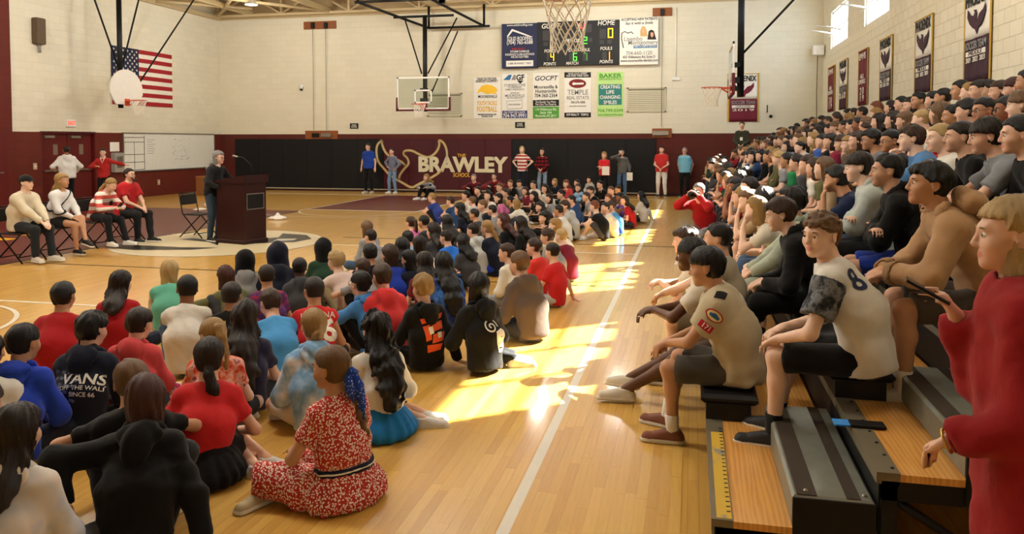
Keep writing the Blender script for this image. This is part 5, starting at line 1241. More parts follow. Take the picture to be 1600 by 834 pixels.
mic = MB(); mic.tube([(.25, 0, 1.22), (.24, 0, 1.42), (.05, 0, 1.55), (-.10, 0, 1.56)], .008, 6); mk = mic.build('microphone_stem', M_BLACKM, lc); MB().tube([(-.08, 0, 1.56), (-.2, 0, 1.57)], [.016, .024], 10).build('microphone', M_STEEL, lc); MB().lathe([(0, 0), (.07, 0), (.07, .02), (.02, .03), (0, .03)], 14, (.25, 0, 1.2)).build('microphone_base', M_BLACKM, lc)
M_CH = plain('chair_metal', '17150f', .4, .5); M_CHS = plain('chair_seat', '1c1a18', .6)
def chair(label, x, y, rz):
    t = empty('folding_chair', (x, y, 0), RAD(rz)); tag(t, label, 'chair', 'folding chairs')
    MB().box(-.21, .21, -.20, .20, .43, .455, bev=.01).build('seat', M_CHS, t)
    MB().box(-.20, .20, -.265, -.235, .62, .82, bev=.01).build('backrest', M_CHS, t)
    for s in (-1, 1):
        MB().tube([(s * .22, -.28, .84), (s * .22, -.20, .46), (s * .22, .24, 0)], .012, 7).build('leg', M_CH, t); MB().tube([(s * .195, .19, .44), (s * .195, -.30, 0)], .012, 7).build('leg', M_CH, t)
    MB().tube([(-.22, .16, .09), (.22, .16, .09)], .009, 6).tube([(-.195, -.24, .07), (.195, -.24, .07)], .009, 6).tube([(-.22, -.28, .84), (.22, -.28, .84)], .012, 6).build('stretcher', M_CH, t)
    return t
o = empty('wooden_box', (-16.14, 23.58, 0), RAD(-8)); tag(o, 'plain wooden box standing at the far wall behind the speaker', 'box'); MB().box(-.2, .2, -.2, .2, 0, .62, bev=.01).build('body', plain('box_wood', '8a5a30', .6), o); MB().box(-.22, .22, -.22, .22, .62, .65, bev=.006).build('lid', plain('box_lid', '9a6838', .6), o)
o = empty('white_cloth', (-9.5, 16.66, 0)); tag(o, 'crumpled white cloth lying on the court right of the lectern', 'cloth')
def fc(P): return smin(ell(P, (0, 0, .03), (.20, .14, .05)), smin(ell(P, (.02, .0, .08), (.07, .06, .07)), ell(P, (.12, .04, .03), (.09, .1, .03)), .05), .04) + folds(P, 2, 45) * f32(.012)
ob('fabric', job('fabric', lambda P: smax(fc(P), -P[:, 2], .003), (-.35, -.3, -.03), (.35, .3, .25), .016), plain('white_fabric', 'e8e4dc', .8), o)
o = empty('floor_plate', (-12.92, 18.64, 0)); tag(o, 'small white marker disc on the maroon floor by the left wall', 'marker'); MB().lathe([(0, .04), (.07, .04), (.17, .005), (.18, 0)], 18).build('disc', plain('marker_white', 'dcd6c6', .5), o)
# ------------------------------------------------------------------ people: tables of what each one wears
CO = {'red': 'a3151b', 'bright red': 'c8262a', 'coral': 'c8474a', 'navy': '131829', 'black': '0b0b0d', 'white': 'dcdad2', 'grey': '8a8b8e', 'light grey': 'b2b6b4', 'blue': '1c3aa4', 'light blue': '4a96d4', 'sky blue': '86b4dc', 'royal blue': '1f6cd0',
      'teal': '62b29a', 'maroon': '7a1a30', 'purple': '6a4ab0', 'pink': 'd070a4', 'hot pink': 'e0408c', 'green': '1f7a4a', 'olive': '5c5c38', 'tan': 'a08a6c', 'cream': 'd9d3c4', 'brown': '5a483c', 'charcoal': '26282c', 'dark blue': '24406c', 'khaki': 'a89a78', 'dark green': '1e3a2a', 'denim': '41597a', 'sage': 'a9b4a6', 'dark grey': '3c3d41', 'dark brown': '3a2c24', 'dark red': '6a1a20'}
HC = {'k': '0d0a09', 'd': '20140e', 'b': '3c271a', 'l': '6c4e30', 'y': '9c7a46', 'w': 'bd9f6a', 'a': '45211a', 'r': '7a4228', 'g': '7f7c78'}
PODIUM = (-8.4, 12.8)
def toward(x, y, tx=PODIUM[0], ty=PODIUM[1]): return math.degrees(math.atan2(-(tx - x), ty - y))
GAR = {'tee': 'T-shirt', 'hoodie': 'hooded sweatshirt', 'long': 'long-sleeved shirt', 'crew': 'sweatshirt', 'tank': 'sleeveless jersey'}
PEOPLE = []          # (J, px, py, clothing words, pose words, hand-written label or None)
POSEW = {'cross': 'cross-legged', 'knees': 'knees drawn up', 'knees2': 'arms on knees', 'prop': 'leaning back on a hand', 'propr': 'leaning on a hand', 'side': 'legs to the side'}
def floor_kid(px, py, pose, tk, tc, bt, bc, hk, hc, skin='light', face=None, dface=0, lod=None, words=None, label=None, s=.86, look=None, mod=None, **kw):
    w = at_z(px, py, .80); d = math.hypot(w[0], w[1])
    if face is None: face = toward(w[0], w[1]) + dface
    if lod is None: lod = 0 if d < 6.7 else 1 if d < 11 else 2
    m = dict(mod or {})
    m.setdefault('head', look or (random.uniform(-14, 14), random.uniform(-6, 8), random.uniform(-4, 4)))
    hs_k = .785 + .2 * s; s *= .94; kw.setdefault('hs', hs_k)
    if lod: kw['hs'] = .957
    if lod: m['head'] = (random.choice((-14, 4, 18)), 4 if len(m) < 3 else round(m['head'][1] / 12) * 12, 0); kw['scale'] = s / .86; s = .86
    tcol = CO.get(tc, tc) if isinstance(tc, str) else tc; bcol = CO.get(bc, bc) if isinstance(bc, str) else bc
    J = person('', (0, 0, 0), face, pose, s, top=(tk, tcol), bottom=(bt, bcol) if bt else None, hair=(hk, CO.get(hc, hc) if hk == 'hood' else HC[hc]), skin=skin, lod=lod, share=lod > 0, headpx=(px, py), mod=m, eyes=kw.pop('eyes', False), group='audience seated on the gym floor', **kw)
    PEOPLE.append((J, px, py, words or (tc + ' ' + GAR[tk] if isinstance(tc, str) else GAR[tk]), 'sitting', label)); return J
random.seed(11)
FK = floor_kid
M_FLORAL = spots('floral_dress', 'b42e2a', 'efe0d2', 92, .43)
# ---- nearest rows, one by one
G1 = FK(515, 541, dict(POSES['cross'], lean=2, bend=12, lf=(.06, .26, .08), rf=(-.34, .34, .08), lt=(1, .2, 0), rt=(-1, -.1, 0), lh=(-.14, .34, .26), rh=(.10, .30, .24)), 'tee', M_FLORAL, 'skirt', M_FLORAL, 'braid', 'l', 'tan', face=62, look=(14, 4, 0), eyes=True, s=.90, shoe='b5a98c', hem=.02, words='red floral dress', label='person in a red floral dress and blue bandana, seated nearest on the floor', jx={'skl': 1.12, 'spread': 1})
tf = G1['topf']; pb = G1['P'] + G1['u1'] * .085
for o_, w_, c_ in ((.004, .020, '1a1f36'), (.0065, .0065, 'e8e4da')): band(G1, tf, pb, G1['u1'], w_, cloth(c_), 'belt', o_)
b = MB(); b.tube([(.02, -.085, -.005), (.03, -.115, -.03), (.02, -.10, -.055)], [.03, .042, .026], 8).tube([(.03, -.118, -.03), (.045, -.135, -.10), (.05, -.15, -.20), (.045, -.16, -.30)], [.026, .036, .026, .004], 8).tube([(.0, -.11, -.03), (-.01, -.13, -.1), (-.012, -.145, -.17)], [.02, .028, .004], 8)
o = b.build('bandana', spots('bandana_blue', '1d3f9c', 'd8dcf0', 85, .22), G1['root']); o.matrix_local = G1['HM']
b = MB(); b.tube([(-.082, -.012, -.042), (-.084, -.016, -.048), (-.082, -.012, -.054)], .004, 6).build('earring', plain('gold_ring', 'c9a04a', .3, .9), G1['root']).matrix_local = G1['HM']
FK(588, 487, 'side', 'long', 'white', 'skirt', '1f78c0', 'wavy', 'k', 'light', face=48, s=.88, label='person in a white top and bright blue skirt beside the floral dress', words='white top and blue skirt', jx={'skl': .95})
FK(327, 527, 'side', 'tee', 'bright red', 'skirt', 'black', 'lowpony', 'd', 'light', face=30, s=.90, label='person in a red T-shirt and black skirt with legs folded to the side', mod=dict(lean=16), words='red T-shirt and black skirt')
FK(228, 586, 'knees2', 'hoodie', 'black', 'pants', 'charcoal', 'bob', 'a', 'fair', face=25, s=.92, label='person in a black hooded sweatshirt in the front row, seen from behind', jx={}, look=(8, 14, 0), mod=dict(lh=(-.34, .02, .30), rh=(.34, -.05, .06)))
tie_p = tiedye('peach_grey_cloth', ['b9bcc8', 'cfc9c6', 'd9c9ba', 'b4b9c8'], 4)
FK(28, 633, 'cross', 'hoodie', tie_p, 'pants', 'dark grey', 'long', 'd', 'light', face=20, s=.90, words='peach and grey hooded sweatshirt', label='person in a peach-grey hooded sweatshirt in the bottom left corner')
FK(203, 562, 'knees2', 'tee', 'black', 'shorts', 'charcoal', 'short', 'l', 'tan', face=38, s=.90, label='person in a black T-shirt with a bare arm on one knee, behind the black hooded sweatshirt')
FK(38, 505, 'cross', 'hoodie', 'blue', 'pants', 'navy', 'short', 'k', 'tan', face=22, s=.92, label='person in a bright blue hooded sweatshirt at the left edge', look=(-14, 4, 0))
V1 = FK(146, 487, 'cross', 'hoodie', 'navy', 'pants', 'black', 'mop', 'k', 'light', face=18, s=.90, label='person in a navy hooded sweatshirt with white lettering on the back')
FK(221, 480, 'cross', 'hoodie', 'coral', 'shorts', 'denim', 'short', 'd', 'light', face=20, s=.84, label='person in a coral hooded sweatshirt behind the white-lettered navy one')
FK(98, 440, 'knees', 'crew', 'red', 'pants', 'navy', 'short', 'k', 'tan', face=18, s=.92, label='person in a plain red sweatshirt at the left of the floor group')
FK(190, 423, 'cross', 'tee', 'red', 'pants', 'navy', 'long', 'd', 'light', face=22, s=.88, label='person in a dark red T-shirt between red sweatshirt and white T-shirt')
FK(293, 429, 'knees', 'tee', 'white', 'shorts', 'denim', 'buzz', 'k', 'brown', face=30, s=.93, label='person in a plain white T-shirt and denim shorts')
FK(266, 406, 'knees', 'tee', 'teal', 'shorts', 'khaki', 'bob', 'w', 'fair', face=32, s=.86, label='person in a teal T-shirt farthest left in the floor group')
T1 = FK(490, 482, 'cross', 'hoodie', tiedye('blue_cloud_tiedye', ['e4e8ee', 'a9c6e0', '6f9cc8', '9fc2e0'], 6), 'shorts', 'cream', 'bun', 'y', 'light', face=35, s=.90, words='blue tie-dye hooded sweatshirt', label='person in a pale blue tie-dye hooded sweatshirt left of the floral dress')
FK(385, 470, 'cross', 'tee', '25233a', 'pants', 'charcoal', 'longer', 'd', 'light', face=30, s=.88, label='person in a dark indigo T-shirt left of the light blue T-shirt')
FK(419, 452, 'knees', 'tee', 'light blue', 'shorts', 'black', 'short', 'b', 'light', face=40, s=.90, label='person in a light blue T-shirt bending forward', mod=dict(lean=20), look=(10, 22, 0))
J6 = FK(490, 432, 'cross', 'tank', 'bright red', 'shorts', 'charcoal', 'buzz', 'd', 'tan', face=30, s=.90, words='red numbered jersey', label='person in a red sports jersey with a white number six')
FK(563, 423, 'knees2', 'hoodie', '3f78b4', 'pants', 'black', 'short', 'k', 'light', face=66, s=.88, eyes=True, glasses=True, label='person in glasses and a blue hooded sweatshirt turned to the left')
FK(596, 411, 'cross', 'hoodie', 'd2383a', 'pants', 'charcoal', 'short', 'b', 'light', face=38, s=.95, label='person in a bright red hooded sweatshirt in the middle of the floor group')
O1 = FK(660, 428, 'propr', 'hoodie', 'black', 'pants', 'black', 'mop', 'y', 'light', face=48, s=.87, label='person in a black hooded sweatshirt with an orange print on the back')
A1 = FK(748, 426, 'side', 'hoodie', 'black', 'pants', 'charcoal', 'bob', 'k', 'light', face=50, s=.92, label='person in a black hooded sweatshirt with a white face print')
FK(693, 394, 'cross', 'tee', tiedye('indigo_tiedye', ['22284e', '2b3a78', '3a6cb4', '22284e'], 5), 'shorts', 'denim', 'longer', 'k', 'light', face=40, s=.90, words='indigo tie-dye T-shirt', label='person in an indigo tie-dye T-shirt behind the orange print')
FK(810, 392, 'cross', 'hoodie', '5c4d44', 'pants', 'dark grey', 'short', 'l', 'light', face=52, s=.98, label='person in a brown-grey hooded sweatshirt at the right corner of the group')
N1 = FK(363, 440, 'cross', 'tank', 'black', 'shorts', 'black', 'buzz', 'd', 'tan', face=30, s=.82, words='black numbered jersey', label='person in a black sleeveless jersey with a gold number')
FK(352, 415, 'knees2', 'long', 'olive', 'pants', 'dark grey', 'bob', 'a', 'light', face=60, s=.84, label='person in an olive long-sleeved shirt behind the black jersey', mod=dict(lean=18), look=(5, 18, 0))
FK(382, 392, 'cross', 'hoodie', 'grey', 'pants', 'black', 'hood', 'black', 'light', face=35, s=.86, label='person with a black hood pulled up beside the navy hood')
FK(433, 380, 'cross', 'hoodie', 'navy', 'pants', 'black', 'hood', 'navy', 'light', face=35, s=.95, label='person with a navy hood pulled up at the back of the left group')
FK(416, 413, 'cross', 'tee', tiedye('plum_print', ['6a2a4a', '3c2c6a', '9a2c3c'], 14), 'shorts', 'black', 'buzz', 'd', 'tan', face=36, s=.86, words='plum patterned T-shirt')
FK(468, 402, 'cross', 'hoodie', 'dark grey', 'pants', 'black', 'buzz', 'k', 'dark', face=40, s=.84)
FK(503, 374, 'cross', 'hoodie', 'dark green', 'pants', 'black', 'hood', 'black', 'light', face=35, s=.86)
FK(524, 391, 'knees2', 'tee', 'd8c4bc', 'shorts', 'khaki', 'curly', 'w', 'fair', face=60, s=.88, words='pale pink T-shirt', look=(10, 8, 0))
FK(329, 498, 'cross', 'tee', tiedye('red_orange_print', ['b02a2c', 'd86a48', 'e0b0a0', '8a2038'], 18), 'shorts', 'charcoal', 'pony', 'y', 'fair', face=28, s=.84, words='red patterned top', label='person in a red patterned top with a ponytail, behind the red T-shirt', look=(25, 20, 0))
FK(-22, 520, 'cross', 'tee', 'white', 'shorts', 'grey', 'short', 'd', 'light', face=20, s=.9, label='person in a white T-shirt cut off by the left edge, farther one')
FK(-28, 590, 'cross', 'tee', 'white', 'shorts', 'grey', 'short', 'b', 'light', face=20, s=.9, label='person in a white T-shirt cut off by the left edge, nearer one')
# ---- middle and far rows
rows = [
 (566, 403, 'knees2', 'tee', 'grey', 'shorts', 'black', 'short', 'b', 'light'), (572, 345, 'cross', 'long', 'grey', 'pants', 'denim', 'bob', 'l', 'light'), (578, 358, 'cross', 'tee', 'grey', 'shorts', 'navy', 'short', 'd', 'light'), (578, 380, 'cross', 'tee', 'black', 'pants', 'charcoal', 'short', 'k', 'tan'),
 (607, 382, 'cross', 'tee', 'blue', 'shorts', 'grey', 'bob', 'b', 'light'), (636, 360, 'cross', 'tee', 'sky blue', 'shorts', 'black', 'short', 'k', 'light'), (641, 338, 'knees', 'tee', 'pink', 'shorts', 'black', 'pony', 'b', 'light'), (661, 336, 'knees', 'tee', 'charcoal', 'shorts', 'black', 'short', 'k', 'tan'),
 (676, 348, 'cross', 'long', 'dark grey', 'pants', 'denim', 'long', 'd', 'light'), (697, 336, 'cross', 'tee', 'black', 'pants', 'black', 'longer', 'k', 'light'), (696, 359, 'cross', 'tee', 'royal blue', 'shorts', 'grey', 'short', 'd', 'light'), (738, 348, 'cross', 'hoodie', 'light grey', 'pants', 'charcoal', 'buzz', 'd', 'light'),
 (760, 344, 'cross', 'long', 'navy', 'pants', 'blue', 'lowpony', 'y', 'light'), (785, 334, 'cross', 'tee', 'black', 'pants', 'charcoal', 'longer', 'a', 'light'), (638, 391, 'cross', 'crew', 'navy', 'pants', 'black', 'bob', 'k', 'light'), (662, 394, 'cross', 'tee', 'dark red', 'pants', 'black', 'longer', 'd', 'light'),
 (674, 301, 'knees', 'tee', '2c3f8c', 'shorts', 'navy', 'short', 'y', 'light'), (703, 307, 'knees', 'tee', 'dark blue', 'shorts', 'grey', 'mop', 'b', 'light'), (737, 307, 'knees2', 'tee', 'light grey', 'shorts', 'khaki', 'short', 'l', 'light'), (753, 312, 'cross', 'tee', 'navy', 'pants', 'black', 'short', 'l', 'light'),
 (727, 298, 'cross', 'tee', 'white', 'shorts', 'black', 'bun', 'd', 'light'), (746, 291, 'cross', 'hoodie', 'black', 'pants', 'black', 'short', 'd', 'light'), (762, 298, 'cross', 'long', 'white', 'pants', 'black', 'longer', 'k', 'light'), (780, 286, 'knees', 'tee', 'cream', 'shorts', 'tan', 'pony', 'l', 'light'),
 (778, 302, 'cross', 'tee', 'pink', 'shorts', 'denim', 'bob', 'd', 'light'), (796, 306, 'cross', 'tee', 'charcoal', 'pants', 'black', 'short', 'k', 'tan'), (806, 311, 'knees2', 'crew', 'cream', 'pants', 'denim', 'bob', 'y', 'light'), (797, 281, 'cross', 'tee', 'black', 'shorts', 'black', 'short', 'l', 'light'),
 (811, 281, 'cross', 'hoodie', 'grey', 'pants', 'black', 'mop', 'd', 'light'), (833, 299, 'cross', 'tee', 'black', 'pants', 'black', 'longer', 'd', 'light'), (833, 282, 'cross', 'tee', 'white', 'pants', 'black', 'short', 'k', 'light'), (851, 288, 'cross', 'crew', 'white', 'pants', 'charcoal', 'long', 'd', 'light'),
 (866, 279, 'cross', 'tee', 'navy', 'pants', 'black', 'bob', 'y', 'light'), (884, 281, 'cross', 'tee', 'coral', 'pants', 'black', 'long', 'r', 'fair'), (901, 280, 'cross', 'tee', 'charcoal', 'pants', 'black', 'short', 'd', 'light'), (920, 276, 'cross', 'hoodie', 'light grey', 'pants', 'black', 'short', 'd', 'light'),
 (876, 296, 'cross', 'tee', 'green', 'shorts', 'black', 'short', 'd', 'light'), (892, 305, 'cross', 'hoodie', 'dark blue', 'pants', 'black', 'short', 'd', 'light'), (903, 287, 'knees', 'crew', 'sky blue', 'pants', 'denim', 'bob', 'b', 'light'), (922, 291, 'knees', 'crew', 'black', 'pants', 'black', 'mop', 'b', 'light'),
 (954, 291, 'cross', 'tee', 'dark grey', 'shorts', 'khaki', 'short', 'l', 'light'), (965, 290, 'cross', 'tee', 'dark red', 'pants', 'black', 'short', 'd', 'tan'), (872, 320, 'cross', 'tee', 'white', 'shorts', 'black', 'short', 'k', 'tan'), (881, 313, 'knees', 'hoodie', 'light grey', 'pants', 'dark grey', 'curly', 'b', 'light'),
 (928, 313, 'knees', 'tee', 'black', 'shorts', 'dark grey', 'short', 'r', 'fair'), (945, 316, 'knees', 'tee', 'white', 'shorts', 'cream', 'short', 'd', 'light'), (953, 314, 'knees', 'tee', 'light blue', 'shorts', 'blue', 'short', 'b', 'light'), (950, 303, 'cross', 'tee', 'tan', 'shorts', 'black', 'bob', 'r', 'light'),
 (968, 301, 'knees', 'tee', 'purple', 'shorts', 'purple', 'long', 'k', 'brown'), (975, 306, 'cross', 'tee', 'red', 'pants', 'charcoal', 'long', 'd', 'light'), (1001, 299, 'propr', 'crew', 'cream', 'pants', 'charcoal', 'long', 'k', 'light'),
 (866, 341, 'knees', 'crew', 'white', 'pants', 'grey', 'bob', 'y', 'fair'), (854, 357, 'cross', 'tee', 'grey', 'shorts', 'blue', 'curly', 'b', 'light'), (876, 357, 'cross', 'tee', 'maroon', 'shorts', 'grey', 'short', 'w', 'fair'), (833, 372, 'cross', 'tee', 'd8382e', 'shorts', 'black', 'short', 'b', 'light'),
 (862, 379, 'propr', 'tee', 'bright red', 'shorts', 'light grey', 'short', 'd', 'light'), (790, 380, 'cross', 'hoodie', 'cream', 'pants', 'grey', 'short', 'b', 'light'),
 (717, 317, 'cross', 'tee', 'navy', 'pants', 'black', 'longer', 'k', 'light'), (768, 320, 'cross', 'tee', 'grey', 'pants', 'black', 'short', 'd', 'light'), (820, 292, 'cross', 'tee', 'maroon', 'pants', 'black', 'long', 'b', 'light'), (843, 315, 'cross', 'tee', 'charcoal', 'pants', 'black', 'longer', 'd', 'light'), (789, 294, 'cross', 'tee', 'olive', 'pants', 'black', 'short', 'b', 'light'), (857, 303, 'cross', 'tee', 'grey', 'pants', 'black', 'bob', 'd', 'light'), (937, 282, 'cross', 'tee', 'black', 'pants', 'black', 'short', 'k', 'light'), (915, 300, 'cross', 'tee', 'grey', 'pants', 'navy', 'short', 'b', 'light'),
 (628, 371, 'cross', 'tee', 'charcoal', 'pants', 'black', 'long', 'k', 'light'), (655, 368, 'cross', 'tee', 'white', 'shorts', 'denim', 'bob', 'd', 'light'), (722, 366, 'cross', 'tee', 'dark grey', 'pants', 'black', 'long', 'k', 'light'), (812, 338, 'side', 'long', 'black', 'pants', 'sage', 'longer', 'd', 'light'), (850, 330, 'cross', 'tee', 'black', 'pants', 'charcoal', 'longer', 'k', 'light'), (740, 326, 'cross', 'tee', 'dark grey', 'shorts', 'navy', 'short', 'd', 'tan'),
]
NAMED = {'2c3f8c': 'indigo', 'd8382e': 'orange-red'}
SPEC = {(928, 313): dict(face=80, skin='fair'), (1001, 299): dict(face=62), (737, 307): dict(face=62), (862, 379): dict(face=70), (806, 311): dict(face=70), (674, 301): dict(face=75), (703, 307): dict(face=66)}
for r in rows:
    kw = dict(SPEC.get((r[0], r[1]), {})); sk = kw.pop('skin', r[9])
    FK(*r[:9], sk, s=random.choice((.82, .86, .9)), dface=random.choice((-8, 0, 8, 14)), words=(NAMED[r[4]] + ' ' + GAR[r[3]]) if r[4] in NAMED else None, **kw)
# back prints
def txt2(txt, size, **k): return text_mesh(txt, size, depth=0, **k)
PW = cloth('e4e2da')
def backprint(J, me, up, right, mat, name='print', off=.004):
    """on the back of a top, `up` metres above the small of the back"""
    x = J['r2']; z = J['u2']; return decal(J, me, J['M'] + z * up + x * right - J['f2'] * .10, x, z, mat, name, off)
def flat(polys):
    b = MB()
    for q in polys: b.poly([(x, y, 0) for x, y in q])
    return b.mesh('print')
backprint(V1, txt2('VANS', .095, bold=.02), .05, .045, PW); backprint(V1, txt2('"OFF THE WALL"', .036, bold=.01), -.005, .045, PW); backprint(V1, txt2('SINCE 66', .034, bold=.01), -.045, .055, PW)
gl = []
for k_ in range(5):
    for j_ in range(4): x, y = -.13 + .045 * j_, .03 + .04 * k_ - .01 * j_; gl.append([(x, y), (x + .03, y - .012), (x + .038, y + .004), (x + .008, y + .016)])
backprint(V1, flat(gl), -.08, -.02, cloth('5a6076'))
backprint(J6, txt2('6', .26, bold=.03), .03, .10, PW); backprint(J6, txt2('INDIANA', .065, bold=.01), .165, .02, PW)
backprint(N1, txt2('11', .17, bold=.02), .06, .0, cloth('c9a24a'))
backprint(O1, flat([[(-.11, .12), (.10, .15), (.085, .11), (-.10, .08)], [(-.10, .06), (-.04, .07), (-.045, -.05), (-.09, -.06)], [(-.02, .07), (.09, .09), (.08, .03), (-.03, .01)], [(-.03, -.01), (.09, .0), (.07, -.07), (-.04, -.08)], [(-.08, -.09), (.07, -.09), (.05, -.14), (-.07, -.15)]]), .015, .02, cloth('d8562c'))
backprint(O1, flat([[(-.06, .05), (-.02, .055), (-.02, .0), (-.055, -.01)], [(.01, .0), (.05, .005), (.05, -.04), (.015, -.045)]]), .015, .02, PW, off=.006)
sp_ = []
for i in range(26):
    a0, a1 = i * .42, (i + 1) * .42; r0, r1 = .075 - .0024 * i, .075 - .0024 * (i + 1); c0 = (-.055, .075)
    sp_.append([(c0[0] + r0 * math.cos(a0), c0[1] + r0 * math.sin(a0)), (c0[0] + r1 * math.cos(a1), c0[1] + r1 * math.sin(a1)), (c0[0] + (r1 - .013) * math.cos(a1), c0[1] + (r1 - .013) * math.sin(a1)), (c0[0] + (r0 - .013) * math.cos(a0), c0[1] + (r0 - .013) * math.sin(a0))])
backprint(A1, flat(sp_), -.04, .05, PW); backprint(A1, flat([[(-.02, .03), (.04, .06), (.075, .04), (.085, -.02), (.075, -.08), (.05, -.12), (.015, -.12), (-.005, -.07), (-.02, -.02)]]), -.04, .05, PW, off=.003)
backprint(A1, flat([[(.015, -.085), (.055, -.08), (.057, -.088), (.016, -.093)], [(.02, -.01), (.035, -.005), (.033, -.02)], [(.055, .0), (.07, -.003), (.062, -.018)]]), -.04, .05, cloth('131315'), off=.006)

# snack bag beside the patterned top
w_ = at_z(270, 640, 0); o = empty('snack_bag', (w_[0], w_[1], 0), RAD(30)); tag(o, 'small red and white snack bag on the floor left of the red T-shirt', 'bag')
def fb(P): return smax(ell(P, (0, 0, .10), (.075, .035, .105)), np.abs(P[:, 2] - .10) - f32(.092), .01) + folds(P, 4, 60) * f32(.005)
ob('pouch', job('pouch', fb, (-.12, -.08, -.03), (.12, .08, .24), .009), tiedye('snack_print', ['c02030', 'e8e4e0', '8a2a6a', 'd8404a'], 16), o)
# ------------------------------------------------------------------ people on the bleachers
ROWN = ['', 'first', 'second', 'third', 'fourth', 'fifth', 'top']
BENCH = []
random.seed(23)
def bench(row, px, pose, tk, tc, bt, bc, hk, hc, skin='light', y=None, face=None, look=None, s=.95, lod=None, words=None, label=None, mod=None, **kw):
    face = 84 if face is None else face
    yy = y if y is not None else 8
    m = dict(mod or {}); m.setdefault('head', look or (random.choice((-24, -12, -12, 0, 0, 12)), random.choice((-6, 0, 0, 6, 12)), 0))
    if lod is None: lod = 0 if (px or 0) and row <= 4 and px > {1: 0, 2: 1200, 3: 1330, 4: 1400}.get(row, 9999) else 1 if (px or 0) > 1300 or (y is not None and y < 12) else 2
    if lod:
        kw['scale'] = s / .95; s = .95
        if not label: h_ = m['head'][0]; m['head'] = (-50 if h_ < -40 else -18 if h_ < -6 else 4 if h_ < 8 else 20, 4, 0)
    tcol = CO.get(tc, tc) if isinstance(tc, str) else tc; bcol = CO.get(bc, bc) if isinstance(bc, str) else bc
    base = dict(face=face, pose=pose, s=s, top=(tk, tcol), bottom=(bt, bcol), hair=(hk, HC[hc]), skin=skin, lod=lod, share=lod > 0, mod=m, group='audience seated on the bleachers', **kw)
    if y is not None: J = person('', (TX[row - 1] + (.20 if row == 1 and y < 8 else .14), y, TZ[row - 1] + SEATH), **base)
    else: J = person('', (0, 0, 0), headpx=(px, 200), seat=row, **base)
    BENCH.append((row, J['loc'][1], J, words or (tc + ' ' + GAR[tk]), label)); return J
B = bench
# front row: the scouts and their neighbours
S1 = B(1, None, 'elbows', 'tee', 'b9ad90', 'shorts', '4a4742', 'bowl', 'k', 'tan', y=4.86, face=78, look=(0, 10, 0), s=.94, hs=1.0, lod=0, shoe='7a4a38', socks='e0dcd4', build=1.08, loose=1.7, words='khaki scout shirt', label='person in a khaki scout shirt and grey shorts at the bleacher aisle end', mod=dict(lean=7, bend=20, lh=(-.03, .46, .22), rh=(.02, .48, .21), lf=(-.13, .40, -.330), rf=(.13, .50, -.330)))
B(1, None, 'elbows', 'tee', 'cream', 'shorts', 'brown', 'bowl', 'k', 'dark', y=5.5, face=82, look=(-5, 5, 0), s=.98, lod=0, shoe='cfcabc', label='person with long outstretched legs beside the khaki scout shirt', words='cream T-shirt', mod=dict(lean=15, lf=(-.10, .78, -.315), rf=(.12, .84, -.315), lk=(0, 1, 1), rk=(0, 1, 1)))
B(1, None, 'elbows', 'tee', 'b5ad98', 'shorts', '6a5a44', 'short', 'k', 'light', y=6.05, face=80, look=(0, 0, 0), s=.96, lod=0, words='khaki shirt', label='person in a khaki shirt, third from the aisle on the front bench', mod=dict(lean=-3, bend=20, lf=(-.15, .42, -.32), rf=(.14, .46, -.32)), shoe='3a3030')
B(1, None, 'elbows', 'tee', 'cfcabc', 'shorts', '6a5a44', 'mop', 'b', 'light', y=6.65, face=84, look=(0, 4, 0), s=.96, lod=0, words='pale shirt', label='person in a pale shirt leaning farthest forward on the front bench', shoe='4a4038', mod=dict(lean=22, lf=(-.15, .42, -.32), rf=(.14, .46, -.32)))
# photographer
PH = B(1, None, 'elbows', 'crew', 'red', 'pants', 'grey', 'short', 'g', 'light', y=12.3, face=150, s=.98, lod=1, words='red jacket', label='person in a red jacket aiming a camera from the front bench', mod=dict(lean=14, bend=16, lh=(-.09, .40, .66), rh=(.09, .40, .66), le=(-1, 0, -1), re=(1, 0, -1), ld=(.5, .4, .6), rd=(-.5, .4, .6), lf=(-.14, .36, -.325), rf=(.14, .40, -.325)), look=(0, 4, 0))
# second row
C1 = B(2, 1282, 'sit', 'tee', 'd3cfc6', 'shorts', 'black', 'curly', 'l', 'fair', face=70, look=(62, 2, 0), s=.99, words='white jersey with camouflage sleeves', label='person in a white jersey with grey camouflage sleeves, turned to the camera', mod=dict(lean=10, bend=24, lh=(-.14, .42, .16), rh=(.05, .44, .18)), socks='1a1a1c', shoe='2a2a2e')
B(2, 1240, 'lap', 'hoodie', 'sage', 'pants', '9aa294', 'mop', 'k', 'light', s=.95, words='sage hooded sweatshirt', label='person in a sage sweatsuit half hidden behind the white jersey', mod=dict(lh=(-.06, .42, .16), rh=(.02, .44, .17)))
B(2, 1213, 'sit', 'hoodie', 'black', 'pants', 'black', 'mop', 'b', 'fair', s=.97, words='black hooded sweatshirt', look=(0, 14, 0), label='person in an all-black hooded sweatsuit on the second bench row')
B(2, 1191, 'sit', 'tee', 'grey', 'pants', 'denim', 'longer', 'k', 'light', s=.92, lod=1)
B(2, 1180, 'chin', 'tee', 'cream', 'shorts', 'khaki', 'bob', 'y', 'fair', s=.92); B(2, 1168, 'chin', 'tee', 'tan', 'shorts', 'khaki', 'long', 'l', 'fair', s=.92); B(2, 1158, 'elbows', 'tee', 'tan', 'shorts', 'denim', 'long', 'y', 'light', s=.92); B(2, 1148, 'chin', 'tee', 'grey', 'pants', 'denim', 'bob', 'k', 'brown', s=.94)
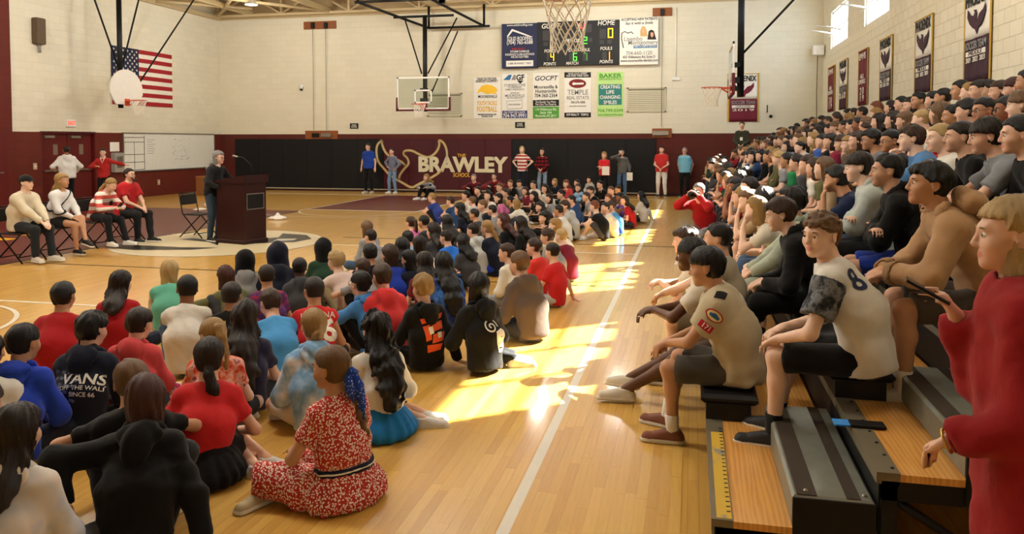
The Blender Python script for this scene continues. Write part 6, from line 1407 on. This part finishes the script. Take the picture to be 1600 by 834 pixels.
# third row
TH = B(3, 1455, 'elbows', 'hoodie', 'a98560', 'shorts', '4a423c', 'mop', 'k', 'tan', face=84, look=(6, -4, 0), s=1.04, words='tan hooded sweatshirt', label='person in a tan hooded sweatshirt leaning on the knees', jx={'hoodk': 1.35}, mod=dict(lean=18, bend=24, lh=(-.08, .48, .22), rh=(.04, .50, .22)), socks='d8d4cc', shoe='c4beb0')
B(3, 1386, 'armsx', 'hoodie', 'black', 'shorts', 'blue', 'short', 'k', 'light', look=(0, 0, 0), s=1.0, words='black hooded sweatshirt', label='person in a black hooded sweatshirt left of the tan one')
LG = B(3, 1338, 'armsx', 'hoodie', 'b8c2bf', 'pants', 'charcoal', 'bowl', 'd', 'fair', look=(0, 8, 0), s=1.0, words='light grey hooded sweatshirt', label='person in a pale grey hooded sweatshirt with a dark sleeve print')
B(3, 1306, 'chin', 'tee', '1c2748', 'pants', 'denim', 'mop', 'k', 'tan', s=.94, words='navy T-shirt'); B(3, 1286, 'sit', 'long', 'tan', 'pants', 'denim', 'long', 'l', 'fair', s=.92); B(3, 1260, 'sit', 'tee', 'white', 'pants', 'charcoal', 'long', 'b', 'light', s=.92); B(3, 1229, 'sit', 'tee', 'green', 'shorts', 'black', 'short', 'k', 'tan', s=.93); B(3, 1216, 'sit', 'tee', 'grey', 'pants', 'black', 'curly', 'w', 'fair', s=.93); B(3, 1200, 'sit', 'tee', 'black', 'pants', 'black', 'short', 'k', 'tan', s=.93); B(3, 1188, 'sit', 'long', 'black', 'pants', 'black', 'longer', 'k', 'light', s=.92); B(3, 1244, 'sit', 'tee', 'dark grey', 'pants', 'navy', 'short', 'd', 'light', s=.92); B(3, 1272, 'sit', 'tee', 'olive', 'pants', 'navy', 'bob', 'b', 'light', s=.9)
# fourth row
B(4, 1590, 'sit', 'hoodie', 'black', 'pants', 'charcoal', 'short', 'k', 'light', look=(0, 4, 0), s=1.0); B(4, 1537, 'elbows', 'tee', '7d8288', 'pants', 'charcoal', 'bowl', 'd', 'light', look=(0, 8, 0), s=1.02, words='grey T-shirt', mod=dict(lean=14)); B(4, 1500, 'sit', 'tee', 'black', 'shorts', 'black', 'short', 'd', 'light', s=.98); B(4, 1469, 'sit', 'tee', 'white', 'shorts', 'grey', 'short', 'w', 'fair', s=.97); B(4, 1424, 'chin', 'long', '4f7fb4', 'pants', 'khaki', 'mop', 'b', 'fair', s=1.0, words='blue shirt', label='person in a blue shirt with a hand over the mouth', mod=dict(lean=16))
B(4, 1390, 'sit', 'tee', 'charcoal', 'pants', 'black', 'short', 'k', 'tan', s=.94, glasses=True); B(4, 1360, 'sit', 'tee', '6a6d74', 'pants', 'black', 'mop', 'k', 'tan', s=.96, glasses=True, words='ash grey T-shirt'); B(4, 1338, 'sit', 'long', 'charcoal', 'pants', 'black', 'long', 'b', 'light', s=.94); B(4, 1314, 'sit', 'tee', 'brown', 'pants', 'black', 'bowl', 'b', 'light', s=.9); B(4, 1296, 'sit', 'tee', 'maroon', 'pants', 'black', 'long', 'd', 'light', s=.93); B(4, 1270, 'sit', 'tee', '3a5aa8', 'pants', 'black', 'bob', 'y', 'fair', s=.97, words='bright blue shirt'); B(4, 1246, 'sit', 'tee', 'red', 'pants', 'black', 'bun', 'l', 'fair', s=.97, look=(24, -14, 0)); B(4, 1230, 'sit', 'tee', 'black', 'pants', 'black', 'short', 'd', 'light', s=.95, glasses=True); B(4, 1214, 'sit', 'tee', 'dark grey', 'pants', 'black', 'long', 'd', 'light', s=.92); B(4, 1283, 'sit', 'tee', 'black', 'pants', 'black', 'short', 'k', 'light', s=.93)
# fifth row
B(5, 1594, 'sit', 'tee', 'dark blue', 'pants', 'black', 'bowl', 'l', 'fair', s=.97); B(5, 1572, 'sit', 'hoodie', 'hot pink', 'pants', 'black', 'pony', 'k', 'brown', s=.94, glasses=True); B(5, 1536, 'sit', 'tee', 'navy', 'pants', 'black', 'short', 'k', 'tan', s=.96, glasses=True); B(5, 1510, 'sit', 'hoodie', 'black', 'pants', 'black', 'mop', 'k', 'light', s=.97); B(5, 1466, 'sit', 'hoodie', 'red', 'pants', 'charcoal', 'bob', 'l', 'light', s=.98, look=(-50, 0, 0)); B(5, 1438, 'sit', 'tee', 'cream', 'pants', 'black', 'short', 'w', 'fair', s=.92); B(5, 1412, 'sit', 'tee', 'dark grey', 'pants', 'black', 'long', 'l', 'light', s=.92); B(5, 1394, 'sit', 'tee', 'brown', 'pants', 'black', 'long', 'd', 'light', s=.95); B(5, 1372, 'sit', 'long', 'black', 'pants', 'black', 'longer', 'd', 'light', s=.95); B(5, 1352, 'sit', 'tee', 'grey', 'pants', 'black', 'bob', 'l', 'light', s=.92); B(5, 1330, 'sit', 'tee', 'charcoal', 'pants', 'black', 'short', 'k', 'light', s=.92); B(5, 1318, 'sit', 'tee', 'navy', 'pants', 'black', 'short', 'k', 'tan', s=.92); B(5, 1304, 'sit', 'tee', 'grey', 'pants', 'black', 'bowl', 'l', 'light', s=.92); B(5, 1487, 'sit', 'tee', 'f0d23a', 'pants', 'black', 'short', 'k', 'tan', s=.93, words='yellow shirt')
# top row
for px, tk, tc, hk, hc, sk, s_ in ((1583, 'tee', 'dark grey', 'bowl', 'a', 'light', .95), (1560, 'tee', 'olive', 'bob', 'b', 'light', .95), (1543, 'tee', 'black', 'short', 'd', 'light', .96), (1528, 'hoodie', 'black', 'short', 'd', 'light', 1.0), (1499, 'crew', 'cream', 'short', 'k', 'tan', 1.04), (1514, 'tee', 'cream', 'short', 'y', 'fair', .99), (1472, 'tee', 'black', 'short', 'k', 'tan', 1.0), (1457, 'hoodie', 'black', 'bob', 'k', 'light', .97), (1434, 'tee', 'charcoal', 'short', 'k', 'tan', 1.02), (1421, 'tee', 'brown', 'bob', 'd', 'light', .96), (1407, 'tee', 'black', 'short', 'k', 'light', .99), (1391, 'tee', 'maroon', 'long', 'd', 'light', .95), (1368, 'tee', 'tan', 'long', 'r', 'light', 1.0), (1346, 'tee', 'black', 'short', 'd', 'tan', .97), (1333, 'tee', 'grey', 'short', 'd', 'light', .95), (1324, 'tee', 'white', 'bob', 'd', 'light', .97)):
    B(6, px, random.choice(('sit', 'armsx', 'lap')), tk, tc, 'pants', 'black', hk, hc, sk, s=s_)
B(6, 1605, 'sit', 'tee', 'charcoal', 'pants', 'black', 'short', 'k', 'tan', s=1.02); B(6, 1575, 'sit', 'tee', 'black', 'pants', 'black', 'short', 'k', 'light', s=1.03) if False else None
# the far ends of the rows fill up with more of the audience
rf = random.Random(77)
for row in range(2, 7):
    have = sorted(y for r_, y, *_ in BENCH if r_ == row)
    y = {2: 7.9, 3: 8.3, 4: 8.8, 5: 9.6, 6: 10}[row]; yend = {2: 23.5, 3: 24.2, 4: 25.4, 5: 25.6, 6: 25.8}[row]
    while y < yend:
        if all(abs(y - h) > .40 for h in have):
            tc = rf.choice(['black', 'black', 'charcoal', 'navy', 'grey', 'dark grey', 'white', 'maroon', 'cream', 'tan', 'brown', 'dark blue', 'olive', 'light grey', 'red', 'dark green'])
            hk = rf.choice(['short', 'mop', 'bowl', 'long', 'long', 'bob', 'pony', 'longer', 'curly']); hc = rf.choice('kkddbbly')
            B(row, None, rf.choice(('sit', 'sit', 'chin', 'elbows', 'armsx', 'lap')), rf.choice(('tee', 'tee', 'hoodie', 'long')), tc, 'pants', rf.choice(('black', 'charcoal', 'denim')), hk, hc, rf.choice(('light', 'light', 'fair', 'tan', 'brown')), y=y, lod=2 if y > 12 else 1, s=rf.choice((.88, .94)), face=rf.choice((76, 84, 90)))
            have.append(y)
        y += .47
# garment details
def on(J, key, off): return J[key] + off
camo = tiedye('grey_camouflage', ['1d1f22', '3a3d42', '7c7f84', '4a4d52'], 16)
sl = dict(C1); tfC = C1['topf']
for k in 'lr':
    Sx, Ex = C1[k + 'S'], C1[k + 'E']; u = unit(Ex - Sx)
    g = (lambda Sx, u: lambda P: smax(smax(np.abs(tfC(P) - f32(.006)) - f32(.007), -plane(P, Sx - u * .01, u), .004), cap(P, Sx, Sx + u * .2, .088, .086), .004))(Sx, u)
    ob('sleeve', job('sleeve', g, np.minimum(Sx, Ex) - .14, np.maximum(Sx, Ex) + .14, .009), camo, C1['root'])
decal(C1, txt2('8', .17, bold=.02), C1['C'] - C1['f2'] * .02 - C1['r2'] * .05, unit(C1['f2'] * -.45 - C1['r2'] * -.9), C1['u2'], cloth('26304e'), 'print')
up_ = unit(S1['lS'] - S1['lE']); x_ = unit(np.cross(up_, unit(-S1['r2'] * .75 - S1['f2'] * .65))); n_ = S1['lS'] + unit(S1['lE'] - S1['lS']) * .115
decal(S1, flat([[(-.045, -.022), (.045, -.022), (.045, .022), (-.045, .022)]]), n_ - S1['r2'] * .0, x_, unit(S1['lS'] - S1['lE']), cloth('b0202a'), 'patch'); decal(S1, txt2('171', .042, bold=.02), n_, x_, unit(S1['lS'] - S1['lE']), PW, 'lettering', .006)
oval = [(.055 * math.cos(a), .036 * math.sin(a)) for a in np.linspace(0, 2 * math.pi, 19)[:-1]]
n2 = S1['lS'] + unit(S1['lE'] - S1['lS']) * .035
decal(S1, flat([oval]), n2, x_, up_, cloth('b03030'), 'patch'); decal(S1, flat([[(x * .85, y * .8) for x, y in oval]]), n2, x_, up_, cloth('e6d9a0'), 'patch', .005); decal(S1, flat([[(-.03, -.012), (.03, -.012), (.035, .004), (0, .018), (-.035, .004)]]), n2, x_, up_, cloth('3a6aa8'), 'patch', .007)
n3 = S1['lS'] + V(0, 0, .05); decal(S1, flat([[(-.028, -.03), (.028, -.03), (.028, .03), (-.028, .03)]]), n3, x_, unit(np.cross(S1['r2'] * -1, x_)) if False else unit(V(*S1['r2']) + V(0, 0, .4)), cloth('18181a'), 'epaulette')
bars = []
for i in range(9):
    y = -.10 + i * .024; bars += [[(-.016, y), (-.004, y + .002), (-.005, y + .016), (-.017, y + .014)], [(.002, y - .002), (.016, y), (.015, y + .015), (.003, y + .012)]]
nl = LG['lS'] + unit(LG['lE'] - LG['lS']) * .15; decal(LG, flat(bars), nl, unit(-LG['f2']), unit(LG['lS'] - LG['lE']), cloth('1a1a1c'), 'print')
for k in 'lr':
    u = unit(TH[k + 'W'] - TH[k + 'E']); band(TH, TH['topf'], TH[k + 'W'] - u * .03, u, .028, cloth('8a6a48'), 'cuff', .004, .009, .1)
# camera in the photographer's hands
hm = PH['HM']; o = empty('photo_camera'); tag(o, 'black camera held up by the person in the red jacket', 'camera')
RW = Matrix.Translation(PH['loc']) @ Matrix.Rotation(RAD(150), 4, 'Z'); o.matrix_world = RW @ Matrix.Translation(hm @ Vector((0, .15, -.01)))
MB().box(-.07, .07, -.03, .03, -.045, .045, bev=.008).build('body', M_BLACKM, o); MB().tube([(0, .03, 0), (0, .12, 0)], [.035, .04], 14).build('lens', M_BLACKM, o); MB().box(-.03, .03, -.02, .02, .045, .07, bev=.006).build('viewfinder', M_BLACKM, o)
# ------------------------------------------------------------------ grown-ups
def adult(label, loc, face, pose, s, tk, tc, bt, bc, hk, hc, skin='light', lod=1, **kw):
    tcol = CO.get(tc, tc) if isinstance(tc, str) else tc
    return person(label, loc, face, pose, s, hs=kw.pop('hs', .98), top=(tk, tcol), bottom=(bt, CO.get(bc, bc)), hair=(hk, HC[hc]) if hk else None, skin=skin, lod=lod, **kw)
M_STRIPE = bands('striped_tee', ('e6e0d6', 'a8323a'), 2, .11); M_PLAID = bands('red_plaid', ('7a1a22', '3a1014'), 2, .12, .5, 'c0a0a0'); M_FLAGC = bands('striped_cardigan', ('e4ded4', 'c05048'), 2, .13)
adult('person in a royal blue polo and black trousers before the black pads', (-11.1, 25.8, 0), 172, 'stand', 1.03, 'tee', '1d3f9a', 'pants', 'black', 'short', 'd', 'light', build=1.22, shoe='b9b4aa')
adult('person in a grey top and jeans with a hand on the hip', (-10.21, 25.8, 0), 165, 'hips', .92, 'long', '6d7284', 'pants', '6c8aa8', 'short', 'b', 'light', mod=dict(lh=(-.22, .10, .95)))
adult('person in a red and white striped shirt and navy jacket', (-5.55, 25.8, 0), 172, 'hips', .97, 'tee', M_STRIPE, 'pants', 'navy', 'bob', 'w', 'fair')
adult('person in a dark red plaid shirt and jeans', (-4.85, 25.8, 0), 170, 'clasp', .93, 'long', M_PLAID, 'pants', '7a8ea4', 'bob', 'd', 'light', glasses=True)
JP = adult('person in a red T-shirt with folded arms holding papers', (-2.72, 25.3, 0), 168, 'fold', .86, 'tee', 'bright red', 'pants', 'black', 'bob', 'y', 'light', build=1.18)
JC = adult('person in a grey cardigan and jeans drinking from a cup', (-2.19, 25.8, 0), 175, 'stand', .92, 'long', '5f5f5c', 'pants', '4f6a8c', 'bob', 'd', 'light', mod=dict(rh=(.10, .22, 1.50), re=(1, .2, -.3), rd=(-.4, .2, .6)))
adult('person in a red T-shirt and white trousers with clasped hands', (-.93, 26.2, 0), 172, 'clasp', .98, 'tee', 'c0302e', 'pants', 'e2ddd0', 'short', 'd', 'light', build=1.15, shoe='3a3432')
adult('person in a pale blue polo and black trousers by the maroon wall', (-.19, 26.3, 0), 170, 'stand', .95, 'tee', '74b4cc', 'pants', 'black', 'buzz', 'g', 'light', build=1.15, glasses=True, mod=dict(lh=(-.2, -.1, .9), rh=(.2, -.1, .9)), shoe='222222')
JG = adult('person in a dark green jacket with a badge, standing on the far bleacher end', (1.56, 25.4, TZ[2]), 165, 'clasp', .98, 'long', '37382a', 'pants', 'charcoal', 'short', 'b', 'light', shoe='222222')
decal(JG, flat([[(-.04, -.05), (.04, -.05), (.04, .05), (-.04, .05)]]), JG['M'] + V(0, .12, .02), V(-1, 0, 0), V(0, 0, 1), PW, 'badge')
for px, py, tc, bc, hk, hc, lab in ((666, 272, '85868a', 'black', 'long', 'y', 'person in a grey top and black trousers sitting against the school wall emblem'), (740, 272, '6a1a26', 'black', 'short', 'g', 'person in a maroon top sitting under the school name'), (772, 270, '7a2028', 'charcoal', 'short', 'd', 'person in a dark red top sitting by the wall with a hand at the face')):
    J = person(lab, (0, 0, 0), 176 if px != 666 else 150, 'knees2', .94, hs=.97, top=('long', tc), bottom=('pants', CO[bc]), hair=(hk, HC[hc]), lod=1, share=True, headpx=(px, py))
w_ = lambda J, p: (Matrix.Translation(J['loc']) @ Matrix.Rotation(J['root'].rotation_euler.z, 4, 'Z') @ Vector(p))
o = empty('paper_sheet', w_(JP, JP['rW'] + V(-.05, .10, -.10)), RAD(168)); tag(o, 'white papers held by the person with folded arms', 'paper'); MB().box(-.12, .12, -.004, .004, -.14, .14).build('sheet', M_W, o)
o = empty('paper_cup', w_(JC, JC['rW'] + JC['rD'] * .11 + V(0, .02, -.05))); tag(o, 'white cup raised by the person in the grey cardigan', 'cup'); MB().lathe([(0, 0), (.03, 0), (.042, .11), (.044, .115), (.038, .11), (0, .1)], 14).build('cup', M_W, o)
o = empty('clipboard', w_(JC, JC['lW'] + V(-.02, .10, -.08)), RAD(165)); tag(o, 'clipboard with papers in the hand of the person in the grey cardigan', 'clipboard'); MB().box(-.11, .11, -.005, .005, -.16, .14).build('board', M_BLACKM, o); MB().box(-.10, .10, .005, .009, -.15, .11).build('sheet', M_W, o)
# the four on folding chairs
chs = [(-10.02, 9.97, -92), (-10.05, 10.75, -90), (-10.14, 11.67, -95), (-10.16, 12.41, -97)]
for i, (x, y, rz) in enumerate(chs): chair(('black folding chair under the person in the cream sweater', 'black folding chair under the person in the white shirt', 'black folding chair under the person in the striped cardigan', 'black folding chair under the person in the red polo')[i], x, y, rz)
chair('black folding chair standing behind the lectern speaker', -9.24, 13.3, -95)
P4 = POSES['lap']
A_ = adult('person in a cream sweater and black cap on the leftmost folding chair', (-10.02, 9.97, .455), -96, 'lap', 1.0, 'crew', 'd3c8ae', 'pants', '22252a', 'short', 'd', 'fair', cap_='151515', shoe='c8c4ba', look=None, build=1.08, mod=dict(lh=(-.06, .46, .16), rh=(.04, .48, .16), head=(-18, 0, 0))) if False else adult('person in a cream sweater and black cap on the leftmost folding chair', (-10.02, 9.97, .455), -96, 'lap', 1.0, 'crew', 'd3c8ae', 'pants', '22252a', 'short', 'd', 'fair', cap_='151515', shoe='c8c4ba', build=1.08, mod=dict(lh=(-.06, .46, .16), rh=(.04, .48, .16), head=(8, 0, 0)))
B_ = adult('person in a white long-sleeved shirt with crossed bare legs on a folding chair', (-10.05, 10.75, .455), -92, 'lap', .97, 'long', 'd9d8d6', 'brief', '1c1c20', 'long', 'y', 'tan', shoe='1a1a1c', mod=dict(lean=-4, lf=(.10, .62, -.20), rf=(.10, .44, -.37), lk=(-.1, 1, 1), lt=(.2, 1, -.2), lh=(-.06, .36, .16), rh=(.06, .34, .16), head=(14, 0, 0)))
C_ = adult('person in a red and white striped cardigan looking down at a phone', (-10.14, 11.67, .455), -96, 'elbows', .95, 'long', M_FLAGC, 'pants', '17171a', 'lowpony', 'y', 'light', shoe='dcd8d0', mod=dict(lean=20, bend=20, lh=(-.05, .48, .26), rh=(.06, .50, .26), lf=(-.1, .60, -.36), head=(0, 26, 0)))
D_ = adult('person in a red polo and black trousers on the rightmost folding chair', (-10.16, 12.41, .455), -100, 'lap', 1.03, 'tee', 'b01e22', 'pants', '17181c', 'short', 'd', 'light', shoe='1a1a1a', build=1.2, glasses=True, mod=dict(lh=(-.05, .40, .18), rh=(.05, .42, .18), head=(6, -4, 0)))
b = MB(); b.tube([tuple(v) for v in (V(-.055, .085, -.055), V(-.04, .10, -.09), V(0, .105, -.112), V(.04, .10, -.09), V(.055, .085, -.055))], [.012, .016, .020, .016, .012], 6); o = b.build('beard', hairmat(HC['d']), D_['root']); o.matrix_local = D_['HM']
band(B_, B_['topf'], B_['C'], unit(B_['u2'] * .75 + B_['r2'] * .7), .010, cloth('1a1a1c'), 'bag_strap', .007, .009)
o = empty('phone', w_(C_, (C_['lW'] + C_['rW']) / 2 + V(0, .07, .03)), RAD(-96)); tag(o, 'dark phone held by the person in the striped cardigan', 'phone'); MB().box(-.038, .038, -.005, .005, -.07, .07, bev=.003).build('body', M_BLACKM, o); o.rotation_euler.x = RAD(-40)
# speaker, doorway pair
adult('person in a black jacket and jeans speaking at the lectern', (-8.62, 12.82, 0), -100, 'stand', .98, 'long', '161618', 'pants', '2c3a48', 'long', 'g', 'light', glasses=True, mod=dict(lean=8, bend=10, lh=(-.10, .40, 1.12), rh=(.16, .36, 1.02), le=(-1, -.6, -.4), re=(1, -.6, -.6), head=(6, 6, 0)), shoe='1a1a1a')
adult('person in a white hooded sweatshirt facing the double doors', (-16.4, 17.85, 0), 60, 'clasp', 1.0, 'hoodie', 'd8d5ce', 'pants', 'black', 'short', 'd', 'brown', shoe='1a1a1a', build=1.12, mod=dict(lh=(-.22, .24, 1.05), rh=(.26, .2, 1.0)))
JR = adult('person in a red top with a lanyard reaching toward the whiteboard', (-16.2, 18.95, 0), -150, 'stand', .95, 'long', 'a82420', 'pants', 'black', 'short', 'd', 'light', shoe='1a1a1a', mod=dict(lh=(-.60, .10, 1.22), le=(-1, 0, -.3), ld=(-1, 0, 0), rh=(.16, .2, 1.2)))
b = MB(); b.tube([(-.07, .03, .06), (-.035, .14, -.04), (0, .16, -.14), (.035, .14, -.04), (.07, .03, .06)], .008, 5); o = b.build('lanyard', PW, JR['root']); o.location = tuple(JR['N'])
# the person in red nearest on the right
W = adult('person in a long red jacket holding a phone at the right edge', (1.03, 2.62, 0), 78, 'fold', .985, 'crew', '8e1418', 'pants', '17171a', 'bob', 'w', 'light', lod=0, hem=.26, build=1.22, loose=1.3, hs=.96, mod=dict(head=(4, 2, 0), lh=(-.16, .24, .98), rh=(.06, .22, 1.31), le=(-.3, -.5, -1), re=(.5, -.7, -1), ld=(.5, .6, -.5), rd=(-.3, .5, .8), ru=(0, -1, 0), bend=10))
b = MB(); b.tube([(-.083 + .004 * math.cos(t), -.012 + .016 * math.cos(t), -.062 + .018 * math.sin(t)) for t in np.linspace(0, 2 * math.pi, 17)[:-1]], .0016, 6, closed=True); o = b.build('earring', MATS['gold_ring'], W['root']); o.matrix_local = W['HM']
u = unit(W['lE'] - W['lW']); a_ = unit(np.cross(u, V(0, 0, 1))); c_ = np.cross(u, a_)
for i, off in enumerate((.004, .018)):
    MB().tube([tuple(W['lW'] + u * off * -1 + (a_ * math.cos(t) + c_ * math.sin(t)) * .034) for t in np.linspace(0, 2 * math.pi, 21)[:-1]], .0042, 6, closed=True).build('bracelet', MATS['gold_ring'] if i else plain('bead_red', '9a1e2c', .4), W['root'])
o = empty('phone', w_(W, W['rW'] + W['rD'] * .10 + V(0, .035, .0)), RAD(78)); tag(o, 'dark phone in the hand of the person in the long red jacket', 'phone'); MB().box(-.036, .036, -.07, .07, -.004, .004, bev=.003).build('body', M_BLACKM, o); o.rotation_euler.x = RAD(28); MB().box(-.034, .034, -.07, .07, .005, .006).build('screen', plain('phone_screen', '20262e', .15), o)
# ------------------------------------------------------------------ labels that single each one out
used = {}
def setl(J, lab):
    w = lab.split(); lab = ' '.join(w[:16]); J['root']['label'] = lab; used[lab] = used.get(lab, 0) + 1
for J, px, py, words, pw, lab in PEOPLE:
    if lab: setl(J, lab)
for J, px, py, words, pw, lab in PEOPLE:
    if lab: continue
    best = sorted(((math.hypot(q[1] - px, (q[2] - py) * 1.4), q) for q in PEOPLE if q[0] is not J and q[3] != words), key=lambda t: t[0])
    for _, q in best[:12]:
        dx, dy = px - q[1], py - q[2]
        rel = ('left of' if dx < 0 else 'right of') if abs(dx) > abs(dy) * 1.1 else ('behind' if dy < 0 else 'in front of')
        lab = 'person in %s %s sitting on the floor %s the %s' % ('an' if words[0] in 'aeio' else 'a', words, rel, q[3])
        if lab not in used: break
    setl(J, lab)
ORD = ['first', 'second', 'third', 'fourth', 'fifth', 'sixth', 'seventh', 'eighth', 'ninth', 'tenth', 'eleventh', 'twelfth', 'thirteenth', 'fourteenth', 'fifteenth', 'sixteenth', 'seventeenth', 'eighteenth', 'nineteenth', 'twentieth'] + ['twenty-' + x for x in ('first', 'second', 'third', 'fourth', 'fifth', 'sixth', 'seventh', 'eighth', 'ninth')] + ['thirtieth'] + ['thirty-' + x for x in ('first', 'second', 'third', 'fourth', 'fifth', 'sixth', 'seventh', 'eighth', 'ninth')] + ['fortieth'] + ['forty-' + x for x in ('first', 'second', 'third', 'fourth', 'fifth', 'sixth', 'seventh', 'eighth', 'ninth')]
for row in range(1, 7):
    L_ = sorted([b for b in BENCH if b[0] == row], key=lambda b: b[1])
    for i, (r_, y, J, words, lab) in enumerate(L_):
        setl(J, lab or 'person in %s %s on the %s bleacher row, %s from the near end' % ('an' if words[0] in 'aeio' else 'a', words, ROWN[row], ORD[i]))
run_jobs()
